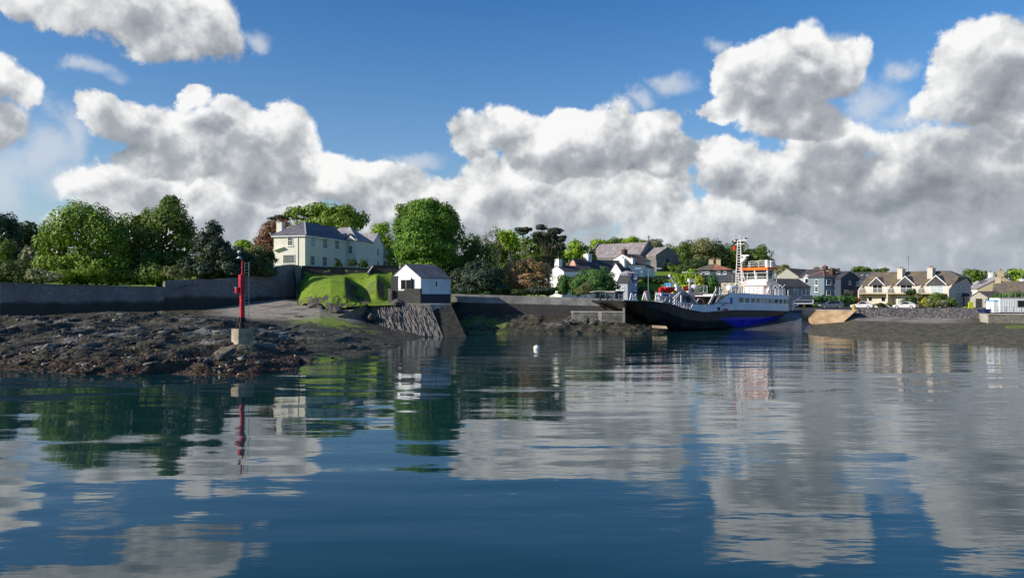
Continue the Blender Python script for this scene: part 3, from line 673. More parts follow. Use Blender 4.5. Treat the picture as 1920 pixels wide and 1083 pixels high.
    def door(s, face, a, z, w_=.95, h=2.05, m='black', frame='paint', o=0.0):
        b = MB(); s.slab(b, face, a - w_/2, a + w_/2, o, o + .05, z, z + h); d = b.build('door', M[m], s.root)
        f = MB(); s.slab(f, face, a - w_/2 - .1, a - w_/2, o, o + .08, z, z + h + .1); s.slab(f, face, a + w_/2, a + w_/2 + .1, o, o + .08, z, z + h + .1); s.slab(f, face, a - w_/2, a + w_/2, o, o + .08, z + h, z + h + .1)
        f.build('frame', M[frame], d); return d
    def chimney(s, x, y, w_, d, z0, z1, m='white', pots=2, cap=True, potm='tile_red'):
        b = MB(); b.box(x-w_/2, x+w_/2, y-d/2, y+d/2, z0, z1)
        if cap: b.box(x-w_/2-.07, x+w_/2+.07, y-d/2-.07, y+d/2+.07, z1 + .002, z1+.16)
        c = b.build('chimney', M[m], s.root)
        for i in range(pots):
            q = MB(); px = x + (i - (pots-1)/2) * w_ / max(pots, 1) * .8; q.lathe((px, y, z1+.16), [(.13,0),(.11,.35),(.14,.4),(.14,.45)], 8); q.build('chimney_pot', M[potm], c)
        return c
    def fascia(s, m='paint', over=.3, th=.2):
        b = MB(); o = over; h = s.h
        for (x0,x1,y0,y1) in ((-o,s.w+o,-o-.03,-o+.05),(-o,s.w+o,s.d+o-.05,s.d+o+.03),(-o-.03,-o+.05,-o+.05,s.d+o-.05),(s.w+o-.05,s.w+o+.03,-o+.05,s.d+o-.05)): b.box(x0,x1,y0,y1,h-th,h+.06)
        b.build('gutter', M[m], s.root)
    def ridge_cap(s, pts, m='lead', w_=.22):
        b = MB()
        for i in range(len(pts)-1): b.bar(pts[i], pts[i+1], w_, .12)
        return b.build('ridge_capping', M[m], s.root)

# ---------------------------------------------------------------- wall runs
def wall_run(name, label, pts, th, m, cap=None, capm=None, group=None, sub=3.0, jag=.0, cat='wall'):
    """free wall following points (px, D, z_bottom, z_top); uneven top course"""
    P3 = [(PX(p[0], p[1]), p[1], p[2], p[3]) for p in pts]; root = None
    Q = []; rr = random.Random(len(label))
    for i in range(len(P3) - 1):
        a, b = P3[i], P3[i+1]; L = math.hypot(b[0]-a[0], b[1]-a[1]); n = max(1, int(L / sub))
        for k in range(n): Q.append([a[j] + (b[j]-a[j]) * k / n for j in range(4)])
    Q.append(list(P3[-1]))
    for q in Q[1:-1]: q[3] += rr.uniform(-jag, jag)
    vs = []; 
    for i, q in enumerate(Q):
        a = Q[max(i-1, 0)]; b = Q[min(i+1, len(Q)-1)]; d = Vector((b[0]-a[0], b[1]-a[1], 0)).normalized(); nrm = Vector((-d.y, d.x, 0)) * th
        base = Vector((q[0], q[1], 0)); vs += [base + Vector((0,0,q[2])), base + Vector((0,0,q[3])), base + nrm + Vector((0,0,q[3])), base + nrm + Vector((0,0,q[2]))]
    fs = []
    for i in range(len(Q)-1):
        k = 4*i
        for j in range(4): fs.append((k+j, k+(j+1)%4, k+4+(j+1)%4, k+4+j))
    fs += [(0,1,2,3), (len(vs)-1, len(vs)-2, len(vs)-3, len(vs)-4)]
    root = thing(name, label, cat, (Q[0][0], Q[0][1], Q[0][2]), 0, group)
    mb = MB(); mb.add(vs, fs); mb.build('masonry', M[m], root, world=True)
    if cap:
        mc = MB(); cv = []
        for i, q in enumerate(Q):
            a = Q[max(i-1, 0)]; b = Q[min(i+1, len(Q)-1)]; d = Vector((b[0]-a[0], b[1]-a[1], 0)).normalized(); nn = Vector((-d.y, d.x, 0)); base = Vector((q[0], q[1], q[3]+.003))
            cv += [base - nn*.08, base - nn*.08 + Vector((0,0,cap)), base + nn*(th+.08) + Vector((0,0,cap)), base + nn*(th+.08)]
        mc.add(cv, fs); mc.build('coping', M[capm or m], root, world=True)
    return root

def _along(o, d, px):
    t = (px - 960) / F
    return (t * o.y - o.x) / (d.x - t * d.y)
def face_at(h, face, px):
    """distance along a wall at a photo column, and its depth"""
    u = Vector((math.cos(h.root.rotation_euler.z), math.sin(h.root.rotation_euler.z), 0)); v = Vector((-u.y, u.x, 0)); a = Vector(h.root.location)
    o, d = {'f': (a, u), 'l': (a, v), 'r': (a + u * h.w, v)}[face]
    s_ = _along(o, d, px); return s_, (o + d * s_).y
def win_px(h, face, x0, x1, y0, y1, **kw):
    s0, _ = face_at(h, face, x0); s1, _ = face_at(h, face, x1); c, D = face_at(h, face, (x0 + x1) / 2)
    z1, z0 = Zat(y0, D) - h.root.location.z, Zat(y1, D) - h.root.location.z
    return h.win(face, c, z0, abs(s1 - s0), z1 - z0, **kw)

# ================================================================ BEACON on its concrete block
def beacon():
    D = 66.0; x = PX(447, D); z0 = 1.15
    rt = thing('navigation_beacon', 'tall red navigation beacon with ladder, standing on a concrete block on dark rocks', 'beacon', (x, D, z0), R(45))
    # block turned so that one corner faces the camera
    b = MB(); b.prism([(-.0,-.0,0),(1.42,0,0),(1.42,1.42,0),(0,1.42,0)], (0,0,1.75)); 
    b.v = [Vector((v.x - .0, v.y - .0, v.z - .35 if v.z < .1 else v.z)) for v in b.v]
    b.build('concrete_base', M['block'], rt, bevel=.035)
    zt = 1.75; cx, cy = .62, .62
    g = MB()
    for sx, sy in ((-1,-1),(1,-1),(1,1),(-1,1)): g.bar((cx+sx*.36, cy+sy*.36, zt), (cx+sx*.12, cy+sy*.12, zt+1.05), .10)
    g.box(cx-.13, cx+.13, cy-.13, cy+.13, zt, zt+1.05); g.box(cx-.45, cx+.45, cy-.45, cy+.45, zt+.003, zt+.04)
    g.build('foot_frame', M['steel_dark'], rt)
    p = MB(); p.box(cx-.15, cx+.15, cy-.15, cy+.15, zt+1.0, zt+3.1)
    for k in (1.25, 2.0, 2.75): p.box(cx-.18, cx+.18, cy-.18, cy+.18, zt+k, zt+k+.06)
    p.build('post', M['red'], rt, bevel=.01)
    q = MB(); q.box(cx-.24, cx+.20, cy-.24, cy+.20, zt+3.1, zt+4.75); bx = q.build('equipment_box', M['red'], rt, bevel=.02)
    h = MB(); h.box(cx-.262, cx-.242, cy-.12, cy-.08, zt+3.5, zt+4.3); h.build('hinge', M['red'], bx)
    q = MB(); q.box(cx-.52, cx-.243, cy-.02, cy+.33, zt+3.13, zt+3.62); s_ = q.build('side_box', M['red'], rt, bevel=.02)
    h = MB(); h.box(cx-.55, cx-.24, cy-.05, cy+.36, zt+3.625, zt+3.66); h.build('lid', M['steel'], s_)
    q = MB(); q.tube((cx+.02, cy-.02, zt+4.75), (cx+.02, cy-.02, zt+6.15), .075, .06, 12); q.tube((cx+.02, cy-.02, zt+4.75), (cx+.02, cy-.02, zt+4.85), .13, n=12); q.tube((cx+.02, cy-.02, zt+5.35), (cx+.02, cy-.02, zt+5.42), .11, n=12)
    q.build('mast', M['red'], rt, smooth=False)
    q = MB(); a = Vector((cx-.18, cy+.17, zt+6.18)); q.bar((cx+.02, cy-.02, zt+6.1), a, .05); q.box(a.x-.22, a.x+.2, a.y-.2, a.y+.22, a.z, a.z+.03)
    q.build('lamp_bracket', M['steel'], rt)
    q = MB(); q.lathe(a, [(.15,.04),(.15,.12),(.11,.14),(.11,.52),(.15,.54),(.15,.62),(.04,.70)], 12); la = q.build('lantern', M['paint'], rt)
    q = MB(); q.lathe(a, [(.125,.17),(.125,.5)], 12); q.build('lens', M['glass'], la)
    # ladder at the right
    l = MB(); lx, ly = cx+.36, cy-.18
    for s in (-1, 1): l.bar((lx+s*.13, ly-s*.13, zt+1.05), (lx+s*.13, ly-s*.13, zt+5.9), .035)
    for k in range(17): l.bar((lx-.13, ly+.13, zt+1.2+.285*k), (lx+.13, ly-.13, zt+1.2+.285*k), .028)
    for k in (1.5, 3.2, 4.6): l.bar((lx, ly, zt+k), (cx+.1, cy-.1, zt+k), .03)
    l.build('ladder', M['steel'], rt)
M['block'] = mat('block_concrete', (.40,.35,.25), .9, .28, 1.4, .03, col2=(.20,.17,.12))
beacon()

# mooring buoy
bo = thing('mooring_buoy', 'round white mooring buoy floating on the open water', 'buoy', (PX(1006, 82), 82, 0))
MB().lathe((0,0,0), [(.05,-.25),(.22,-.2),(.31,0),(.33,.12),(.31,.24),(.24,.35),(.13,.41),(.04,.43)], 20).build('float', mat('buoy_white', (.80,.78,.72), .45, .1), bo, smooth=True)
MB().lathe((0,0,.42), [(.035,0),(.05,.05),(.02,.1)], 8).build('ring', M['steel'], bo)

# ================================================================ SEA WALLS on the left
wall_run('sea_wall', 'long dark grey stone sea wall below the trees at the left edge of the shore',
    [(-260,97,2.4,7.25),(0,97,2.6,7.35),(175,103,2.9,6.95),(309,108.5,3.0,6.85)], .8, 'stone_tide', .12, 'stone_wall', jag=.03)
wall_run('garden_wall', 'higher grey stone wall stepping up towards the cream house',
    [(309.5,108.4,3.0,7.75),(351,110.5,3.0,8.05),(404,113.5,3.4,8.1),(466,118,4.0,8.65),(470,118.3,4.0,8.95),(505,120.7,4.4,9.35),(507,120.8,4.4,9.8),(516,121.5,4.5,9.9),(519,121.6,4.5,10.4),(531,122.5,4.6,10.5),(534,122.6,4.6,10.65),(551,124,4.8,10.75),(565,125.5,4.8,10.55)], .8, 'stone_tide', jag=.02, sub=2)
wall_run('terrace_wall', 'dark retaining wall at the top of the lawn below the house windows',
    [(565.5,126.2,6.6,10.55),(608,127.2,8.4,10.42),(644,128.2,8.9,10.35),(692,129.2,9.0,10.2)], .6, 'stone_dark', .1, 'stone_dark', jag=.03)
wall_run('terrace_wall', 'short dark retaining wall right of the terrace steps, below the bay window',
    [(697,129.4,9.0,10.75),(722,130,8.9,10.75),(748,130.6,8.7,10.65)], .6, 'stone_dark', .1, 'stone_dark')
st = thing('terrace_steps', 'pale stone steps and handrail between the two terrace walls', 'steps', (PX(694, 129), 129, 9.3))
m_ = MB(); m_.bar(P(690,511,127.6), P(699,498.5,129.2), .22, .12); m_.bar(P(690.5,510,127.7), P(690.5,516,127.7), .16)
m_.build('handrail', M['conc_pale'], st, world=True)
m_ = MB()
for k in range(6): m_.box(PX(695,128.6)-.45, PX(695,128.6)+.15, 127.6+.26*k, 130, 9.2+.22*k, 9.42+.22*k)
m_.build('flight', M['stone_dark'], st, world=True)
# lawn steps
st = thing('lawn_steps', 'narrow flight of dark stone steps climbing the bright lawn', 'steps', (PX(676,112.5), 112.5, 4.6))
m_ = MB()
for k in range(12):
    px = 684 - k * 2.25; D = 112.7 + k * .95; z = gz(px, D) - .05
    m_.box(PX(px, D)-.62, PX(px, D)+.62, D, D+.62, z-.1, z+.26)
m_.build('flight', M['wood'], st, world=True)

# ================================================================ THE CREAM HOUSE
h = House('country_house', 'large cream two-storey house with a hipped slate roof above the lawn', 'house', (572,135), (652,150.6), 6.3, 10.4, Zat(441,135), Zat(414,139), 'hip', 'cream', 'slate', .35, inset=5.2, hips='one')
h.fascia()
cx_, ch_ = h.hip
h.ridge_cap([(-.35,-.35,h.h+.1),(cx_,h.d/2,h.r+.03)]); h.ridge_cap([(-.35,h.d+.35,h.h+.1),(cx_,h.d/2,h.r+.03)])
h.chimney(3.2, 6.9, 1.1, 1.1, h.h-.5, h.r-.35, 'cream', 0)
kw = dict(nx=3, nz=4)
for x0,x1,y0,y1,bl in ((581.5,591,444.5,463,'blind'),(605,613.5,447,465.5,'glass'),(627.5,635.5,450,467.5,'glass'),(581,590,479.5,497.5,'glass'),(604,613,481,499.5,'glass'),(626,634.5,483,501.5,'glass')):
    win_px(h, 'f', x0, x1, y0, y1, pane=bl, **kw)
w1 = win_px(h, 'l', 539.3, 549.2, 441.5, 460.5, **kw); w1['label'] = 'upper sash window in the sunlit end wall'
w2 = win_px(h, 'l', 530.5, 553.5, 477, 493.8, nx=6, nz=5, sill=False); w2['label'] = 'wide multi-pane window on the ground floor of the sunlit end'
m_ = MB(); sA,_ = face_at(h, 'l', 558.8); m_.tube((-.08, sA, 0), (-.08, sA, h.h-.2), .055, n=8); m_.build('drainpipe', M['cream'], h.root)
m_ = MB()   # pent canopy / lean-to roof on the end wall
s0,_ = face_at(h,'l',514.5); s1,_ = face_at(h,'l',533)
zA = Zat(470.5,137.5)-10.4; zB = Zat(464.8,137)-10.4
m_.prism([(-.0,s0,zA),(-.0,s1,zB),(-.0,s1,zB+.14),(-.0,s0,zA+.14)], (-.55,0,0)); m_.build('canopy', M['cream'], h.root)
HW = h
# projecting wing and gabled bays: everything fixed to the same building, built in its local frame
u = Vector((math.cos(h.root.rotation_euler.z), math.sin(h.root.rotation_euler.z), 0)); v_ = Vector((-u.y, u.x, 0)); a_ = Vector((h.root.location.x, h.root.location.y, 0))
w_ = h.w; EH = Zat(451.8,151)-10.4
pr = 1.9  # how far the wing stands forward
wing = MB(); wing.box(w_, w_+7.0, -pr, 6.3, -1, EH); wing.build('wall', M['cream'], h.root)
rw = MB(); o = .25
zr = EH + 3.0; xa, xb = w_-o, w_+7.0+o
rw.add([(xa,-pr-o,EH+.003),(xb,-pr-o,EH+.003),(xb,6.3+o,EH+.003),(xa,6.3+o,EH+.003),(w_+3.1,-pr+3.1,zr),(w_+3.1,6.3-3.1,zr)],[(0,3,2,1),(0,1,4),(1,2,5,4),(2,3,5),(3,0,4,5)])
rf = rw.build('roof', M['slate_grey'], h.root)
h.ridge_cap([(xa,-pr-o,EH+.05),(w_+3.1,-pr+3.1,zr+.03)]); h.ridge_cap([(xb,-pr-o,EH+.05),(w_+3.1,-pr+3.1,zr+.03)])
gp = MB(); gp.prism([(w_-.02,-pr+.05,EH+.02),(w_-.02,-.1+.9,EH+.02),(w_-.02,(-pr+.85)/2,EH+1.15)], (1.6,0,0)); gp.build('gablet', M['cream'], h.root)
gr = MB(); y0_, y1_ = -pr-.1, 1.05; ym = (y0_+y1_)/2
gr.prism([(w_-.2,y0_,EH),(w_-.2,ym,EH+1.32),(w_-.2,y1_,EH),(w_-.2,y1_,EH+.12),(w_-.2,ym,EH+1.45),(w_-.2,y0_,EH+.12)], (2.2,0,0)); gr.build('gablet_roof', M['slate'], h.root)
class _W: pass
def local_win(face, a, z, ww, hh, off, **kw2):
    sw = h.w
    if face == 'l':   # left cheek of the wing, shifted to x = w_
        hh_ = _W(); 
    return None
def free_win(o3, du, ww, z, hh, nx, nz, pane='glass'):
    """window on any vertical plane of the house: o3 left-bottom point (local), du unit direction"""
    o3 = Vector(o3); du = Vector(du); nn = Vector((du.y, -du.x, 0)); m = MB()
    def sb(b, a0, a1, q0, q1, z0, z1):
        vs = [o3 + du*a + nn*q + Vector((0,0,zz)) for zz in (z0,z1) for a,q in ((a0,q0),(a1,q0),(a1,q1),(a0,q1))]
        b.add(vs, [(0,3,2,1),(4,5,6,7),(0,1,5,4),(1,2,6,5),(2,3,7,6),(3,0,4,7)])
    f = .08
    sb(m,0,ww,0,.07,0,f); sb(m,0,ww,0,.07,hh-f,hh); sb(m,0,f,0,.07,f,hh-f); sb(m,ww-f,ww,0,.07,f,hh-f)
    for i in range(1,nx): sb(m, ww*i/nx-.022, ww*i/nx+.022, 0,.05,f,hh-f)
    for i in range(1,nz): sb(m, f, ww-f, 0,.053,hh*i/nz-.025,hh*i/nz+.025)
    wn = m.build('window', M['paint'], h.root); p = MB(); sb(p, f, ww-f, 0,.025,f,hh-f); p.build('pane', M[pane], wn)
    q = MB(); sb(q,-.1,ww+.1,0,.14,-.11,-.003); q.build('sill', M['paint'], wn)
for z in (.75, 3.35): free_win((w_, -pr/2+.45+.35, z+.15), (0,-1,0), .9, z, 1.55, 3, 4)
# gabled block
gx = w_+7.0; gw = 5.6; gp2 = 1.9
G = MB(); G.prism([(gx+.003,-gp2,-1),(gx+gw,-gp2,-1),(gx+gw,-gp2,EH-.2),(gx+gw/2,-gp2,EH+2.1),(gx+.003,-gp2,EH-.2)], (0,8,0)); G.build('wall', M['cream'], h.root)
G = MB(); zz = EH-.2; G.prism([(gx-.2,-gp2-.2,zz-.1),(gx+gw/2,-gp2-.2,EH+2.12),(gx+gw+.2,-gp2-.2,zz-.1),(gx+gw+.2,-gp2-.2,zz+.04),(gx+gw/2,-gp2-.2,EH+2.26),(gx-.2,-gp2-.2,zz+.04)], (0,8.3,0)); G.build('roof', M['slate_grey'], h.root)
for z in (.9, 3.5): free_win((gx+gw/2-.45, -gp2, z), (1,0,0), .95, z, 1.55, 3, 4)
# round bay block at the far right end
bx0 = gx+gw; G = MB(); pts = [(bx0+.003,-1.0,-1),(bx0+1.0,-2.2,-1),(bx0+3.0,-2.2,-1),(bx0+4.0,-1.0,-1),(bx0+4.0,5.5,-1),(bx0+.003,5.5,-1)]
G.prism(pts, (0,0,EH-.1+1)); G.build('wall', M['cream'], h.root)
G = MB(); zt_ = EH-.1; G.add([(bx0-.1,-1.2,zt_+.003),(bx0+.9,-2.5,zt_+.003),(bx0+3.1,-2.5,zt_+.003),(bx0+4.3,-1.1,zt_+.003),(bx0+4.3,5.7,zt_+.003),(bx0-.1,5.7,zt_+.003),(bx0+.4,2.6,zt_+2.0),(bx0+1.6,2.6,zt_+1.8)],
    [(0,5,4,3,2,1),(0,1,6),(1,2,7,6),(2,3,7),(3,4,7),(4,5,6,7),(5,0,6)]); G.build('roof', M['tile_brown'], h.root)
for z in (.55, 3.0):
    free_win((bx0+1.05,-2.2,z+.35),(1,0,0),1.85,z,1.5,4,3,'blind' if z > 2 else 'glass'); dd = Vector((1,-1.2,0)).normalized(); free_win((bx0+.12,-1.14,z+.35),dd,1.2,z,1.5,3,3,'blind' if z > 2 else 'glass')
    dd = Vector((1,1.2,0)).normalized(); free_win((bx0+3.08,-2.1,z+.35),dd,1.2,z,1.5,3,3)

# far house half hidden by the dark trees
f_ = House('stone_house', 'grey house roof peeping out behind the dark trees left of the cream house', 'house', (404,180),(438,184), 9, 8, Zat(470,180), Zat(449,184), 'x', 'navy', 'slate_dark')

# ================================================================ BOATHOUSE
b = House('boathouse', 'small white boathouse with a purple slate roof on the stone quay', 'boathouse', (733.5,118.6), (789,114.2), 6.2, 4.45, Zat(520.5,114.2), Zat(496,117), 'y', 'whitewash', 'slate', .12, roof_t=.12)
m_ = MB(); m_.box(b.w-.0+.003, b.w+.05, -.05, b.d+.05, -.8, Zat(551,114)-4.45); m_.box(-.0, b.w, -.05, -.003, -.8, Zat(551,114)-4.45)
m_.build('plinth', M['plinth'], b.root)
m_ = MB(); m_.box(b.w+.05, b.w+.09, b.d-.10, b.d-.0, Zat(551,114)-4.45, b.h-.1); m_.build('corner_trim', M['paint'], b.root)
wq = win_px(b, 'r', 815.2, 820.2, 526, 538, nx=1, nz=1); wq['label'] = 'narrow slit window in the long white wall'
s0,_ = face_at(b,'f',747.5); s1,_ = face_at(b,'f',774.5); sm = (s0+s1)/2; zD = Zat(541.5,116)-4.45; zT = Zat(523,116)-4.45; zA_ = Zat(517.5,116)-4.45
arc = []
n_ = 12
for i in range(n_+1): t_ = i/n_; arc.append((s0+(s1-s0)*t_, -.0, zT+(zA_-zT)*math.sin(math.pi*t_)))
m_ = MB(); m_.prism([(s0,-.003,zD)]+[(x_,-.003,z_) for x_,_,z_ in arc]+[(s1,-.003,zD)], (0,-.09,0)); dr = m_.build('door', M['paint'], b.root)
m_ = MB(); ww = (s1-s0)
for k in (.20,.56): m_.box(s0+ww*k, s0+ww*(k+.33), -.13, -.094, zD+.02, zT-.12)
m_.build('pane', M['glass'], dr)
m_ = MB(); m_.prism([(s1+.02,-.02,zD-.3),(s1+.02,-.5,zD-.3),(s1+.02,-.5,zT+.25),(s1+.02,-.02,zT-.1)], (.06,0,0)); m_.build('shutter', M['black'], b.root)
m_ = MB(); a0,_ = face_at(b,'f',733.8); m_.box(a0, s0-.12, -.10, -.004, zD-1.1, zA_+.05); m_.build('shutter', M['black'], b.root)
# patio wall in front of the boathouse door
pw = thing('patio_wall', 'low dark stone wall enclosing the patio in front of the boathouse door', 'wall', (PX(735,114.5), 114.5, 4.3))
m_ = MB(); A3, B3 = Vector((PX(736,115.3), 115.3, 0)), Vector((PX(788,113.4), 113.4, 0)); dn = Vector((-(B3-A3).y, (B3-A3).x, 0)).normalized()
zt1 = Zat(542,115); m_.prism([A3+Vector((0,0,3.6)), B3+Vector((0,0,3.6)), B3+Vector((0,0,zt1+.1)), A3.lerp(B3,.45)+Vector((0,0,zt1+.1)), A3.lerp(B3,.42)+Vector((0,0,zt1-.2)), A3+Vector((0,0,zt1-.2))], dn*.45)
m_.build('masonry', M['stone_dark'], pw, world=True)
m_ = MB(); c0 = P(731.5,562,114.9); m_.box(c0.x-.28, c0.x+.3, 114.6, 115.2, 4.0, Zat(541.5,115)); m_.build('gate_pier', M['stone_pale'], pw, world=True, bevel=.04)

# ================================================================ STONE PIER with its steps
def stone_pier():
    rt = thing('stone_pier', 'old harbour pier of upright stones, sloping down to the water in front of the boathouse', 'pier', (PX(760,112), 112, 0))
    top = [P(683,567,113), P(705,566.6,113), P(755,566.8,115), P(806,570,117)]
    for p, z in zip(top, (4.45,4.6,4.62,4.5)): p.z = z
    top = [Vector((PX(x, (EYE-z)*F/(y-HY)) if False else PX(x, d), d, z)) for (x,y,d,z) in ((684,569,112.8,4.48),(705,567,113.1,4.55),(755,567,112.7,4.55),(806,570,111.9,4.45))]
    bot = [Vector((PX(x,d), d, Zat(y,d))) for (x,y,d) in ((692,600,109.2),(715,607,108.2),(765,621,106.6),(833,627,104.8))]
    r = np.random.default_rng(3); nu, nv = 230, 60; V = []
    for j in range(nv):
        tv = j/(nv-1)
        for i in range(nu):
            tu = i/(nu-1)*3; k = min(2, int(tu)); f = tu-k; a = top[k].lerp(top[k+1], f); c = bot[k].lerp(bot[k+1], f); c = Vector((c.x, c.y, c.z-.6)); p = a.lerp(c, tv); V.append(tuple(p))
    V = np.array(V); U = np.tile(np.linspace(0, 22, nu), nv); T = np.repeat(np.linspace(0, 7, nv), nu)
    hN = fbm(U*2.6, T*.8, 3, 71); hC = np.abs(2*vnoise(U*3.2, T*.9, 75)-1)
    disp = (hN-.5)*.55 + hC*.30 + (fbm(U*.35, T*.3, 3, 77)-.5)*.9*np.clip(T/2,0,1)
    nrm = np.array([-.25,-.75,.6]); V = V + nrm*(disp*np.clip(T/.6,0,1)*np.clip((22-U)/.8,.15,1))[:,None]
    i = np.arange(nu*nv).reshape(nv,nu); Q = np.stack([i[:-1,:-1],i[:-1,1:],i[1:,1:],i[1:,:-1]],-1).reshape(-1,4)
    np_mesh('stone_face', V-np.array(rt.location), Q, M['pier_stone'], rt)
    # level top behind the sloping face
    d = MB(); back = [Vector((PX(845,122.5),122.5,4.46)), Vector((PX(730,121),121,4.46)), Vector((PX(700,119),119,4.46))]
    poly = [Vector((p.x,p.y,p.z)) for p in top] + [Vector((PX(847,113.6),113.6,4.46))] + back
    n = len(poly); d.add(poly + [Vector((p.x,p.y,p.z-4.2)) for p in poly], [tuple(range(n)), tuple(range(n,2*n))[::-1]] + [(k,(k+1)%n,n+(k+1)%n,n+k) for k in range(n) if not k in (0,1,2)])
    d.build('deck', M['conc_pale'], rt, world=True)
    # steps going down on the shaded side
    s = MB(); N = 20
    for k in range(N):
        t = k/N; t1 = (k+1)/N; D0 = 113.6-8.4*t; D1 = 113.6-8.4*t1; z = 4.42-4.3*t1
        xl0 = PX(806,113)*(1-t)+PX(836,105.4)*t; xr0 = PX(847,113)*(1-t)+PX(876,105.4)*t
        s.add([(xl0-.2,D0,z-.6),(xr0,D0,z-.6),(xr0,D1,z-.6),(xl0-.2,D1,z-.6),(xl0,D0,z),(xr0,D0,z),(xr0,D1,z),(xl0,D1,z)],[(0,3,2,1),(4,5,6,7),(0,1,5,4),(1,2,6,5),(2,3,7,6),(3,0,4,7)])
    s.build('steps', mat('shade_dark_stone_steps', (.055,.052,.045), .8, .3, 1.2, .03, col2=(.022,.022,.02)), rt, world=True)  # near-black stone colour stands in for the shade lying on the steps
    return rt
stone_pier()
# slipway with its dark triangular side wall
sw = thing('slipway', 'small stone slipway running down to the shingle beside the lawn', 'slipway', (PX(660,106), 106, 3))
m_ = MB(); a1, a2 = Vector((PX(632,104.5),104.5,2.75)), Vector((PX(687,111.5),111.5,4.5)); c1, c2 = Vector((PX(606,108),108,3.25)), Vector((PX(700,116.2),116.2,4.58))
vs = [a1,a2,c2,c1]; m_.add(vs+[Vector((p.x,p.y,1.0)) for p in vs], [(0,1,2,3),(7,6,5,4),(0,4,5,1),(1,5,6,2),(2,6,7,3),(3,7,4,0)])
m_.build('ramp', M['pier_ramp'] if 'pier_ramp' in M else mat('weedy_ramp_stone', (.22,.185,.15), .9, .3, .8, .05, col2=(.09,.10,.04)), sw, world=True)
# boulders by the lawn foot and the patio
def boulder(name, label, px, D, r, m, group=None, z=None, seed=0, flat=.6):
    bm = bmesh.new(); bmesh.ops.create_icosphere(bm, subdivisions=3, radius=1)
    for v in bm.verts:
        n = mnoise.noise(v.co*1.3+Vector((seed,0,0)))*.35 + mnoise.noise(v.co*3+Vector((0,seed,0)))*.16; v.co = v.co*(1+n); v.co.z *= flat; v.co.x *= 1.3
    me = bpy.data.meshes.new(name); bm.to_mesh(me); bm.free(); me.materials.append(m); o = bpy.data.objects.new(name, me); COL.objects.link(o)
    o.location = (PX(px,D), D, z if z is not None else fore_near(px, D)); o.scale = (r,r,r); o.rotation_euler = (0,0,seed); return tag(o, label, 'rock', group)
rk = stone('shore_rock', (.15,.14,.125), (.08,.075,.065), (.04,.04,.035), 1.1)
boulder('boulder', 'dark slab of rock leaning against the foot of the lawn bank', 628, 108.3, 1.15, rk, z=3.6, seed=2)
boulder('boulder', 'rock outcrop under the left corner of the lawn', 592, 110.6, 1.5, rk, z=3.7, seed=5)
boulder('boulder', 'grey rocks heaped at the foot of the patio wall', 745, 112.9, .95, rk, z=4.6, seed=8)
boulder('boulder', 'small pale stone lying before the patio rocks', 742, 111.9, .34, M['stone_pale'], z=4.7, seed=3)
boulder('boulder', 'jagged black rock against the foot of the stone pier', 697, 109.6, .75, rk, z=2.5, seed=11, flat=.8)
boulder('boulder', 'bare yellowish rock bulging in front of the beacon block', 446, 64.2, 1.5, stone('bare_rock', (.24,.20,.12), (.12,.11,.08), (.05,.045,.035), 1.2), z=.75, seed=4)
# small dark weed-covered rock on the beach
boulder('boulder', 'low weed-covered rock on the open shingle', 562, 102.6, 1.0, mat('weed_rock', (.05,.045,.025), .9), z=2.75, seed=6, flat=.25)

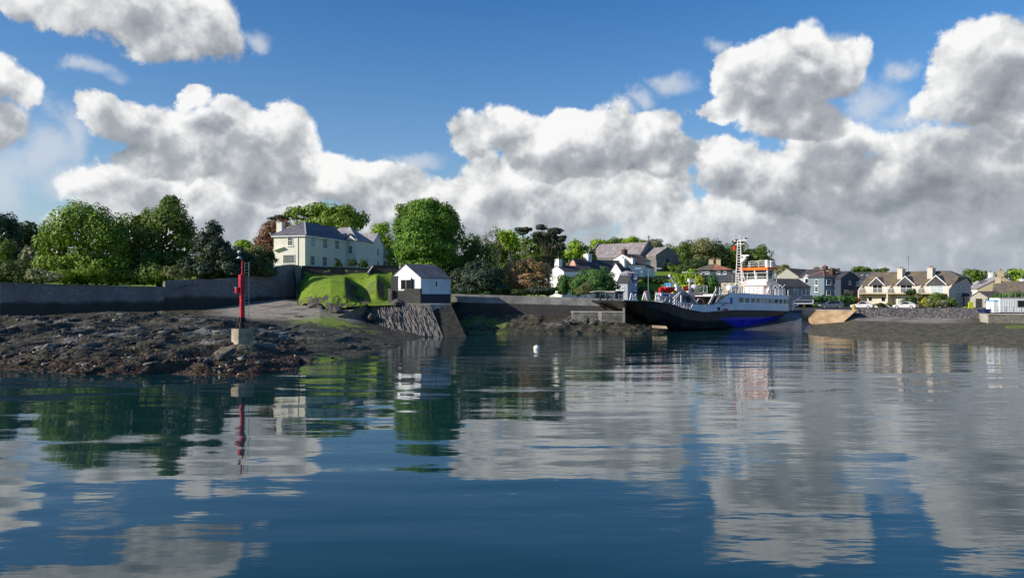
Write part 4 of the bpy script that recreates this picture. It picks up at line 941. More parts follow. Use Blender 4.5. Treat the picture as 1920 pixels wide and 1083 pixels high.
# loose stones over the rocky headland: far too many to count
def scatter():
    r = np.random.default_rng(5); ico = bmesh.new(); bmesh.ops.create_icosphere(ico, subdivisions=1, radius=1); IV = np.array([tuple(v.co) for v in ico.verts]); IF = np.array([[v.index for v in f.verts] for f in ico.faces]); ico.free()
    V = []; Fc = []; n = 0
    H_, W_ = FX.shape
    for k in range(2200):
        i = r.integers(8, H_-60); j = r.integers(40, int(W_*.63))
        if FZ[i,j] < .12 or FR[i,j] < .35 + .5*r.random(): continue
        s = .07 + .30*r.random()**3; q = IV*np.array([1.4,.9,.55])*s*r.uniform(.7,1.3,(len(IV),3)); a = r.uniform(0,6.28)*.3+.4; c, sn = math.cos(a), math.sin(a)
        q = np.stack([q[:,0]*c-q[:,1]*sn, q[:,0]*sn+q[:,1]*c, q[:,2]],1)+np.array([FX[i,j],FY[i,j],FZ[i,j]+s*.15]); V.append(q); Fc.append(IF+n); n += len(IV)
    # bedded ledges: long tilted slabs lying along the grain of the rock
    CB = np.array([(-1,-1,-1),(1,-1,-1),(1,1,-1),(-1,1,-1),(-1,-1,1),(1,-1,1),(1,1,1),(-1,1,1)], float); CF = np.array([(0,3,2),(0,2,1),(4,5,6),(4,6,7),(0,1,5),(0,5,4),(1,2,6),(1,6,5),(2,3,7),(2,7,6),(3,0,4),(3,4,7)])
    for k in range(620):
        i = r.integers(12, H_-80); j = r.integers(40, int(W_*.36))
        if FZ[i,j] < .15 or FR[i,j] < .5: continue
        L = r.uniform(.2, 1.3)*(.5+.7*r.random()**2); q = CB*np.array([L, r.uniform(.08,.24), r.uniform(.05,.18)])*r.uniform(.6,1.15,(8,3)); tl = r.uniform(.15,.6); a = math.radians(66)+r.normal()*.25
        q = np.stack([q[:,0], q[:,1]*math.cos(tl)-q[:,2]*math.sin(tl), q[:,1]*math.sin(tl)+q[:,2]*math.cos(tl)+q[:,0]*r.uniform(-.12,.2)],1); c, sn = math.cos(a), math.sin(a)
        q = np.stack([q[:,0]*c-q[:,1]*sn, q[:,0]*sn+q[:,1]*c, q[:,2]],1)+np.array([FX[i,j],FY[i,j],FZ[i,j]-.02]); V.append(q); Fc.append(CF+n); n += 8
    m = bpy.data.materials.new('loose_stone'); m.use_nodes = True; t = NT(m.node_tree); b = m.node_tree.nodes['Principled BSDF']; g = t.n('ShaderNodeNewGeometry')
    cr = t.n('ShaderNodeValToRGB', {0: g.outputs['Random Per Island']}); cr.color_ramp.elements[0].color = (.02,.018,.015,1); cr.color_ramp.elements[1].color = (.30,.29,.27,1); e = cr.color_ramp.elements.new(.8); e.color = (.045,.038,.03,1)
    cr.color_ramp.elements[2].color = (.22,.205,.18,1)
    t.l.new(cr.outputs[0], b.inputs['Base Color']); b.inputs['Roughness'].default_value = .75
    tag(np_mesh('loose_stones', np.concatenate(V), np.concatenate(Fc), m), 'loose grey stones strewn over the dark weedy rocks', 'stones', kind='stuff')
    # wet seaweed along the water's edge
    V = []; 
    for k in range(60000):
        i = r.integers(2, H_-150); j = r.integers(20, int(W_*.355))
        z = FZ[i,j]
        if z < .02 or z > .65 + .9*r.random()**2: continue
        V.append((FX[i,j]+r.uniform(-.1,.1), FY[i,j]+r.uniform(-.1,.1), z+.03))
    V = np.array(V); nn = r.normal(size=V.shape)+np.array([0,0,1.2]); nn /= np.linalg.norm(nn,axis=1,keepdims=True); t_ = np.cross(nn, r.normal(size=V.shape)); t_ /= np.linalg.norm(t_,axis=1,keepdims=True); bb = np.cross(nn,t_); s = r.uniform(.04,.15,(len(V),1))
    Q = np.stack([V-t_*s, V-bb*s*.5, V+t_*s, V+bb*s*.5],1).reshape(-1,3)
    m = bpy.data.materials.new('wet_seaweed'); m.use_nodes = True; t = NT(m.node_tree); b = m.node_tree.nodes['Principled BSDF']; g = t.n('ShaderNodeNewGeometry')
    cr = t.n('ShaderNodeValToRGB', {0: g.outputs['Random Per Island']}); cr.color_ramp.elements[0].color = (.02,.012,.006,1); cr.color_ramp.elements[1].color = (.15,.06,.022,1); e = cr.color_ramp.elements.new(.6); e.color = (.09,.03,.012,1)
    t.l.new(cr.outputs[0], b.inputs['Base Color']); b.inputs['Roughness'].default_value = .4; b.inputs['Specular IOR Level'].default_value = .6
    tag(np_mesh('seaweed', Q, np.arange(len(Q)).reshape(-1,4), m), 'reddish brown seaweed glistening along the waterline of the rocks', 'seaweed', kind='stuff')
scatter()

# ================================================================ HARBOUR WALL, middle
wall_run('harbour_wall', 'long pale concrete harbour wall on a dark stone base, from the boathouse to the ferry',
    [(846,125.5,3.9,5.95),(980,124.5,3.9,5.62),(1090,123.5,3.8,5.3),(1167,122.8,3.8,5.1)], .5, 'conc_band', jag=.0, sub=6)
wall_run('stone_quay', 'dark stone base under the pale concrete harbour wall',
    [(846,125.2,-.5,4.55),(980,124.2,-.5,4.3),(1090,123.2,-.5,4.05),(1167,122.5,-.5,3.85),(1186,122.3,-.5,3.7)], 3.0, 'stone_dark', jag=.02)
m_ = MB()
fw = thing('lower_quay', 'low concrete ledge with a pale edge below the harbour wall', 'quay', (PX(1100,120), 120, .5))
a, b_ = Vector((PX(1074,119.6),119.6,0)), Vector((PX(1168,119.0),119.0,0))
m_.prism([a+Vector((0,0,.2)), b_+Vector((0,0,.2)), b_+Vector((0,0,3.0)), a+Vector((0,0,3.0))], (0,2.9,0)); m_.build('wall', M['concrete'], fw, world=True)
m_ = MB(); m_.prism([a+Vector((-.1,-.08,3.003)), b_+Vector((.1,-.08,3.003)), b_+Vector((.1,-.08,3.16)), a+Vector((-.1,-.08,3.16))], (0,3.0,0)); m_.build('pale_edge', M['conc_pale'], fw, world=True)
m_ = MB(); c0 = P(1125,590,119.3); m_.box(c0.x-.28,c0.x+.28,119.2,119.6,.2,3.05); m_.build('pier_post', M['conc_pale'], fw, world=True)
m_ = MB()
for px_ in (1026, 1046, 1066): m_.box(PX(px_,123.8)-.12, PX(px_,123.8)+.12, 123.35, 123.75, 3.9, 5.35)
for x_ in (1125,1139): MB().box(PX(x_,122.9)-.1, PX(x_,122.9)+.1, 122.4, 122.75, 3.9, 5.4).build('wall_post', M['dark'], fw, world=True)
po = thing('mooring_post', 'pale upright post at the end of the harbour wall beside the ferry ramp', 'post', (PX(1170,119), 119, 1)); m_ = MB(); m_.box(PX(1170,119)-.13, PX(1170,119)+.13, 118.9, 119.15, 1, Zat(572,119)); m_.build('shaft', M['conc_pale'], po, world=True)
m_ = MB(); m_.box(PX(1170,119)-.17, PX(1170,119)+.17, 118.86, 119.19, Zat(572,119)+.003, Zat(572,119)+.1); m_.build('cap', M['conc_pale'], po, world=True)
# concrete block and mossy bank under the ramp
bk = thing('quay_end', 'green weedy stone end of the quay beneath the raised ferry ramp', 'quay', (PX(1200,124), 124, 0))
m_ = MB(); m_.add([Vector((PX(x_,d_),d_,z_)) for x_,d_,z_ in ((1170,121,.2),(1245,124,.2),(1285,136,.2),(1175,136,.2),(1172,123,3.4),(1228,126,2.9),(1270,136,2.6),(1177,136,3.4))],[(0,3,2,1),(4,5,6,7),(0,1,5,4),(1,2,6,5),(2,3,7,6),(3,0,4,7)])
m_.build('slope', mat('weedy_stone', (.07,.075,.035), .9, .3, .9, .15, col2=(.03,.035,.02)), bk, world=True)
sb_ = thing('concrete_block', 'pale slab of broken concrete on the shore below the ferry bow', 'rock', (PX(1237,115.5), 115.5, .3))
m_ = MB(); m_.prism([P(1226,610,115.6),P(1249,611,115.2),P(1252,616,115.0),P(1226,614.5,115.6)], (0,1.2,0)); m_.build('slab', M['sandblk'] if 'sandblk' in M else mat('tan_concrete', (.42,.34,.22), .9, .2, 1), sb_, world=True)
rub = np.random.default_rng(9)
for k in range(26):
    px_ = 1062 + rub.random()*62; D_k = 117.2 + rub.random()*2.2; boulder('pale_rubble', 'pale broken stones heaped on the shore below the low concrete ledge', px_, D_k, .18+.28*rub.random(), M['stone_pale'] if k % 3 else rk, 'pale rubble heap on the shore', z=fore_near(px_, D_k)+.15, seed=k)
# railings and tall posts at the wall's right end
rl = thing('quay_railing', 'thin metal railing at the right end of the harbour wall', 'railing', (PX(1160,124), 124, 4.4))
m_ = MB()
for x_ in (1152.5,1160,1166.5): m_.bar(P(x_,572,122.6), P(x_,551 if x_ != 1152.5 else 548,122.6), .09)
for y_ in (553,558,563): m_.bar(P(1160,y_,122.6), P(1167,y_,122.6), .06)
m_.build('rails', M['steel'], rl, world=True)
# flat-roofed shed
s_ = House('shed', 'low dark shed with a pale flat roof edge behind the harbour wall', 'shed', (1108,131),(1152,129), 4.5, 4.2, Zat(548,130), Zat(546.3,130), 'x', 'navy', 'conc_pale', .25)
s_.door('f', 2.2, 0, .9, 1.7); 

# ================================================================ VILLAGE behind the harbour wall
H1 = House('white_cottage', 'white cottage gable with a stubby chimney behind the cypress bushes', 'house', (1030,163),(1057,159), 9, 4.6, Zat(508.5,160), Zat(498.5,161), 'y', 'white', 'slate_dark', .15)
H1.chimney(H1.w/2, .5, 1.5, .9, H1.r-.6, H1.r+1.3, 'white', 1); H1.win('f', 1.2, 1.0, .9, 1.2)
H2 = House('cottage', 'long low pale cottage glimpsed through the bronze tree', 'house', (962,170),(1032,166), 6, 4.6, Zat(516,168), Zat(500,170), 'x', 'white', 'slate_grey', .2)
for q in (2.2, 4.6): H2.win('f', q, 1.2, 1.0, 1.3)
H2.chimney(6.4, 3, 1, .9, H2.r-.5, H2.r+.9, 'white', 1)
H3 = House('pink_house', 'house with a pink gable end and long dark roof', 'house', (1056.5,172),(1092,167), 15, 4.8, Zat(505,168), Zat(486.5,170), 'y', 'pink', 'slate_dark', .15)
H3.win('f', 1.3, 3.1, .8, 1.0); H3.chimney(H3.w*.5, 4.5, 1.6, 1.1, H3.r-.8, H3.r+1.2, 'white', 2, potm='conc_pale')
H4 = House('terrace_house', 'long dark-roofed terrace behind the cypress bushes', 'house', (1090,178),(1153,172), 7, 4.8, Zat(507,174), Zat(492.5,176), 'x', 'beige', 'slate_dark', .2)
for q in (1.5, 4, 6.5): H4.win('f', q, 3.0, .9, 1.1)
H5 = House('gabled_house', 'tall white gabled house beside the violet building', 'house', (1132,164),(1177.5,160), 3.0, 4.4, Zat(528,160), Zat(494,164), 'y', 'white', 'slate_dark', .15)
H5.chimney(H5.w*.55, 2.4, 1.2, .9, H5.r-.9, H5.r+.9, 'white', 1)
H6 = House('violet_building', 'narrow violet-blue building with pale window surrounds', 'house', (1177.5,157),(1195,157.5), 6, 3.7, Zat(513,157), Zat(506.5,157.5), 'hip', 'purple', 'slate_grey', .15, inset=.9)
for x0,x1,y0,y1 in ((1179,1183.5,514.5,522),(1188.5,1193.5,514.5,522.5),(1179.3,1183.3,530.5,538),(1187.5,1193,531,545)): win_px(H6,'f',x0,x1,y0,y1,nx=1,nz=2,pane='blind',fr=.12)
m_ = MB(); q_,_ = face_at(H6,'f',1185.5); m_.bar((q_,-.08,0),(q_,-.08,H6.h), .09); m_.build('drainpipe', M['black'], H6.root)
H7 = House('small_annexe', 'small pale lean-to with a dark roof left of the violet building', 'house', (1157,154),(1176.8,153), 3.5, 3.7, Zat(530,153), Zat(517,154), 'x', 'palegrey', 'slate_dark', .15)
for x0,x1 in ((1160,1163.5),(1166,1170)): win_px(H7,'f',x0,x1,537,544,nx=1,nz=2)
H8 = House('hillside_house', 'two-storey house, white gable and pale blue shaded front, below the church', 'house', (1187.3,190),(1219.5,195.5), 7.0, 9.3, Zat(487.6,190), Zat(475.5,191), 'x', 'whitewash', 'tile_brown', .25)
for x0,x1,y0,y1 in ((1191,1197.5,489.5,495),(1207.5,1213.5,490,495),(1190.5,1195,502,508.5),(1207,1211,503.5,507)): win_px(H8,'f',x0,x1,y0,y1,nx=2,nz=2,pane='blind')
H8.chimney(.9, 3.3, 1.3, .9, H8.r-.5, H8.r+1.0, 'brick', 2)
H8b = House('lean_to', 'low porch extension on the right end of the pale blue house', 'porch', (1217,188),(1227.5,190), 4, 9.0, Zat(502.5,188), Zat(496,189), 'x', 'whitewash', 'slate_dark', .2); win_px(H8b,'f',1220.5,1224.5,504,509,nx=2,nz=2)
# small white house and gable roofs between terrace and church
H9 = House('small_white_house', 'small white-gabled house tucked in front of the church wall', 'house', (1156,186),(1170,184), 8, 8, Zat(495.5,185), Zat(488,185), 'y', 'white', 'tile_brown', .15)
H9.chimney(H9.w-.3, 3, 1.4, .8, H9.r-.9, H9.r+.4, 'white', 1)

# ---- church
ch = House('church', 'long grey stone church with a steep slate roof on the hill', 'church', (1104,252),(1198,241), 13, 12.2, Zat(482,245), Zat(455.8,247), 'x', 'stone_church', 'church', .15, roof_t=.3)
for x_ in (-.35, ch.w-.05): MB().prism([(x_,-.4,ch.h-.5),(x_,-.4,ch.h+.25),(x_,ch.d/2,ch.r+.95),(x_,ch.d+.4,ch.h+.25),(x_,ch.d+.4,ch.h-.5)], (.45,0,0)).build('gable_coping', M['stone_church'], ch.root)
m_ = MB(); cx0 = (ch.w+.15, ch.d/2, ch.r+.9); m_.bar(cx0, (cx0[0],cx0[1],cx0[2]+1.5), .18); m_.bar((cx0[0]-.5,cx0[1],cx0[2]+1.0),(cx0[0]+.5,cx0[1],cx0[2]+1.0), .16); m_.bar((cx0[0],cx0[1]-.5,cx0[2]+1.0),(cx0[0],cx0[1]+.5,cx0[2]+1.0), .16); m_.lathe((cx0[0],cx0[1],cx0[2]-.3), [(.35,0),(.3,.3),(.12,.4)], 8)
m_.build('cross', M['stone_dark'], ch.root)
for k in range(6): ch.win('f', 1.8+k*2.6, 1.0, .9, 2.2, nx=1, nz=1, frame='stone_church', pane='dark', sill=False, fr=.12)
m_ = MB(); m_.box(0, ch.w, -.12, -.004, 3.6, 3.8); m_.build('string_course', M['stone_dark'], ch.root)
ch2 = House('chancel', 'lower stone chancel joined to the right end of the church', 'church', (1203,244),(1230,237.5), 9.0, 12.0, Zat(480,240), Zat(465.3,243), 'x', 'stone_church', 'church', .12, roof_t=.3)
ch2.win('r', 4.5, 1.6, 1.3, 3.6, nx=2, nz=1, frame='stone_church', pane='dark', sill=False, fr=.14); ch2.win('f', 2.3, 1.5, .8, 2.4, nx=1, nz=1, frame='stone_church', pane='dark', sill=False)
for a0 in (0, ch2.d): MB().box(ch2.w, ch2.w+.7, a0-.35, a0+.35, -1, 4.2).build('buttress', M['stone_church'], ch2.root)
# semi-detached bungalow with red roof
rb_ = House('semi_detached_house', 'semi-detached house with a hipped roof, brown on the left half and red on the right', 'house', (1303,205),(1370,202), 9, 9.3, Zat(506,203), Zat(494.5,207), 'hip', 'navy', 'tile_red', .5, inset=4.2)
m_ = MB(); t_ = .15; wv = rb_.w
m_.add([(-.55,-.55,rb_.h+.1),(wv/2,-.55,rb_.h+.1),(wv/2,4.5,rb_.r+.06),(4.2,4.5,rb_.r+.06),(-.55,-.55,rb_.h+.02),(wv/2,-.55,rb_.h+.02),(wv/2,4.5,rb_.r-.05),(4.2,4.5,rb_.r-.05)],[(0,1,2,3),(7,6,5,4),(0,4,5,1),(1,5,6,2),(2,6,7,3),(3,7,4,0)]); q_ = m_.build('roof', M['tile_brown'], rb_.root); q_['label'] = 'brown left half of the roof'
for x_ in (1331,1345): s0,_ = face_at(rb_,'f',x_); rb_.chimney(s0, 4.5, 1.2, .9, rb_.r-.4, rb_.r+1.0, 'sand', 2)
for x0,x1 in ((1309,1316),(1322,1330),(1344,1350),(1357,1362)): win_px(rb_,'f',x0,x1,508,513.5,nx=2,nz=1)
bg_ = House('long_low_building', 'low cream building with a long dark roof behind the ferry stairs', 'building', (1352,166),(1392,163), 8, 3, Zat(527.5,164), Zat(512.5,168), 'x', 'sand', 'slate_dark', .3)
for x0,x1 in ((1356,1362),(1368,1374),(1379,1385)): win_px(bg_,'f',x0,x1,531,537,nx=2,nz=1)
# terraced bank with rock walls
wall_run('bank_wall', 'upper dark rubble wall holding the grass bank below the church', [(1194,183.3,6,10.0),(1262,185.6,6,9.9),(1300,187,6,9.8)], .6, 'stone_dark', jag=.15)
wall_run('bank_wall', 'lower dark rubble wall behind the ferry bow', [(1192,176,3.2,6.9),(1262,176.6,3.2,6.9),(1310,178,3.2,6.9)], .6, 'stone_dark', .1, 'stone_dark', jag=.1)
stt = thing('statue', 'small white statue on the wall in front of the pale blue house', 'statue', (PX(1203,186), 186, 9.6))
MB().lathe((0,0,0), [(.5,-.6),(.5,.1),(.32,.15),(.28,.9),(.34,1.1),(.22,1.35),(.18,1.5),(.21,1.65),(.12,1.85)], 10).build('figure', M['paint'], stt, smooth=True)
gw = MB(); gw.box(-.7,.7,-.5,.5,-1.0,-.05); gw.build('plinth', M['concrete'], stt)

# street lamps
def lamp(label, px, D, ztop, arms, z0=None, grp='street lamps around the ferry quay'):
    z0 = z0 if z0 is not None else gz(px, D); r = thing('street_lamp', label, 'street lamp', (PX(px,D), D, z0), 0, grp); H = ztop - z0
    m = MB(); m.tube((0,0,-.2),(0,0,1.2),.11,.10,8); m.tube((0,0,1.2),(0,0,H),.075,.05,8); m.build('column', M['steel'], r)
    for s in arms:
        m = MB(); m.bar((0,0,H-.05),(s*1.6,0,H+.12),.07); a = m.build('arm', M['steel'], r)
        m = MB(); m.box(min(s*1.4,s*2.6), max(s*1.4,s*2.6), -.17,.17,H+.06,H+.22); m.build('lamp_head', M['paint'], a, bevel=.04)
lamp('tall double-headed street lamp in front of the violet building', 1215.5, 150, Zat(504.5,150), (-1,1), 3.3)
lamp('double-headed street lamp in front of the lime tree', 1304, 148, Zat(511.5,148), (-1,1), 3)
lamp('single-armed street lamp beside the low cream building', 1373, 150, Zat(516,150), (-1,), 3)
# quay furniture by the ramp
bs = thing('notice_board', 'square blue sign on a post behind the red rescue boat', 'sign', (PX(1253,146), 146, 2.8))
m_ = MB(); m_.box(-.8,.8,-.04,.04,Zat(539.5,146)-2.8,Zat(530,146)-2.8); m_.build('panel', M['sign_blue'], bs)
m_ = MB(); zb = Zat(535,146)-2.8
for k in (-.42,.1): m_.box(k,k+.34,-.06,-.042,zb-.3,zb+.02); m_.box(k+.03,k+.31,-.06,-.042,zb+.18,zb+.42)
m_.build('lettering', M['paint'], bs)
m_ = MB(); m_.bar((0,.06,0),(0,.06,Zat(531,146)-2.8),.1); m_.build('post', M['steel'], bs)

# ================================================================ FERRY
FO = Vector((16.96, 116, 0)); FA = math.atan2(18, 32.7); fu = Vector((math.cos(FA), math.sin(FA), 0)); fv = Vector((-fu.y, fu.x, 0))
FE = thing('car_ferry', 'white and black car ferry with an orange-edged wheelhouse, bow ramp on the quay', 'ferry', tuple(FO), FA)
def fs(px, o=0.0):
    q = FO + fv * o; return _along(q, fu, px)
def fp(px, py, o=0.0):
    s_ = fs(px, o); D = (FO + fu * s_ + fv * o).y; return Vector((s_, o, Zat(py, D)))
ferry_beam = 11.5
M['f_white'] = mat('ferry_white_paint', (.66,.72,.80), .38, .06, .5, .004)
M['f_int'] = mat('ferry_superstructure_white', (.80,.75,.72), .4, .06, .7)
M['f_pink'] = mat('ferry_weathered_pinkish_white', (.68,.50,.48), .55, .15, 1)
M['f_grey'] = mat('ferry_grey_deck_paint', (.30,.30,.34), .6, .1)
M['f_orange'] = mat('ferry_orange_paint', (.85,.16,.02), .4, .05)
M['f_red'] = mat('ferry_red_paint', (.60,.02,.02), .4, .1)
M['f_green'] = mat('ferry_green_panel', (.10,.34,.16), .5)
M['f_blue'] = mat('ferry_blue_panel', (.03,.12,.40), .5)
M['f_glass'] = mat('ferry_tinted_glass', (.02,.055,.045), .08, .2, .6, spec=.8)
def hullmat():
    m = bpy.data.materials.new('ferry_hull_black_over_blue'); m.use_nodes = True; t = NT(m.node_tree); b = m.node_tree.nodes['Principled BSDF']
    tc = t.n('ShaderNodeTexCoord').outputs['Object']; x = t.n('ShaderNodeSeparateXYZ', {0: tc})
    n = t.noise(tc, .7, 5).outputs['Fac']
    blk = t.mix(t.ramp(n, .4, .7), (.010,.012,.017), (.030,.030,.034))
    rs = t.noise(t.v('MULTIPLY', tc, (1.6, 1.6, .25)), 1.5, 5, .7).outputs['Fac']; blk = t.mix(t.ramp(rs, .58, .75, 0, .5), blk, (.085, .06, .045))
    blu = t.mix(t.ramp(n, .3, .7), (.012,.014,.36), (.02,.026,.52))
    aft = t.ramp(t.m('MULTIPLY_ADD', x.outputs[2], 2.4, x.outputs[0]), 23.5, 26)  # forward of this slant the blue turns black, its shade put into the colour
    c = t.mix(t.m('MULTIPLY', aft, t.ramp(t.m('MULTIPLY_ADD', n, .06, x.outputs[2]), 1.98, 2.03, 1, 0)), blk, blu)
    t.l.new(c, b.inputs['Base Color']); b.inputs['Roughness'].default_value = .38; return m
M['hull'] = hullmat()
# hull loft
KN = [(1168,563.2),(1200,564),(1230,565.2),(1256,570),(1290,580),(1320,585),(1352,582.5),(1380,581),(1440,581.8),(1486.5,583.5)]
KL = [(1168,566.5),(1185,574),(1205,586),(1232,602),(1262,617),(1290,630),(1420,628),(1440,616),(1462,604),(1478,594.5),(1486.5,588)]
def interp(tab, x):
    return float(np.interp(x, [p[0] for p in tab], [p[1] for p in tab]))
def hull():
    st = list(np.linspace(1168,1486.5,46)); V = []; F_ = []; n = 0
    xs_end = fp(1486.5, 580).x
    for px in st:
        k = fp(px, interp(KN, px)); l = fp(px, interp(KL, px)); s_ = k.x; zk, zl = k.z, max(l.z, -1.0)
        e = max(0, (s_ - (xs_end - 2.6)) / 2.6); ins = .9 * e ** 2.2; dz = zk - zl; B = ferry_beam
        bow = np.clip(s_ / 12, 0, 1)
        prof = [(ins, zk), (ins + .03, zk - min(.12, dz*.2)), (ins + .10 + .25*(1-bow), zk - dz*.38), (ins + .5 + .6*(1-bow)+.4*e, zk - dz*.68), (ins + 1.6 + 1.0*e, zk - dz*.92), (ins + 2.9, zl)]
        sec = [(s_, o, z) for o, z in prof] + [(s_, B - o, z) for o, z in prof[::-1]]
        V += sec; n = len(sec)
    for i in range(len(st)-1):
        for j in range(n-1): a = i*n+j; F_.append((a, a+1, a+n+1, a+n))
        a = i*n+n-1; F_.append((a, i*n, i*n+n, a+n))
    F_.append(tuple(range(n))[::-1]); F_.append(tuple(range((len(st)-1)*n, len(st)*n)))
    m = MB(); m.add(V, F_); o = m.build('hull', M['hull'], FE, smooth=False)
    m2 = MB()   # rubbing strake along the knuckle
    for i in range(len(st)-1):
        a, b = fp(st[i], interp(KN, st[i])), fp(st[i+1], interp(KN, st[i+1]))
        ea = .9*max(0,(a.x-(xs_end-2.6))/2.6)**2.2; eb = .9*max(0,(b.x-(xs_end-2.6))/2.6)**2.2
        m2.bar(Vector((a.x, ea-.04, a.z-.05)), Vector((b.x, eb-.04, b.z-.05)), .12)
    m2.build('rubbing_strake', M['black'], FE)
    return xs_end
XE = hull()
# white side plating (near side), following the knuckle below and the sweeping bulwark above
UP = [(1295,578.6),(1299,569.5),(1323,571),(1336,570.6),(1342,568.5),(1348,564.5),(1360,554.8),(1366,551),(1372,549),(1400,549.7),(1440,551.6),(1486.5,554.5)]
def plating():
    xs = np.unique(np.concatenate([np.linspace(1295,1486.5,54), [p[0] for p in UP]]))
    for side, name in ((0,'side_plating'),(1,'side_plating')):
        V = []; 
        for px in xs:
            a = fp(px, interp(KN, px)); c = fp(px, interp(UP, px)); e = .9*max(0,(a.x-(XE-2.6))/2.6)**2.2
            o0 = e+.0; 
            y0, y1 = (o0, o0+.12) if side == 0 else (ferry_beam-o0-.12, ferry_beam-o0)
            V += [(a.x,y0,a.z+.004),(a.x,y0,c.z),(a.x,y1,c.z),(a.x,y1,a.z+.004)]
        m = MB(); fs_ = []
        for i in range(len(xs)-1):
            for j in range(4): fs_.append((4*i+j,4*i+(j+1)%4,4*i+4+(j+1)%4,4*i+4+j))
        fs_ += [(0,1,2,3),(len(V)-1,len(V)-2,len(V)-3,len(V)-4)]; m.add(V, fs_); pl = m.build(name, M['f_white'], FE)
        if side == 0:
            m = MB()
            pts = [fp(p[0], p[1]) for p in UP]
            for i in range(1, len(pts)-1):
                if UP[i][0] < 1372: m.bar(pts[i]+Vector((0,.06,.03)), pts[i+1]+Vector((0,.06,.03)), .2, .08)
            m.build('bulwark_rail', M['black'], pl)
    return
plating()
# saloon windows
WP = [(1384.5,1394.2),(1396.5,1405.3),(1407.2,1415.5),(1417.2,1425.1),(1426.4,1430.1),(1431.2,1438),(1439,1446.3),(1447.1,1450.1),(1451.3,1458.9),(1460,1467),(1468.3,1475),(1476.4,1481.4)]
for x0,x1 in WP:
    a = fp(x0,0).x; b = fp(x1,0).x; t = ((x0+x1)/2-1384)/97; zt = fp((x0+x1)/2, 557+3.8*t).z; zb = fp((x0+x1)/2, 567+2.7*t).z
    e = .9*max(0,((a+b)/2-(XE-2.6))/2.6)**2.2
    m = MB(); f = .07; y = e
    m.box(a,b,y-.05,y-.003,zt-f,zt); m.box(a,b,y-.05,y-.003,zb,zb+f); m.box(a,a+f,y-.05,y-.003,zb+f,zt-f); m.box(b-f,b,y-.05,y-.003,zb+f,zt-f); w1 = m.build('saloon_window', M['f_white'], FE)
    m = MB(); m.box(a+f,b-f,y-.03,y-.004,zb+f,zt-f); m.build('pane', M['f_glass'], w1)
# deck plating of the casings, stern wall
zU = fp(1440,551.6).z
def fbox(mname, part, x0, x1, o0, o1, z0, z1, parent=None, bevel=0.0):
    return MB().box(x0,x1,o0,o1,z0,z1).build(part, M[mname], parent or FE, bevel=bevel)
xa_ = fp(1374,550).x
fbox('f_int','casing_deck', xa_, XE-.25, .13, ferry_beam-.13, zU-.35, zU-.2)
fbox('f_white','stern_bulkhead', XE-.14, XE-.02, 1.1, ferry_beam-1.1, fp(1486,583,0).z+.05, zU-.36)
fbox('f_int','inner_casing_wall', xa_, XE-.6, 3.2, 3.3, 2.4, zU-.36)
fbox('f_grey','car_deck', fp(1262,575).x, XE-.5, .2, ferry_beam-.2, fp(1320,585).z-.1, fp(1320,585).z-.02)
# lettering
def text(s, size, loc, rot, m, parent, name='lettering'):
    cu = bpy.data.curves.new(name, 'FONT'); cu.body = s; cu.size = size; cu.extrude = .008; cu.align_x = 'LEFT'
    o = bpy.data.objects.new(name, cu); COL.objects.link(o); bpy.context.view_layer.update()
    me = bpy.data.meshes.new_from_object(o.evaluated_get(bpy.context.evaluated_depsgraph_get())); bpy.data.objects.remove(o)
    me.materials.clear(); me.materials.append(M[m]); r = bpy.data.objects.new(name, me); COL.objects.link(r); r.parent = parent; r.location = loc; r.rotation_euler = rot; return r
p = fp(1347,569.6); text('PORTAFERRY II', .36, (p.x, -.02, p.z), (R(90),0,0), 'black', FE)
p = fp(1352,572.8); text('BELFAST', .25, (p.x, -.02, p.z), (R(90),0,0), 'black', FE)
# dark door, ladder and small fittings on the side
a = fp(1369.2,557.5); b = fp(1373.2,569.8); fbox('f_blue','side_door', a.x, b.x, -.04, -.004, b.z, a.z)
a = fp(1372.3,568.5); b = fp(1373.8,578); fbox('paint','side_fender', a.x, b.x, -.12, -.004, b.z, a.z)
a = fp(1355.5,579); b = fp(1365,582); fbox('f_red','number_plate', a.x, b.x, -.06, -.004, b.z+.05, a.z+.05)
a = fp(1347.6,578.5); m_ = MB(); m_.lathe((0,0,0),[(.3,0),(.3,.06)],14); o_ = m_.build('round_emblem', M['black'], FE); o_.rotation_euler = (R(90),0,0); o_.location = (a.x, -.01, a.z)
a = fp(1322.5,571); m_ = MB(); m_.bar((a.x,-.06,a.z),(a.x,-.06,fp(1322.5,583.5).z),.12); m_.build('side_post', M['paint'], FE)
a = fp(1300,570); m_ = MB(); m_.tube((a.x+12,1.2,1.2),(a.x+12,0,1.0),.3,.12,10); 
# rails helper
def rail(pts, h=1.05, n=3, step=1.4, m='f_int', r=.045, parent=None, name='railing'):
    mb = MB()
    for i in range(len(pts)-1):
        a, b = Vector(pts[i]), Vector(pts[i+1]); L = (b-a).length; k = max(1, round(L/step))
        for j in range(k+1): q = a.lerp(b, j/k); mb.bar(q, q+Vector((0,0,h)), r*1.3)
        for j in range(1, n+1): dz = Vector((0,0,h*j/n)); mb.bar(a+dz, b+dz, r)
    return mb.build(name, M[m], parent or FE)
zD = zU - .2
rail([(xa_,.3,zD),(XE-2.2,.3,zD),(XE-.6,1.4,zD)], 1.25, 3, 1.0, r=.07)
fbox('f_int','rail_screen', fp(1462,550).x, XE-.9, .42+.5, .46+.5, zD+.1, zD+1.35)
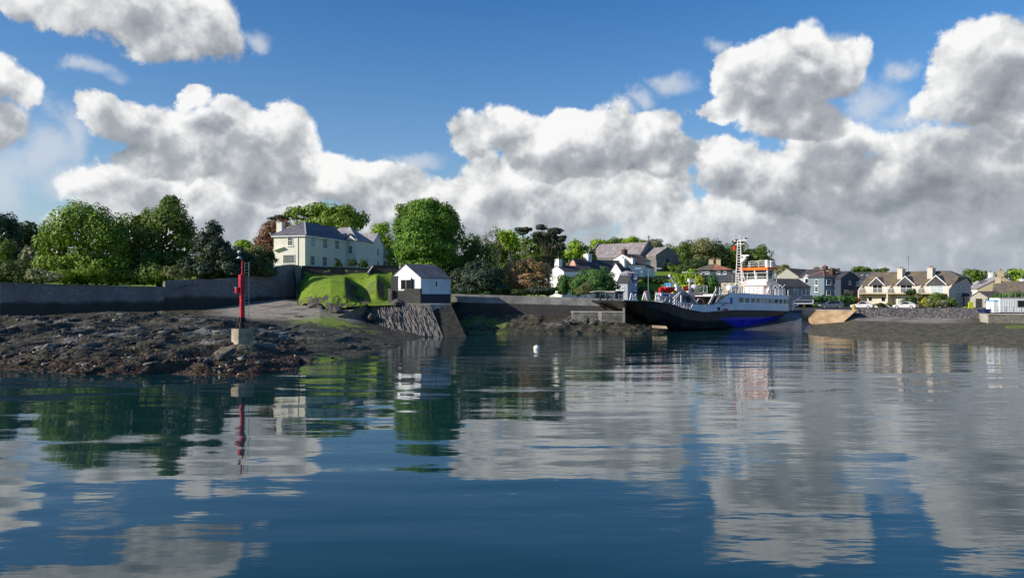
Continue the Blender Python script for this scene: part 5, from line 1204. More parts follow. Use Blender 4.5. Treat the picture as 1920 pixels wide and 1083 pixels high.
# raised gangway with stairs on the left of the wheelhouse
g0, g1 = fp(1341,551,1.6), fp(1385,551,1.6)
zG = fp(1360,550.5,1.6).z
fbox('f_int','gangway', g0.x, g1.x, 1.5, 4.5, zG-.25, zG-.08); rail([(g0.x,1.5,zG-.08),(g1.x,1.5,zG-.08)], 1.25, 3, .9, r=.07)
for x_ in (g0.x+2.6, g0.x+4.2): fbox('f_int','gangway_post', x_, x_+.2, 1.6, 1.8, fp(1320,584).z, zG-.26)
fbox('dark','equipment_locker', g0.x+2.5, g1.x-.5, 4.6, 5.2, fp(1330,575).z, zG-.4)
for dx in (0, 1.35):
    m_ = MB(); top_ = Vector((g0.x+.1+dx,1.4,zG+.9)); bot_ = Vector((fp(1328,571,1.4).x+dx,1.4,fp(1328,571,1.4).z)); m_.prism([top_,top_+Vector((.34,0,0)),bot_+Vector((.34,0,0)),bot_], (0,.12,0)); sg = m_.build('stair_stringer', M['f_int'], FE)
m_ = MB()
for k in range(12): q = Vector((bot_.x-1.2,1.5,bot_.z)).lerp(Vector((top_.x-1.2,1.5,zG-.1)), (k+.5)/12); m_.box(q.x+.25,q.x+1.1,1.5,2.4,q.z,q.z+.07)
m_.build('stair_treads', M['steel_dark'], FE)
# liferaft canister
a = fp(1373,540.5,1.0); lf = MB(); lf.lathe((0,0,0),[(.25,-1.1),(.62,-.95),(.72,-.5),(.72,.5),(.62,.95),(.25,1.1)],16); o_ = lf.build('liferaft_canister', M['f_int'], FE, smooth=True); o_.rotation_euler = (0,R(90),0); o_.location = (a.x,1.0,a.z); o_.scale = (.8,.8,1)
m_ = MB(); 
for x_ in (-.6,.5): m_.box(x_,x_+.1,-.5,.5,-1.0,-.45)
c_ = m_.build('canister_cradle', M['steel'], FE); c_.location = (a.x,1.0,a.z)
# wheelhouse block: its front, towards the bow, faces left and catches the sun
def fo(px, xq):
    # beam offset of a photo column on the athwartships plane x = xq
    o = FO + fu * xq; t = (px - 960) / F; return (t * o.y - o.x) / (fv.x - t * fv.y)
def fz(px, py, xq): q = FO + fu*xq + fv*fo(px, xq); return Zat(py, q.y)
XC = fs(1441, 1.0); oL = fo(1388, XC)
zF = fz(1415, 527, XC); zR0 = fz(1415, 506.3, XC); zR1 = fz(1415, 501.4, XC)
d0, d1 = fo(1431, XC+.4), fo(1393, XC+.4)
fbox('f_int','deckhouse', XC+.4, XC+1.6, d0, d1, zD+.003, zF-.2, bevel=.03)
fbox('f_pink','deckhouse_recess', XC+.9, XC+1.6, 1.6, d0-.01, zD+.003, zF-.3)
m_ = MB(); ow = fo(1384.5, XC-.5); m_.prism([(XC-.6,.9,zF),(XC-.6,ow,zF),(XC-.1,ow-.5,zF-.75),(XC-.1,1.3,zF-.75)], (2.6,0,0)); m_.build('bridge_wing', M['f_int'], FE)
rail([(XC-.55,ow,zF),(XC-.55,.95,zF),(XC+1.9,.95,zF)], 1.45, 2, 2.0, r=.06)
g0_, g1_ = fo(1438.5, XC), fo(1393, XC)
m_ = MB(); gl = [(XC+.35,g1_-.25,zF+.003),(XC+.35,g0_+.25,zF+.003),(XC+1.5,g0_+.25,zF+.003),(XC+1.5,g1_-.25,zF+.003)]; gh = [(XC,g1_+.1,zR0-.003),(XC,g0_-.05,zR0-.003),(XC+1.6,g0_-.05,zR0-.003),(XC+1.6,g1_+.1,zR0-.003)]
def clearglass():
    m = bpy.data.materials.new('wheelhouse_glass'); m.use_nodes = True; t = NT(m.node_tree); o = m.node_tree.nodes['Material Output']
    g = t.n('ShaderNodeBsdfGlossy', {'Roughness': .03, 'Color': (.9,.95,1,1)}); tr = t.n('ShaderNodeBsdfTransparent', {'Color': (.42,.5,.48,1)}); fr = t.n('ShaderNodeFresnel', {0: 1.5}); mx = t.n('ShaderNodeMixShader', {0: fr.outputs[0], 1: tr.outputs[0], 2: g.outputs[0]}); t.l.new(mx.outputs[0], o.inputs[0]); return m
M['clear'] = clearglass()
m_.add(gl+gh, [(0,1,5,4),(1,2,6,5),(2,3,7,6),(3,0,4,7)]); wg = m_.build('wheelhouse_glazing', M['clear'], FE)
m_ = MB(); V3 = lambda q: Vector(q)
for i,j,ks in ((0,1,(0,.5,1)),(1,2,(1,)),(2,3,(.5,1))):
    for k in ks: m_.bar(V3(gl[i]).lerp(V3(gl[j]),k), V3(gh[i]).lerp(V3(gh[j]),k), .24)
for i in range(4): m_.bar(V3(gl[i])+Vector((0,0,.2)), V3(gl[(i+1)%4])+Vector((0,0,.2)), .14, .45)
m_.build('window_posts', M['f_int'], wg)
m_ = MB(); m_.box(XC+.5,XC+1.0,g0_+1.2,g1_-1.2,zF+.01,zF+1.2); m_.build('control_console', M['f_grey'], wg)
m_ = MB(); m_.box(XC-.35,XC-.15,.85,oL,zR0,zR1); m_.box(XC-.15,XC+1.8,.85,1.05,zR0,zR1); m_.box(XC-.15,XC+1.8,oL-.2,oL,zR0,zR1); m_.build('orange_fascia', M['f_orange'], FE)
fbox('f_int','wheelhouse_roof', XC-.15, XC+1.8, 1.05, oL-.2, zR0+.05, zR1-.03)
rail([(XC-.1,oL-.4,zR1),(XC-.1,1.1,zR1),(XC+1.7,1.1,zR1),(XC+1.7,oL-.4,zR1)], 1.15, 3, 1.8, r=.04)
fbox('f_int','vent_box', XC+.2, XC+.7, 1.5, 2.0, zR1, zR1+1.25)
# funnels / right-hand columns and the box on the roof end
fbox('f_int','roof_locker', XC+.8, XC+1.7, 1.15, 2.2, zR1, zR1+1.1)
m_ = MB(); m_.bar((XC+1.0,1.6,zF-.75), (XC+.2,1.6,zD+.1), .35); m_.build('support_strut', M['f_int'], FE)
m_ = MB(); m_.bar((XC+2.0,3.0,zF+.2), (XC+2.3,3.0,zD+.1), .6); m_.build('exhaust_stack', M['f_grey'], FE)
m_ = MB()
for k in range(3): y_ = d0+.9+k*.35; m_.bar((XC+.33,y_,zD+.1), (XC+.33,y_,zF-.8), .07)
m_.build('wall_ladder', M['f_int'], FE)
# lattice mast
mo = oL-.9; xm = XC-1.3; mt0 = Vector((xm,0,0)); mt1 = Vector((xm+1.5,0,0)); zM = fz(1392,452,XC); zB = fz(1392,527,XC)
m_ = MB(); legs = [(xm,mo+.7),(xm,mo-.7),(xm+1.0,mo)]; tops = [(xm+.1,mo+.35),(xm+.1,mo-.35),(xm+.5,mo)]; my = mo
for (lx,ly),(tx,ty) in zip(legs,tops): m_.bar((lx,ly,zB-.5),(tx,ty,zM),.11)
n_ = 15
for k in range(n_):
    t = k/n_; q = [Vector((lx+(tx-lx)*t, ly+(ty-ly)*t, zB+(zM-zB)*t)) for (lx,ly),(tx,ty) in zip(legs,tops)]
    for i in range(3): m_.bar(q[i], q[(i+1)%3], .05)
X0 = xm+.1
m_.bar((X0,my+1.6,zM),(X0,my-1.9,zM+.05),.11); m_.bar((X0,my+1.1,zM-.6),(X0,my-1.2,zM-.6),.08)
for dy,hh in ((1.4,1.5),(-.1,.9),(-1.2,.7),(-1.85,.9)): m_.bar((X0,my+dy,zM-.05),(X0,my+dy,zM+hh),.06)
m_.build('lattice_mast', M['f_int'], FE)
m_ = MB()
for dy,dz in ((1.5,.0),(1.0,-.35),(.6,.15),(-1.7,.35),(-.7,-.3),(1.2,-.55)): m_.box(X0-.14,X0+.14,my+dy-.14,my+dy+.14,zM+dz-.2,zM+dz+.14)
m_.build('mast_lights', M['black'], FE)
zq = fz(1400,484,XC)
m_ = MB(); m_.prism([(X0,my-.3,zq-.9),(X0,my-1.5,zq),(X0,my-.3,zq)], (.5,0,0)); rb2 = m_.build('radar_bracket', M['f_int'], FE)
m_ = MB(); m_.box(X0,X0+.4,my-2.2,my-.3,zq+.3,zq+.55); m_.lathe((X0+.2,my-1.2,zq+.01),[(.3,0),(.25,.3)],10); m_.build('radar_scanner', M['f_int'], rb2, bevel=.03)
m_ = MB(); fy = my+1.0; fzz = zM-1.0; m_.prism([(X0,fy,fzz-.5),(X0,fy+.55,fzz-.75),(X0,fy+.6,fzz-.1),(X0,fy,fzz+.3)], (.03,0,0)); m_.build('red_flag', M['f_red'], FE)
# stern fittings
m_ = MB()
for a,b in (((1486.5,566),(1501,557)),((1486.5,567),(1496,571)),((1487,566),(1486.5,582)),((1487,574),(1497,572))):
    m_.bar(fp(a[0],a[1],1.2), fp(b[0],b[1],1.2), .13)
m_.build('stern_davit', M['paint'], FE)
# ---- far (starboard) tower with coloured panels
O = 9.6; t0, t1 = fp(1290,570,O), fp(1324,570,O); zT1 = fp(1305,548.5,O).z; zT2 = fp(1305,537,O).z; zb_ = fp(1305,572,O).z
fbox('f_pink','side_house', t0.x, t1.x, O, ferry_beam-.15, zb_, zT1, bevel=.03); fbox('f_int','side_house_deck', t0.x-.2, t1.x+.2, O-.3, ferry_beam, zT1+.003, zT1+.14)
rail([(t0.x,O-.25,zT1+.14),(t1.x,O-.25,zT1+.14)], 1.15, 3, .8, r=.07)
for x0,x1,mm in ((1297,1301.3,'f_blue'),(1302.5,1306.8,'yellow'),(1308.3,1313.3,'f_green')):
    a, b = fp(x0,540.5,O-.35), fp(x1,548,O-.35); fbox(mm,'rail_panel', a.x, b.x, O-.36, O-.33, b.z, a.z)
a, b = fp(1292.5,538,O-.1), fp(1297,548,O-.1); fbox('f_int','deck_locker', a.x, b.x+.2, O-.1, O+.7, zT1+.15, a.z)
a = fp(1303.5,539,O+.6); m_ = MB(); m_.lathe((a.x,O+.8,zT1+.14),[(.5,0),(.6,.9),(.62,1.1),(.45,1.3),(.1,1.4)],14); m_.build('radome', M['f_int'], FE, smooth=True)
a, b = fp(1306.5,556.5,O), fp(1311,565,O); fbox('f_red','fire_locker', a.x, b.x, O-.3, O-.003, b.z, a.z)
m_ = MB(); a = fp(1306,571,O-.6)
arc = [Vector((a.x+.9+.9*math.cos(q), O-.6, a.z+1.1*math.sin(q))) for q in np.linspace(math.pi,0,9)]
for i in range(8): m_.bar(arc[i],arc[i+1],.26)
m_.build('deck_hoop', M['f_int'], FE)
a, b = fp(1319.3,549,O-.2), fp(1324.6,555,O-.2); fbox('yellow','sign_box', a.x, b.x, O-.35, O-.06, b.z, a.z)
a, b = fp(1279.5,536.5,O), fp(1290.3,545.5,O); fbox('f_orange','orange_screen', a.x, b.x, O-.1, O, b.z, a.z)
m_ = MB()
for k in range(5): x_ = a.x+(b.x-a.x)*(k+.5)/5; m_.box(x_-.04,x_+.04,O-.14,O-.104,b.z,a.z)
m_.build('screen_ribs', M['f_red'], FE)
m_ = MB(); a = fp(1292.6,547,O); m_.bar(a, fp(1292.6,529,O), .16); m_.bar(fp(1285.5,528,O), fp(1297,528,O), .12); p_ = fp(1294.7,526,O); m_.box(p_.x-.5,p_.x+.6,O-.25,O+.25,p_.z-.25,p_.z+.3); m_.build('radar_post', M['f_int'], FE)
# ---- ramp hoist gear and frames at the bow
O2 = 1.0; m_ = MB()
m_.prism([fp(1262,567,O2), fp(1308,570.5,O2), fp(1291,549,O2), fp(1285.5,546.5,O2), fp(1277,547,O2)], (0,.25,0)); m_.build('hoist_plate', M['f_grey'], FE)
m_ = MB(); m_.bar(fp(1290,546.5,O2-.1), fp(1308,570,O2-.1), .16); m_.bar(fp(1274,549,O2-.1), fp(1262,559,O2-.1), .18); m_.build('hoist_stay', M['f_int'], FE)
m_ = MB(); m_.bar(fp(1289,555,O2-.3), fp(1293,565,O2-.3), .42); m_.bar(fp(1284.5,551,O2-.3), fp(1282,563,O2-.3), .12); m_.build('hydraulic_ram', M['black'], FE)
fbox('f_grey','side_house', fp(1240,566,O).x, fp(1290,566,O).x, O-.2, ferry_beam-.2, fp(1262,571,O).z, fp(1262,548,O).z)
m_ = MB()
for a,b in (((1239.5,549.5),(1239.5,565)),((1239.5,550),(1256,550)),((1256,549.5),(1256,566)),((1239.5,556),(1256,556)),((1256,556),(1265,550.5)),((1241,556),(1244,566)),((1250,556),(1246,566)),((1231,554),(1228.5,563)),((1229,554),(1237,554)),((1237,554),(1237,563)),((1228.5,563),(1238,563))): m_.bar(fp(a[0],a[1],4), fp(b[0],b[1],4), .17)
m_.build('boat_frame', M['f_int'], FE)
for x0,x1 in ((1241.5,1254.5),(1257,1261.5)): a, b = fp(x0,551.3,4.2), fp(x1,555,4.2); fbox('f_blue','frame_panel', a.x, b.x, 4.15, 4.25, b.z, a.z)
m_ = MB()
for x_,y0,y1 in ((1265,560,571),(1269,562,573),(1273.5,565,574.5),(1277,553,576),(1283,568,578),(1288,570,579),(1294,568,580)): m_.bar(fp(x_,y0,.5), fp(x_,y1,.5), .14)
for a,b in (((1262,564),(1282,570)),((1262,570),(1284,576)),((1277,568),(1298,570)),((1277,553),(1277,576)),((1283,576),(1297,576))): m_.bar(fp(a[0],a[1],.5), fp(b[0],b[1],.5), .1)
m_.build('deck_railing', M['paint'], FE)
a, b = fp(1281,573,.8), fp(1296,579,.8); fbox('f_pink','deck_box', a.x, b.x, .8, 1.4, b.z, a.z)
m_ = MB()
for a,b in (((1181,562.5),(1183.5,550)),((1183.5,550),(1186,550)),((1186,550),(1188,562.5)),((1188,562.5),(1192,551)),((1184,557),(1194,557)),((1192,551),(1193.5,562.5)),((1204.5,562.5),(1208,549)),((1208,549),(1209.5,562.5)),((1168,562.5),(1196,563))): m_.bar(fp(a[0],a[1],3), fp(b[0],b[1],3), .14)
m_.build('ramp_trestle', M['paint'], FE)
m_ = MB(); m_.prism([fp(1209.5,546,2.5), fp(1217,545,2.5), fp(1221,563,2.5), fp(1214,563.5,2.5)], (0,.3,0)); m_.build('ramp_fender', M['f_pink'], FE)
m_ = MB(); m_.bar(fp(1256,518,6), fp(1268,533,6), .26); m_.bar(fp(1268,533,6), fp(1270,548,6), .55); m_.tube(fp(1255.5,517,6)+Vector((0,0,-.15)), fp(1255.5,517,6)+Vector((0,0,.25)), .2, n=10); m_.bar(fp(1272,536,6), fp(1280,545,6), .2); m_.bar(fp(1266,545,6), fp(1284,545,6), .12); m_.build('deck_crane', M['f_int'], FE)
a, b = fp(1261.5,543.5,5.5), fp(1268,550,5.5); fbox('yellow','crane_locker', a.x, b.x, 5.4, 6.0, b.z, a.z)
# red rescue boat carried in its frame: it lifts away, so it is a thing of its own
w = lambda v: FO + fu*v.x + fv*v.y + Vector((0,0,v.z))
c_ = w(fp(1252,545,4.0)); rbt = thing('rescue_boat', 'small red rescue boat stowed above the ferry bow frame', 'boat', tuple(c_), FA)
m_ = MB(); sec = []
for x_,hw,zk,zt in ((-1.1,.35,.0,.45),(-.9,.5,-.3,.42),(0,.55,-.38,.38),(.9,.48,-.3,.45),(1.35,.2,.05,.58)): sec.append([(x_,-hw,zt),(x_,-hw*.9,zt-.25),(x_,0,zk),(x_,hw*.9,zt-.25),(x_,hw,zt)])
V = [p for s_ in sec for p in s_]; fs2 = [(i*5+j, i*5+j+1, i*5+j+6, i*5+j+5) for i in range(4) for j in range(4)] + [(i*5, i*5+5, i*5+9, i*5+4) for i in range(4)] + [(0,4,3,2,1),(20,21,22,23,24)]
m_.add(V, fs2).build('hull', M['f_red'], rbt)
m_ = MB(); m_.tube((-1.1,-.5,.45),(1.2,-.4,.5),.16,n=10); m_.tube((-1.1,.5,.45),(1.2,.4,.5),.16,n=10); m_.build('tube', M['f_red'], rbt, smooth=True)
m_ = MB(); m_.box(-1.75,-1.15,-.25,.25,-.3,.5); m_.build('outboard_motor', M['f_red'], rbt, bevel=.06)

# ================================================================ QUAY, ROAD, SLIP
def sheet(name, pts, m, kind='structure', th=None):
    """pts: (px, D, z)"""
    o = MB().add([(PX(a,b), b, c) for a,b,c in pts], [tuple(range(len(pts)))]).build(name, M[m]); tag(o, None, None, kind=kind); return o
MQ = MB()
def strip(name, rows, m):
    """rows of (px, D, z) near edge / far edge pairs"""
    V = []; 
    for (a, b) in rows: V += [(PX(a[0],a[1]),a[1],a[2]), (PX(b[0],b[1]),b[1],b[2])]
    o = MB().add(V, [(2*i,2*i+2,2*i+3,2*i+1) for i in range(len(rows)-1)]).build(name, M[m]); return tag(o, None, None, kind='structure')
strip('quay_road', [((1168,124.5,4.30),(1168,150,4.5)),((1215,138.5,2.93),(1200,166,3.95)),((1330,141,2.93),(1320,162,3.3)),((1450,142,2.90),(1440,163,3.15)),((1500,142,2.90),(1500,160,3.1)),((1605,140,2.95),(1605,160.5,3.15)),((1715,139,3.12),(1715,155.5,3.2)),((1840,138.5,3.16),(1840,152,3.25)),((1960,125,3.1),(1960,150,3.3)),((2350,115,3.1),(2350,146,3.3))], 'asphalt')
# ferry slip between ferry stern and the pale pier
strip('ferry_slip', [((1250,126,.3),(1260,139,2.9)),((1330,126,-.3),(1330,141.5,2.9)),((1480,122,-.3),(1480,142.5,2.9)),((1503,117,-.15),(1503,142.5,2.9)),((1530,114,-.1),(1516,134,.9))], 'slipcon')
# pale concrete jetty
jt = thing('concrete_jetty', 'sunlit orange-tan concrete jetty with sloping end beside the ferry stern', 'jetty', (PX(1550,134), 134, 0))
a = Vector((PX(1504,136.5),136.5,0)); b = Vector((PX(1604,132.5),132.5,0)); a2 = Vector((PX(1522,141),141,0)); b2 = Vector((PX(1607,137),137,0))
zt = 2.96; m_ = MB()
top = [Vector((p.x,p.y,zt)) for p in (a,b,b2,a2)]
bot = [Vector((PX(1504,136.3),136.3,1.0)), Vector((PX(1526,131.5),131.5,.45)), Vector((PX(1572,129.8),129.8,.35)), Vector((b2.x-2.4,b2.y,.5)), Vector((a2.x,a2.y,.5))]
m_.add(top+bot, [(0,1,2,3),(0,4,5),(0,5,6,1),(1,6,7,2),(2,7,8,3),(3,8,4,0),(4,8,7,6,5)])
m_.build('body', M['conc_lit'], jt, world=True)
m_ = MB(); 
for i,(p,q) in enumerate(((a,b),)): m_.prism([p+Vector((-.1,-.1,zt+.003)), q+Vector((.1,-.1,zt+.003)), q+Vector((.1,.5,zt+.003)), p+Vector((-.1,.5,zt+.003))], (0,0,.16))
m_.build('kerb', M['conc_pale'], jt, world=True)
m_ = MB(); m_.bar(P(1513.5,584,136.0), P(1513.5,599,133.5), .1); m_.build('joint', M['dark'], jt, world=True)
for px_,lab in ((1507.5,'orange mooring bollard at the left end of the concrete jetty'),(1600.5,'orange mooring bollard at the right end of the concrete jetty')):
    D_ = 137.2 if px_ < 1550 else 133.6; bo = thing('bollard', lab, 'bollard', (PX(px_,D_), D_, zt+.16 if px_ < 1550 else zt+.16), 0, 'bollards on the concrete jetty')
    MB().lathe((0,0,0),[(.30,0),(.30,.06),(.20,.10),(.18,.55),(.26,.65),(.26,.78),(.10,.9)],14).build('bollard_body', M['yellow'], bo, smooth=True); MB().lathe((0,0,-.1),[(.42,0),(.42,.09)],14).build('foot', M['f_orange'], bo)
# stone revetment up to the road
def revet():
    rt = thing('stone_revetment', 'sloping rubble stone bank below the road and the cream houses', 'embankment', (PX(1720,136), 136, 1))
    tp = [(1603,138.5,3.1),(1640,138.6,3.15),(1715,138.2,3.28),(1780,137.5,3.3),(1842,136.5,3.3)]; bt = [(1603,136.2,1.5),(1640,135.0,1.5),(1715,131.5,1.2),(1780,126.5,1.0),(1842,121.5,.9)]
    T = [Vector((PX(a,b),b,c)) for a,b,c in tp]; B = [Vector((PX(a,b),b,c)) for a,b,c in bt]; nu, nv = 260, 34; V = []
    for j in range(nv):
        for i in range(nu):
            u_ = i/(nu-1)*4; k = min(3,int(u_)); f = u_-k; V.append(tuple(T[k].lerp(T[k+1],f).lerp(B[k].lerp(B[k+1],f), j/(nv-1))))
    V = np.array(V); n = (fbm(V[:,0]*1.1, V[:,1]*.9+V[:,2]*2, 3, 91, .6)-.5)*.9 + np.abs(2*vnoise(V[:,0]*1.7, V[:,1]*1.5+V[:,2]*1.7, 93)-1)*.35
    V[:,2] += n*.5; V[:,1] -= n*.6
    V = np.concatenate([V.reshape(nv,nu,3), (V.reshape(nv,nu,3)[:1]+np.array([0,1.2,0]))[:1]],0) if False else V.reshape(nv,nu,3)
    cap = V[:1].copy(); cap[:,:,1] += 1.0; V = np.concatenate([cap, V],0); nv += 1
    i = np.arange(nu*nv).reshape(nv,nu); Q = np.stack([i[:-1,:-1],i[:-1,1:],i[1:,1:],i[1:,:-1]],-1).reshape(-1,4)
    np_mesh('rubble_face', V.reshape(-1,3)-np.array(rt.location), Q, M['revet'], rt)
revet()
# harbour pier wall on the far right
pr_ = thing('pier_wall', 'pale grey stone pier wall at the right edge with rounded end', 'pier', (PX(1850,118), 118, 0))
m_ = MB(); A0 = Vector((PX(1838,119),119,.2)); A1 = Vector((PX(1853,116),116,.2)); A2 = Vector((PX(2080,112),112,.2)); A3 = Vector((PX(2080,126),126,.2)); A4 = Vector((PX(1842,131),131,.2))
m_.prism([A1+Vector((.003,0,0)),A2,A3,A4], (0,0,2.55-.0)); m_.build('masonry', M['stone_pale'], pr_, world=True)
m_ = MB(); m_.prism([A0,A1,A4+Vector((.0,0,0)),A4+Vector((-.6,0,0))], (0,0,2.62)); m_.build('corner_block', M['conc_pale'], pr_, world=True)
m_ = MB(); m_.prism([A1+Vector((0,-.12,2.553)),A2+Vector((0,-.12,2.553)),A2+Vector((0,.7,2.553)),A1+Vector((0,.7,2.553))], (0,0,.14)); m_.build('coping', M['conc_pale'], pr_, world=True)
strip('pier_top', [((1843,131.5,2.80),(1843,139,3.18)),((1862,118.5,2.757),(1862,139,3.18)),((2080,112.8,2.757),(2080,127,3.12))], 'paving')
rl = thing('pier_railing', 'thin railing along the pier in front of the blue skip', 'railing', (PX(1857,117.5), 117.5, 2.85))
m_ = MB(); ra, rb3 = Vector((PX(1857,117.4),117.4,2.85)), Vector((PX(1990,114.8),114.8,2.85))
for k in range(10): q = ra.lerp(rb3,k/9); m_.bar(q, q+Vector((0,0,1.1)), .06)
for hh in (.55,1.1): m_.bar(ra+Vector((0,0,hh)), rb3+Vector((0,0,hh)), .04)
m_.build('rails', M['steel'], rl, world=True)
# skip, tank and container on the pier
sk = thing('waste_skip', 'dark blue steel skip standing on the pier', 'skip', (PX(1859,122), 122, 2.86))
w2_ = PX(1874,122)-PX(1844,122); m_ = MB(); z_h = Zat(579.5,122)-2.86
m_.add([(-w2_/2+.3,0,0),(w2_/2-.3,0,0),(w2_/2-.3,1.7,0),(-w2_/2+.3,1.7,0),(-w2_/2,-.1,z_h),(w2_/2,-.1,z_h),(w2_/2,1.8,z_h),(-w2_/2,1.8,z_h)],[(0,3,2,1),(4,5,6,7),(0,1,5,4),(1,2,6,5),(2,3,7,6),(3,0,4,7)]); m_.build('body', M['blue_skip'], sk)
m_ = MB(); 
for k in range(6): x_ = -w2_/2+.35+k*(w2_-.7)/5; m_.bar((x_,-.08,.05),(x_,-.16,z_h-.02),.08)
m_.bar((-w2_/2,-.14,z_h),(w2_/2,-.14,z_h),.1); m_.build('ribs', M['blue_skip'], sk)
ct = thing('site_cabin', 'white cabin with a dark window at the right edge of the pier', 'cabin', (PX(1874,121), 121, 2.86))
w3 = 8.5; h3 = Zat(559,121)-2.86
m_ = MB(); m_.box(0,w3,0,2.6,.12,h3); m_.build('body', M['white'], ct, bevel=.05)
m_ = MB(); [m_.box(.25+k*.4,.29+k*.4,-.03,-.003,.3,h3-.2) for k in range(8)]; m_.build('cladding_ribs', M['white'], ct)
m_ = MB(); x_ = PX(1908,121)-PX(1874,121); m_.box(x_,x_+1.6,-.06,-.004,h3*.40,h3*.85); m_.build('window', M['glass'], ct)
m_ = MB(); m_.box(.0,w3,-.04,2.64,h3+.003,h3+.1); m_.build('roof', M['conc_pale'], ct)
m_ = MB(); m_.box(-.75,-.02,.2,2.2,.1,h3-.5); sl_ = m_.build('side_locker', M['white'], ct)
MB().box(-.76,-.0,.18,2.22,h3-.497,h3-.3).build('lid', M['sign_blue'], sl_)
rl = thing('roof_railing', 'metal railing above the white cabin', 'railing', (PX(1880,131), 131, 3))
m_ = MB(); z1_, z0_ = Zat(549.5,131), Zat(557,131)
for px_ in range(1880,2000,12): m_.bar((PX(px_,131),131,3),(PX(px_,131),131,z1_), .07)
for z_ in (z0_,z1_): m_.bar((PX(1880,131),131,z_),(PX(1992,131),131,z_), .06)
m_.build('rails', M['steel'], rl, world=True)
ss = thing('warning_sign', 'bright yellow box sign at the edge of the road', 'sign', (PX(1820,138), 138, 3.2))
m_ = MB(); m_.box(-.42,.42,-.12,.12,.05,1.2); m_.build('panel', M['hivis'], ss, bevel=.03); m_ = MB(); m_.bar((0,0,-.1),(0,0,.1),.2); m_.build('foot', M['dark'], ss)
m_ = MB(); m_.bar((-.15,0,1.2),(-.15,0,1.6),.1); m_.build('beacon_light', M['yellow'], ss)

# ================================================================ CARS
CP = {}
def make_car(kind, body, label, px, D, z, rz, L=4.4):
    r = thing('parked_car', label, 'car', (PX(px,D), D, z), rz, 'cars parked along the quay road')
    est = kind == 'estate'; hh = 1.5 if est else 1.42; W_ = .86
    low = [(-L/2,.35),(-L/2+.05,.62),(-L/2+.25,.78),(-L/2+1.15,.92),(L/2-.35,.98),(L/2-.06,.85),(L/2,.45),(L/2-.1,.25),(-L/2+.15,.22)]
    top = [(-L/2+1.15,.92),(-L/2+1.95,hh-.05),(-L/2+2.4,hh),(L/2-.95,hh) if est else (L/2-1.55,hh),(L/2-.15,1.05) if est else (L/2-.55,.98)]
    m = MB(); m.prism([(x,-W_,z_) for x,z_ in low], (0,2*W_,0)); m.build('body', M[body], r, bevel=.06)
    ring = [Vector((x,0,z_)) for x,z_ in top]; V = []
    for sgn in (-1,1):
        for q in ring: V.append((q.x, sgn*(W_-.06-.20*(q.z-.92)/(hh-.92)), q.z+.003))
    n = len(ring); c = MB(); c.add(V, [tuple(range(n)), tuple(range(n,2*n))[::-1]]+[(i,(i+1)%n,n+(i+1)%n,n+i) for i in range(n)]); c.build('cabin_glass', M['glass'], r)
    rf = MB(); x0, x1 = ring[1].x+.12, ring[3].x+.05; rf.box(x0,x1,-W_+.20,W_-.20,hh-.03,hh+.04)
    for sgn in (-1,1):
        y = sgn*(W_-.09); yt = sgn*(W_-.22)
        rf.bar((ring[0].x+.05,y,.95),(ring[1].x+.1,yt,hh-.02),.07); rf.bar((ring[3].x,yt,hh-.02),(ring[4].x-.03,y,1.0),.10 if not est else .16); rf.bar((ring[1].x+1.15,y+.0,.95),(ring[1].x+1.1,yt,hh-.02),.07)
        if est: rf.bar((ring[1].x+2.0,y,.95),(ring[1].x+1.95,yt,hh-.02),.08)
    rf.build('roof_and_pillars', M[body], r, bevel=.012)
    for sx in (-L/2+.82, L/2-.82):
        for sgn in (-1,1):
            wv = MB(); wv.tube((sx,sgn*(W_-.20),.32),(sx,sgn*(W_+.015),.32),.32,n=18); wh = wv.build('wheel', M['tyre'], r); rm = MB(); rm.tube((sx,sgn*(W_+.012),.32),(sx,sgn*(W_+.03),.32),.20,n=14); rm.build('rim', M['steel'], wh)
    for sgn in (-1,1):
        q = MB(); q.box(-L/2-.01,-L/2+.16,sgn*.52-.16,sgn*.52+.16,.58,.72); q.build('headlight', M['paint'], r); q = MB(); q.box(L/2-.12,L/2+.01,sgn*.62-.13,sgn*.62+.13,.66,.86); q.build('tail_light', M['f_red'], r)
        q = MB(); q.box(ring[0].x+.35,ring[0].x+.5,sgn*(W_+.0),sgn*(W_+.16),.92,1.04); q.build('wing_mirror', M[body], r)
    q = MB(); q.box(-L/2-.02,-L/2+.03,-.4,.4,.3,.45); q.build('bumper_grille', M['dark'], r)
M['car_grey'] = mat('metallic_blue_grey_car_paint', (.13,.16,.19), .28, .05, 1, metal=.5, spec=.6)
M['car_white'] = mat('white_car_paint', (.58,.58,.57), .25, .03, 1, spec=.6)
make_car('estate','car_grey','blue-grey estate car parked beside the dark hedge', 1558, 153, 3.02, R(-8), 4.6)
make_car('saloon','car_white','white car parked just right of the concrete jetty', 1617, 151, 2.98, R(-38), 4.2)
make_car('saloon','car_white','white saloon car parked in front of the evergreen shrubs of the cream houses', 1697, 148, 3.0, R(-40), 4.2)

# ================================================================ PUB and houses on the right
pb = House('public_house', 'low beige building with a dark roof and glazed white gables behind the ferry stern', 'building', (1468,160),(1519,163), 7, 4.2, Zat(538,161), Zat(523,163), 'x', 'beige', 'slate_dark', .25)
for x0,x1,y0,y1 in ((1488,1492.5,539,543),(1504,1509,539,552.5),(1512,1515.5,539,552.5)): win_px(pb,'f',x0,x1,y0,y1,nx=1,nz=2)
for x0,x1 in ((1488,1494),(1496,1502)): win_px(pb,'f',x0,x1,549,552.8,nx=1,nz=1,sill=False)
m_ = MB()
for x_ in (1487,1495.5,1503.3,1510.5): s0,_ = face_at(pb,'f',x_); m_.box(s0-.07,s0+.07,-.08,-.004,0,pb.h-.1)
m_.build('pilaster', M['paint'], pb.root)
cv_ = thing('conservatory', 'white-framed glazed conservatory with three pointed gables beside the beige pub', 'conservatory', (PX(1448,158), 158, 4.2))
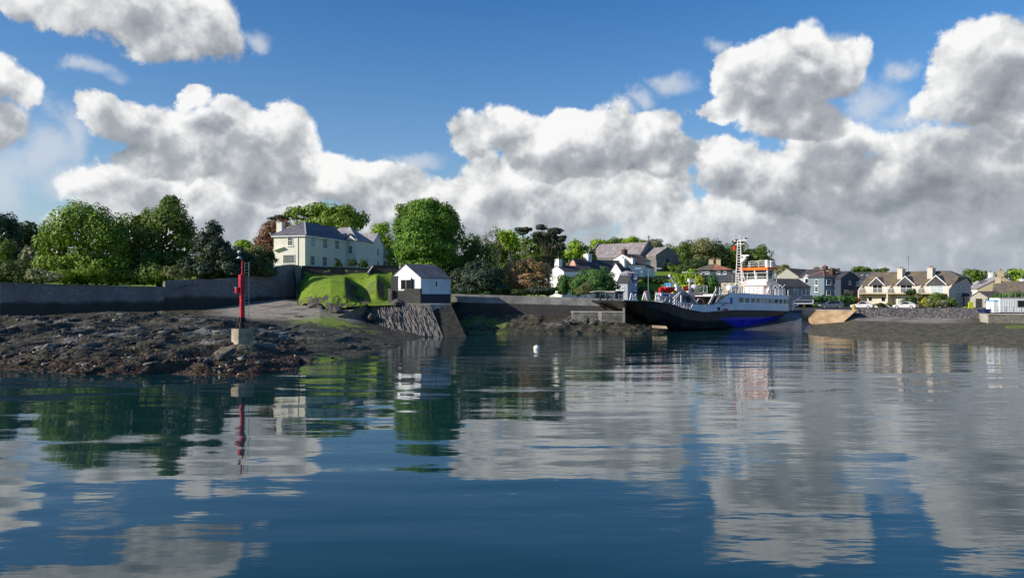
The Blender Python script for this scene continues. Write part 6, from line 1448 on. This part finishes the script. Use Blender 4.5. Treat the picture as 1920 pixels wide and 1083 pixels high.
w4 = PX(1480,158)-PX(1448,158)
for k,(c0,hg) in enumerate(((.62,1.5),(1.7,2.6),(2.75,3.1))):
    m = MB(); hw = .62; h0 = Zat(541,158)-4.2; x_ = c0
    y_ = .15*k
    for a,b in (((x_-hw,y_,h0),(x_,y_,h0+hw*1.25)),((x_,y_,h0+hw*1.25),(x_+hw,y_,h0)),((x_-hw,y_,h0),(x_+hw,y_,h0))): m.bar(a,b,.16)
    for a in (-hw,0,hw): m.bar((x_+a,y_,-.1),(x_+a,y_,h0),.13)
    m.bar((x_-hw,y_,1.0),(x_+hw,y_,1.0),.1); gbl = m.build('gable_frame', M['paint'], cv_)
    m = MB(); m.prism([(x_-hw,y_+.04,0),(x_+hw,y_+.04,0),(x_+hw,y_+.04,h0),(x_,y_+.04,h0+hw*1.2),(x_-hw,y_+.04,h0)], (0,.05,0)); m.build('pane', M['glass'], gbl)
m = MB(); m.box(-.1,w4,.6,4.5,-.1,h0-.1); m.build('back_room', M['beige'], cv_)
m = MB(); 
for c0 in (.62,1.7,2.75): m.prism([(c0-.68,.1,h0-.05),(c0,.1,h0+.8),(c0+.68,.1,h0-.05)], (0,4.4,0))
m.build('roof', M['glass'], cv_)
dw = thing('basement_wall', 'dark painted wall and garage openings beneath the beige pub', 'wall', (PX(1488,157), 157, 3.0))
m = MB(); m.box(-6.5,PX(1524,157)-PX(1488,157),0,2.4,0,Zat(553.5,157)-3.0); m.build('wall', M['navy'], dw)
m = MB(); m.box(0,PX(1521,157)-PX(1488,157),-1.0,-.004,Zat(569.5,157)-3,Zat(567.5,157)-3); m.build('canopy', M['paint'], dw)
m = MB(); 
for a in (.3,1.9): m.box(a,a+1.3,-.03,-.003,0,1.35)
m.build('door', M['dark'], dw)
m = MB(); zz = Zat(562.5,157)-3; m.bar((0,-.95,zz),(PX(1521,157)-PX(1488,157),-.95,zz),.05); m.bar((PX(1521,157)-PX(1488,157),-.95,zz-.9),(PX(1521,157)-PX(1488,157),-.95,zz+.1),.12); m.build('railing', M['paint'], dw)
g1 = House('rendered_house', 'big pale grey rendered gable rising behind the beige pub', 'house', (1447,186),(1504,181), 12, 3.5, Zat(523,182), Zat(503.5,184), 'y', 'beige', 'tile_brown', .2); g1.win('f', g1.w*.78, 5.0, 1.6, .8, nx=2, nz=1)
g2 = House('dormer_house', 'pale grey house with dark roof and two white dormers', 'house', (1498,176),(1530,173), 8, 3.6, Zat(520,174), Zat(506,178), 'x', 'palegrey', 'slate_dark', .2)
for px_ in (1514,1525.5):
    s0,Dp = face_at(g2,'f',px_); zl = Zat(532,Dp)-3.6; zh = Zat(522,Dp)-3.6
    m = MB(); m.prism([(s0-.6,-.45,zl),(s0+.6,-.45,zl),(s0+.6,-.45,zh),(s0,-.45,zh+.65),(s0-.6,-.45,zh)], (0,1.6,0)); dm = m.build('dormer', M['paint'], g2.root)
    m = MB(); m.box(s0-.32,s0+.32,-.49,-.454,zl+.15,zh-.05); m.build('pane', M['glass'], dm)
    m = MB(); m.prism([(s0-.85,-.6,zh-.1),(s0,-.6,zh+.8),(s0+.85,-.6,zh-.1),(s0+.85,-.6,zh+.06),(s0,-.6,zh+.96),(s0-.85,-.6,zh+.06)], (0,2.2,0)); m.build('roof', M['paint'], dm)
for x0,x1 in ((1519,1523),(1526,1529)): win_px(g2,'f',x0,x1,540,551,nx=1,nz=2)
m = MB(); s0,_ = face_at(g2,'f',1521); m.box(s0-.5,s0+.4,-1.0,-.004,0,Zat(543,174)-3.6); m.prism([(s0-.8,-1.3,Zat(543,174)-3.6+.003),(s0-.05,-1.3,Zat(539,174)-3.6),(s0+.7,-1.3,Zat(543,174)-3.6+.003)], (0,1.3,0)); m.build('porch', M['dark'], g2.root)
g3 = House('far_house', 'grey house with two tall chimneys in the distance', 'house', (1511,215),(1534,212), 8, 4, Zat(512,213), Zat(503,216), 'x', 'peach', 'slate_grey', .2)
g3.chimney(1.2, 3.5, 1.2, 1, g3.r-1.8, g3.r+.1, 'brick', 2); g3.chimney(g3.w, 3.5, 1.2, 1, g3.r-2, g3.r+.4, 'brick', 2)
g4 = House('grey_blue_house', 'two-storey grey-blue house with red ridge tiles behind the hedge', 'house', (1545.5,168.5),(1577,170), 5.2, 3.4, Zat(519.5,168.5), Zat(506.5,170.5), 'hip', 'greyblue', 'slate_dark', .3, inset=1.9)
g4.ridge_cap([(-.3,-.3,g4.h+.1),(g4.hip[0],g4.d/2,g4.r)], 'ridge_red', .26); g4.ridge_cap([(-.3,g4.d+.3,g4.h+.1),(g4.hip[0],g4.d/2,g4.r)], 'ridge_red', .26); g4.ridge_cap([(g4.w+.3,-.3,g4.h+.1),(g4.hip[1],g4.d/2,g4.r)], 'lead')
for x0,x1,y0,y1 in ((1549.5,1558,524,533.5),(1549.5,1557.5,544,553)): win_px(g4,'f',x0,x1,y0,y1,nx=1,nz=2)
for zz in (Zat(534,168)-3.4, Zat(547,168)-3.4): g4.win('l', 2.4, zz, 1.1, 1.2, nx=1, nz=2)
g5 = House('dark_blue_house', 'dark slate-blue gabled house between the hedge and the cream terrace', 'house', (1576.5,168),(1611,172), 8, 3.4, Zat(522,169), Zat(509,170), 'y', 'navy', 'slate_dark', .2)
g5.chimney(.6, 2.5, 1.2, .9, g5.h-.3, g5.r+.3, 'brick', 2)
for x0,x1,y0,y1 in ((1591.5,1595,526,533),(1605,1610,528,535)): win_px(g5,'f',x0,x1,y0,y1,nx=2,nz=1)
m = MB(); s0,_ = face_at(g5,'f',1581); s1,_ = face_at(g5,'f',1600); m.prism([(s0,-.004,Zat(542,169)-3.4),(s0,-1.4,Zat(545,169)-3.4),(s0,-1.4,Zat(546,169)-3.4),(s0,-.004,Zat(546,169)-3.4)], (s1-s0,0,0)); m.build('porch_roof', M['slate_dark'], g5.root)
win_px(g5,'f',1582,1599,546.5,550,nx=4,nz=1,sill=False)
g6 = House('far_roof', 'dark slate roof with roof-lights behind the dark blue house', 'house', (1594,196),(1640,192), 9, 3.5, Zat(523,194), Zat(510,196), 'x', 'navy', 'slate_dark', .2)
m = MB(); sl = (g6.r-g6.h)/4.5
for k in (2.0,3.3,4.6): m.add([(k,1.5,g6.h+1.5*sl+.2),(k+.5,1.5,g6.h+1.5*sl+.2),(k+.5,2.6,g6.h+2.6*sl+.2),(k,2.6,g6.h+2.6*sl+.2)],[(0,1,2,3)])
m.build('roof_lights', M['blind'], g6.root)
# ---- the cream terrace
T_ = House('cream_terrace', 'cream terrace of three houses with balconies and brown roof above the road', 'terrace', (1617,166),(1787,152), 9.5, 3.1, Zat(531.5,158), Zat(509.5,161), 'jerkin', 'peach', 'tile_brown', .45)
sc = T_.w/3
for i,(c0,gx0,gx1) in enumerate(((1644,1636,1655),(1698,1688,1711),(1756,1744,1770))):
    s0,D0 = face_at(T_,'f',gx0); s1,_ = face_at(T_,'f',gx1); zt_ = Zat(533,D0)-3.1; zb2 = Zat(549,D0)-3.1
    win_px(T_,'f',gx0,gx1,533.5,549,nx=2,nz=1,sill=False,pane='curtain' if i == 2 else 'glass',name='balcony_door',o=.0)
    m = MB(); sm = (s0+s1)/2; hw = (s1-s0)/2+.45; zg = T_.h
    m.prism([(sm-hw,-.5,zg-.25),(sm+hw,-.5,zg-.25),(sm,-.5,zg+hw*.85)], (0,2.2,0)); gb_ = m.build('gablet', M['slate_dark'], T_.root)
    m = MB(); m.prism([(sm-hw-.25,-.65,zg-.4),(sm,-.65,zg+hw*.85),(sm+hw+.25,-.65,zg-.4),(sm+hw+.25,-.65,zg-.22),(sm,-.65,zg+hw*.85+.2),(sm-hw-.25,-.65,zg-.22)], (0,.16,0)); m.build('bargeboard', M['paint'], gb_)
    m = MB(); m.prism([(sm-hw-.2,-.48,zg-.4),(sm,-.48,zg+hw*.85),(sm+hw+.2,-.48,zg-.4),(sm+hw+.2,-.48,zg-.24),(sm,-.48,zg+hw*.85+.16),(sm-hw-.2,-.48,zg-.24)], (0,4.2,0)); m.build('roof', M['tile_red'] if i == 0 else M['tile_brown'], gb_)
    # balcony slab, glazed front and dividing wing wall
    u0, u1 = sc*i+.15, sc*(i+1)-.05
    m = MB(); m.box(u0,u1,-2.0,-.004,zb2-.22,zb2-.02); bl = m.build('balcony', M['sand'], T_.root)
    m = MB()
    for k in range(int((u1-u0)/.16)): m.bar((u0+.05+k*.16,-1.95,zb2-.02),(u0+.05+k*.16,-1.95,zb2+.95),.025)
    m.bar((u0,-1.95,zb2+.97),(u1,-1.95,zb2+.97),.06); m.build('balustrade', M['paint'], bl)
    m = MB(); m.prism([(u0-.15,-2.1,-.5),(u0-.15,-2.1,zb2+.6),(u0-.15,-.0,T_.h-.1),(u0-.15,-.0,-.5)], (.28,0,0)); m.build('wing_wall', M['peach'], T_.root)
m = MB(); m.prism([(T_.w-.28,-2.1,-.5),(T_.w-.28,-2.1,zb2+.6),(T_.w-.28,-.0,T_.h-.1),(T_.w-.28,-.0,-.5)], (.28,0,0)); m.build('wing_wall', M['peach'], T_.root)
for x0,x1,y0,y1,nn in ((1628,1636,556,565,1),(1652,1661,556,565.5,1),(1683,1695,555,571,3),(1741,1750,556,566,2)): win_px(T_,'f',x0,x1,y0,y1,nx=nn,nz=1 if nn == 1 else 2,sill=False,pane='glass' if nn < 3 else 'curtain')
for x_,z1_ in ((1680,1.9),(1736.5,1.9)): s0,_ = face_at(T_,'f',x_); T_.chimney(s0, 2.6, 1.05, 1.6, T_.h+.4, T_.r+z1_-1.35, 'peach', 2)
T_.win('r', 3.0, 3.2, .9, 1.3, nx=2, nz=2); T_.win('r', 5.6, 3.2, .9, 1.3, nx=2, nz=2); T_.door('r', 5.2, 0, 1.0, 2.0, 'dark')
m = MB(); m.prism([(T_.w+.004,4.3,2.3),(T_.w+.004,5.2,3.0),(T_.w+.004,6.1,2.3)], (1.0,0,0)); m.build('porch_roof', M['slate_dark'], T_.root)
m = MB(); m.bar((T_.w*.42,4.8,T_.r),(T_.w*.42,4.8,T_.r+3.6),.05); [m.bar((T_.w*.42-.5,4.8,T_.r+k),(T_.w*.42+.5,4.8,T_.r+k),.03) for k in (2.6,3.0,3.4)]; m.build('aerial', M['steel_dark'], T_.root)
# ---- houses at the right edge
k1 = House('grey_roof_house', 'house with a grey roof and sandy gable at the right', 'house', (1817,176),(1832,170), 9, 3.2, Zat(541.5,171), Zat(520.5,171), 'x', 'white', 'slate_grey', .25) if False else None
k1 = House('grey_roof_house', 'house with a pale grey roof and a sandy gable right of the cream terrace', 'house', (1812,176),(1833,168), 9.5, 3.2, Zat(541,169), Zat(520,173), 'x', 'sand', 'slate_grey', .25)
m = MB(); m.box(.01,k1.w-.01,-.06,-.004,-.5,k1.h-.05); m.build('front_render', M['white'], k1.root)
k1.chimney(.8, 4.7, .9, .8, k1.r-.5, k1.r+1.0, 'white', 1); k1.chimney(k1.w-.7, 4.7, 1.0, 1.0, k1.r-.5, k1.r+1.2, 'sand', 2); win_px(k1,'f',1821,1827,546,552,nx=2,nz=1)
m = MB(); sl = (k1.r-k1.h)/4.75
for a in (1.2,3.2): m.add([(a,1.8,k1.h+1.8*sl+.2),(a+1.0,1.8,k1.h+1.8*sl+.2),(a+1.0,3.2,k1.h+3.2*sl+.2),(a,3.2,k1.h+3.2*sl+.2)],[(0,1,2,3)])
m.build('roof_lights', M['dark'], k1.root)
k2 = House('garage', 'small gabled garage with a dark door right of the cream terrace', 'garage', (1819,152),(1852,149), 6, 3.2, Zat(557,150), Zat(547,150), 'y', 'beige', 'tile_brown', .25)
s0,_ = face_at(k2,'f',1836); k2.door('f', s0, 0, 1.3, Zat(559.5,150)-3.2, 'dark', 'beige')
k3 = House('brown_roof_building', 'long building with a brown roof at the right edge of the photograph', 'building', (1862,158),(2010,150), 8, 3.2, Zat(551,155), Zat(528,158), 'x', 'sand', 'tile_brown', .3)
k3.chimney(.6, 3.9, 1.1, 1.1, k3.r-1, k3.r+.8, 'sand', 1, potm='conc_pale'); k3.chimney(4.6, 5, .8, .6, k3.r-.4, k3.r+.4, 'white', 1, potm='conc_pale'); k3.chimney(7.5, 5, .8, .6, k3.r-.4, k3.r+.4, 'white', 1, potm='conc_pale'); win_px(k3,'f',1880,1890,553,560,nx=2,nz=2)
wall_run('garden_wall', 'low pale garden wall in front of the cream terrace', [(1606,157,2.9,3.75),(1680,153.5,2.9,3.75)], .3, 'peach', .06, 'conc_pale')
for px_,lab in ((1598,'tall white urn-shaped bush marker left of the cream terrace'),): pass

# ================================================================ TREES AND SHRUBS
GW = 'trees behind the left sea wall'; GC = 'trees on the hill behind the village'; GS = 'garden shrubs'
tree('dark_tree', 'blackish-green tree at the far left edge, behind the wall', 'tree', 142, [(-45,445,40,50),(5,440,34,38),(-10,485,45,38),(0,512,45,16)], 'conifer', GW, base=-15, leaf=.42)
tree('dark_tree', 'low dark tree between the left edge and the big lime-green tree', 'tree', 148, [(48,452,34,34),(75,460,22,30),(50,490,40,30),(40,512,50,16)], 'dark', GW, base=55, leaf=.42)
tree('grey_shrub', 'greyish-leaved tall shrub in front of the dark trees at the far left', 'shrub', 128, [(52,480,16,20),(40,502,20,16)], 'sage', GW, leaf=.3, trunk_r=.15)
tree('green_shrub', 'rounded green shrub at the left picture edge above the grass strip', 'shrub', 122, [(5,470,26,22),(0,495,28,22)], 'mid', GW, leaf=.32, trunk_r=.15)
tree('broadleaf_tree', 'large bright lime-green tree, leftmost big crown above the sea wall', 'tree', 117, [(150,433,52,50),(102,458,34,48),(196,444,42,52),(118,500,46,32),(178,498,54,36),(84,490,20,34),(130,512,50,20),(180,516,48,18)], 'lime', GW, base=150, trunk_r=.5, leaf=.34, cover=.7)
tree('broadleaf_tree', 'tall deep green tree with a ragged top right of the lime-green tree', 'tree', 123, [(262,444,42,52),(312,430,46,58),(346,458,28,50),(278,494,52,38),(330,498,40,32),(318,380,20,14),(250,512,44,20),(300,515,44,18),(228,480,24,40)], 'mid', GW, base=300, trunk_r=.5, leaf=.34, cover=.7)
tree('conifer_tree', 'dark blue-green conifer with a pointed crown beside the beacon top', 'tree', 116.5, [(398,436,20,24),(386,462,26,28),(412,476,30,32),(428,500,28,30),(380,508,34,22),(350,505,24,24)], 'conifer', GW, base=400, leaf=.3, trunk_r=.3)
tree('dark_bush', 'dark silvery-speckled bush behind the higher garden wall', 'shrub', 118, [(378,500,24,24),(408,508,32,22),(392,484,22,22)], 'dark', GW, base=392, leaf=.28, trunk_r=.2)
tree('pale_bush', 'pale olive bush standing at the step in the sea wall', 'shrub', 112, [(322,512,20,14),(338,518,18,14)], 'olive', GW, leaf=.24, trunk_r=.12)
tree('pale_bush', 'low grey-green bush at the foot of the lime-green tree', 'shrub', 111, [(72,516,24,16),(100,522,20,12)], 'sage', GW, leaf=.24, trunk_r=.12)
tree('garden_tree', 'small bright green tree seen in the gap left of the copper tree', 'tree', 158, [(458,460,18,14),(470,474,20,16)], 'spring', GS, leaf=.36, trunk_r=.2)
tree('garden_shrub', 'pale green shrub above the garden wall left of the cream house', 'shrub', 123, [(482,478,22,22),(468,492,20,20),(492,496,20,16)], 'olive', GS, leaf=.26, trunk_r=.12)
tree('garden_shrub', 'dark shrub squeezed against the left corner of the cream house', 'shrub', 124.5, [(503,486,17,20),(498,502,18,14)], 'dark', GS, leaf=.26, trunk_r=.12)
tree('garden_shrub', 'dark green shrub behind the top of the beacon', 'shrub', 120.5, [(448,488,22,26),(440,510,20,18)], 'conifer', GS, leaf=.26, trunk_r=.12)
tree('copper_tree', 'reddish-brown copper tree left of the cream house', 'tree', 150, [(512,440,26,30),(497,462,24,30),(530,424,20,16),(510,478,26,20)], 'copper', base=508, leaf=.32, cover=.5, trunk_r=.35)
tree('pine_tree', 'dark flat-topped pine just above the copper tree', 'tree', 162, [(526,410,20,6),(512,420,16,5)], 'pine', base=520, leaf=.3, trunk_r=.25)
tree('broadleaf_tree', 'wide bright green tree spreading behind the roof of the cream house', 'tree', 172, [(556,402,24,16),(596,399,34,18),(640,402,34,20),(672,414,22,20),(620,424,62,22)], 'lime', base=620, leaf=.42, cover=.65, trunk_r=.5)
tree('willow_tree', 'feathery yellow-green tree at the right end of the cream house', 'tree', 165, [(712,442,24,30),(724,470,24,36),(738,492,26,26),(700,462,18,26)], 'spring', base=718, leaf=.32, cover=.45, trunk_r=.3)
tree('chestnut_tree', 'huge rounded green chestnut tree above the boathouse', 'tree', 135, [(797,428,54,46),(768,442,30,46),(838,434,30,48),(800,468,56,34),(776,484,34,30),(830,484,34,30),(800,498,44,20),(806,400,38,26),(802,448,54,30)], 'chestnut', base=800, trunk_r=.65, leaf=.34, cover=.85, sub=34)
tree('broadleaf_tree', 'looser paler tree rising just behind the left shoulder of the chestnut', 'tree', 146, [(762,396,26,18),(785,390,30,18),(752,424,16,24)], 'mid', base=770, leaf=.34, cover=.45, trunk_r=.4)
tree('broadleaf_tree', 'green tree right of the chestnut, above the pale harbour wall', 'tree', 142, [(882,462,22,24),(900,484,32,30),(872,500,28,30)], 'mid', base=885, leaf=.33, cover=.6, trunk_r=.35)
tree('evergreen_bush', 'large dark evergreen bush behind the harbour wall beside the boathouse', 'shrub', 131, [(872,528,28,26),(908,526,42,28),(932,540,24,16),(895,506,26,20),(880,544,34,14),(920,546,30,12)], 'conifer', base=900, leaf=.28, trunk_r=.2)
tree('evergreen_bush', 'dark bush between the boathouse roof and the chestnut trunk', 'shrub', 140, [(852,505,20,20),(846,525,14,18)], 'dark', base=850, leaf=.28, trunk_r=.2)
branch_tree('bare_tree', 'nearly leafless grey tree reaching above the woods left of the pines', 'tree', 165, 930, 426, 34, 'olive', leaves=900, seed=4)
branch_tree('young_leafed_tree', 'thinly leafed tree between the bare tree and the pines', 'tree', 160, 958, 436, 26, 'spring', leaves=3500, seed=9, leaf=.26)
tree('pine_tree', 'slender pine with a flat dark top on a bare trunk', 'tree', 168, [(984,431,18,5),(980,437,12,4)], 'pine', base=983, leaf=.3, trunk_r=.28, limbs=False)
tree('pine_tree', 'tall spreading pine with several dark flat clumps, right of the slender pine', 'tree', 166, [(1014,427,13,6),(1040,434,20,7),(1050,448,14,8),(1028,444,18,8),(1046,464,16,10),(1008,440,12,6)], 'pine', base=1028, leaf=.34, cover=.9, trunk_r=.4)
tree('broadleaf_tree', 'mid-green tree filling the space below the pines', 'tree', 172, [(1000,468,28,28),(1030,474,30,28),(1010,496,44,22),(1016,450,18,16)], 'mid', base=1012, leaf=.38, cover=.6)
tree('broadleaf_tree', 'green tree below the bare tree and behind the bronze one', 'tree', 176, [(936,480,28,28),(962,492,26,24),(940,502,34,18),(962,464,20,18)], 'mid', base=945, leaf=.38, cover=.6)
tree('bronze_tree', 'rounded tree in bronze young leaf behind the harbour wall', 'tree', 139, [(985,503,38,22),(1012,514,26,22),(955,516,24,18),(985,526,46,20),(1000,538,40,12),(960,536,24,12)], 'golden', base=984, leaf=.27, cover=.45, trunk_r=.22)
tree('cypress_bush', 'left one of the rounded cypress bushes behind the harbour wall', 'shrub', 138, [(1060,530,18,20),(1054,543,18,12)], 'hedge', 'cypress bushes behind the harbour wall', leaf=.24, cover=.95, trunk_r=.15)
tree('cypress_bush', 'middle cypress bush of the three behind the harbour wall', 'shrub', 137, [(1084,527,18,22),(1082,544,20,14)], 'hedge', 'cypress bushes behind the harbour wall', leaf=.24, cover=.95, trunk_r=.15)
tree('cypress_bush', 'largest and rightmost cypress bush, beside the dark shed', 'shrub', 136, [(1122,523,34,23),(1140,533,22,18),(1108,542,34,14),(1140,546,16,10)], 'hedge', 'cypress bushes behind the harbour wall', leaf=.24, cover=.95, trunk_r=.15)
tree('pale_bush', 'small pale green bush in front of the cypress bushes', 'shrub', 129, [(1092,546,16,11),(1102,538,12,10)], 'olive', leaf=.2, cover=.5, trunk_r=.1)
for i,(x,y,rx,ry,lm,lab) in enumerate(((965,548,26,8,'dark','low dark hedge behind the harbour wall under the bronze tree'),(1015,546,28,9,'conifer','dark hedge between the bronze tree and the left cypress bush'),(905,552,30,8,'hedge','low ivy mound on the harbour wall below the big dark evergreen'))): tree('low_hedge', lab, 'hedge', 131, [(x,y,rx,ry),(x-rx*.5,y+1,rx*.6,ry),(x+rx*.5,y+1,rx*.6,ry)], lm, leaf=.22, trunk=False)
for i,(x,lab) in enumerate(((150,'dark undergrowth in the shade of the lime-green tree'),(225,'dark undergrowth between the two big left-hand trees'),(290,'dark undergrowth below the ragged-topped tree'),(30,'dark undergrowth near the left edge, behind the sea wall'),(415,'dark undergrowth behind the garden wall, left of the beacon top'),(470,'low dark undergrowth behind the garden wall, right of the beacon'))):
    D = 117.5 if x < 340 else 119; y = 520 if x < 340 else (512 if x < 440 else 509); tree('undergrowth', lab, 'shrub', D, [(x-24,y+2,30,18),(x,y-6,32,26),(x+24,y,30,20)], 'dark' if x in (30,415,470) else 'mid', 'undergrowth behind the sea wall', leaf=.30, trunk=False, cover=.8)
# hill woodland: trees one can tell apart
far = [(1078,468,20,20,'spring','bright green tree left of the church roof'),(1100,476,16,16,'mid','green tree touching the left gable of the church'),(1125,456,18,9,'spring','treetop showing over the left part of the church roof'),
 (1155,455,20,9,'mid','treetop showing over the middle of the church roof'),(1186,453,22,10,'spring','bright treetop over the right part of the church roof'),(1226,458,18,12,'sage','pale open treetop behind the chancel'),
 (1256,484,20,28,'mid','tree at the right wall of the chancel'),(1284,478,24,30,'mid','second rounded tree right of the chancel'),(1318,474,32,28,'olive','large paler tree in the middle of the hill wood'),
 (1352,482,24,30,'dark','dark tree above the semi-detached house'),(1382,478,24,26,'mid','tree behind the ferry mast'),(1422,482,26,24,'mid','rounded tree right of the ferry mast'),(1402,492,22,22,'dark','dark tree behind the wheelhouse railing'),
 (1300,502,34,16,'dark','dark undergrowth tree below the large pale tree'),(1265,508,24,14,'mid','low green tree above the grass bank'),(1050,484,16,14,'dark','dark tree between the pines and the pink house')]
for i,(x,y,rx,ry,lm,lab) in enumerate(far):
    D = 285 if y < 460 else 262
    if i in (0,1,15): D = 225
    if i in (13,14): D = 240
    tree('hill_tree', lab, 'tree', D, [(x,y,rx,ry),(x-rx*.4,y+ry*.55,rx*.8,ry*.7),(x+rx*.45,y+ry*.5,rx*.75,ry*.7)], lm, GC, base=x, leaf=.5, cover=.6, sub=24, trunk_r=.4, limbs=False)
tree('lime_tree', 'bright yellow-green round tree behind the ferry bow', 'tree', 170, [(1276,528,18,18),(1300,524,20,18),(1290,542,30,16)], 'spring', base=1290, leaf=.34, cover=.8)
tree('lime_tree', 'darker right-hand round tree behind the ferry gangway', 'tree', 170, [(1330,532,20,20),(1338,546,20,16),(1318,542,20,16)], 'hedge', base=1328, leaf=.34, cover=.8)
tree('yellow_shrub', 'yellow-leaved shrub between the two round trees behind the ferry', 'shrub', 166, [(1311,529,11,13)], 'yellow', leaf=.3, trunk_r=.1)
for x,D,rx,ry,y,lab in ((1215,182,12,6,524,'dark ivy clump on the rubble bank left of the blue sign'),(1240,182,14,7,528,'ivy clump above the blue sign on the rubble bank'),(1208,173,14,7,545,'dark bush at the foot of the bank beside the violet building'),(1236,173,16,8,548,'dark bush low on the bank behind the ferry bow')):
    tree('ivy_bush', lab, 'shrub', D, [(x,y,rx,ry)], 'dark', 'ivy on the rubble bank', leaf=.3, trunk=False)
for x,y,rx,ry,lm,lab in ((1466,502,16,7,'olive','low round treetop behind the grey rendered gable'),(1562,509,14,7,'conifer','dark treetop left of the brick chimney'),(1540,512,14,6,'olive','brownish far treetop behind the grey-blue house'),(1612,508,18,9,'mid','green treetop behind the dark blue house'),(1636,511,16,8,'mid','second green treetop left of the terrace aerial'),(1657,507,9,6,'mid','small round treetop between the terrace chimneys and the dark roof'),
   (1822,512,14,9,'mid','left one of two treetops right of the cream terrace'),(1838,513,12,8,'mid','right one of two treetops right of the cream terrace'),(1875,517,20,8,'sage','pale treetop above the brown roof'),(1908,514,22,12,'spring','bright green treetop at the right picture edge'),(1780,519,16,6,'dark','dark treetop peeping over the right end of the terrace roof')):
    tree('far_tree', lab, 'tree', 235, [(x,y,rx,ry),(x,y+ry*1.2,rx*.9,ry)], lm, 'far treetops behind the houses', leaf=.5, cover=.7, sub=16, trunk_r=.25, limbs=False)
# hedge behind the estate car
hd = [(1530+k*8.5, 561+(k%2)*.6, 8, 8) for k in range(9)]
tree('hedge', 'long dark green hedge behind the blue-grey estate car', 'hedge', 160, hd, 'hedge', base=1560, leaf=.24, sub=10, trunk=False, cover=.8)
tree('low_shrub', 'light green low shrub at the left end of the dark hedge', 'shrub', 157, [(1528,573,11,6)], 'mid', GS, leaf=.22, trunk=False)
tree('rust_shrub', 'rust-coloured shrub at the left corner of the cream terrace', 'shrub', 160, [(1606,563,7,7)], 'rust', GS, leaf=.22, trunk=False)
for x,y,rx,ry,lm,lab,D in ((1708,548,11,7,'dark','dark tall shrub reaching the middle balcony',153),(1706,564,15,11,'dark','dark shrub behind the right-hand white car',151),(1722,557,8,8,'olive','olive ball-shaped shrub beside the yellow-green one',151),(1733,566,9,9,'yellow','yellow-green ball-shaped shrub in front of the cream terrace',150),
    (1755,558,17,11,'mid','wide green shrub under the right-hand balcony',151),(1748,571,14,8,'olive','low olive shrub right of the yellow-green ball',149.5),(1766,569,14,9,'sage','grey-green shrub low beside the terrace end wall',149.5),(1783,567,12,10,'mid','rounded green shrub before the grey end wall',150),
    (1650,571,10,4,'dark','low dark planting right of the first white car',154),(1670,570,9,4,'olive','low olive planting between the two white cars',153.5),(1874,560,13,11,'hedge','green bush behind the blue locker of the white cabin',142),(1858,567,12,8,'mid','green bush between the garage and the white cabin',143),
    (1812,577,8,3,'spring','bright low grass tuft left of the yellow sign',140),(1900,553,26,6,'mid','ivy hedge under the brown roof at the right edge',148)):
    tree('garden_shrub', lab, 'shrub', D, [(x,y,rx,ry),(x+rx*.3,y+ry*.4,rx*.7,ry*.7)], lm, GS, leaf=.2, trunk=False, cover=.75, gzv=gz(x,D) if D > 141 else 3.1)
for x,y,rx,ry,lab in ((634,484,6,5,'small dark shrub on the terrace wall below the third window'),(661,483,8,6,'dark shrub on the terrace wall in front of the projecting wing'),(681,486,9,6,'dark shrub on the terrace wall beside the steps')):
    tree('wall_shrub', lab, 'shrub', 131, [(x,y+9,rx,ry+3),(x+4,y+12,rx*.8,ry),(x-4,y+12,rx*.7,ry)], 'dark', 'shrubs along the terrace wall', leaf=.15, trunk=False, cover=.6)
tree('evergreen_shrub', 'tall dark evergreen filling the gap between the cream terrace and the garage', 'shrub', 164, [(1806,560,9,12),(1814,566,9,10)], 'dark', leaf=.24, trunk=False)
tree('evergreen_shrub', 'rounded green bush behind the garage roof, right of the grey gable end', 'shrub', 172, [(1824,562,12,12),(1808,548,10,10)], 'mid', leaf=.24, trunk=False)
# pale flowers and tufts at the foot of the terrace wall
for i,(x,y) in enumerate(((578,514),(586,516),(611,510),(617,508),(650,508),(668,509))):
    tree('flowering_plant', ['pale flowering clump by the corner where the garden wall meets the terrace wall','second pale flowering clump from the wall corner','third pale flowering clump along the terrace wall','fourth pale flowering clump along the terrace wall','pale flowering clump below the projecting wing','pale flowering clump nearest the terrace steps'][i], 'plant', 126, [(x,y,2.6,2.6)], 'sage', 'flowering clumps below the terrace wall', leaf=.12, trunk=False, cover=.5)
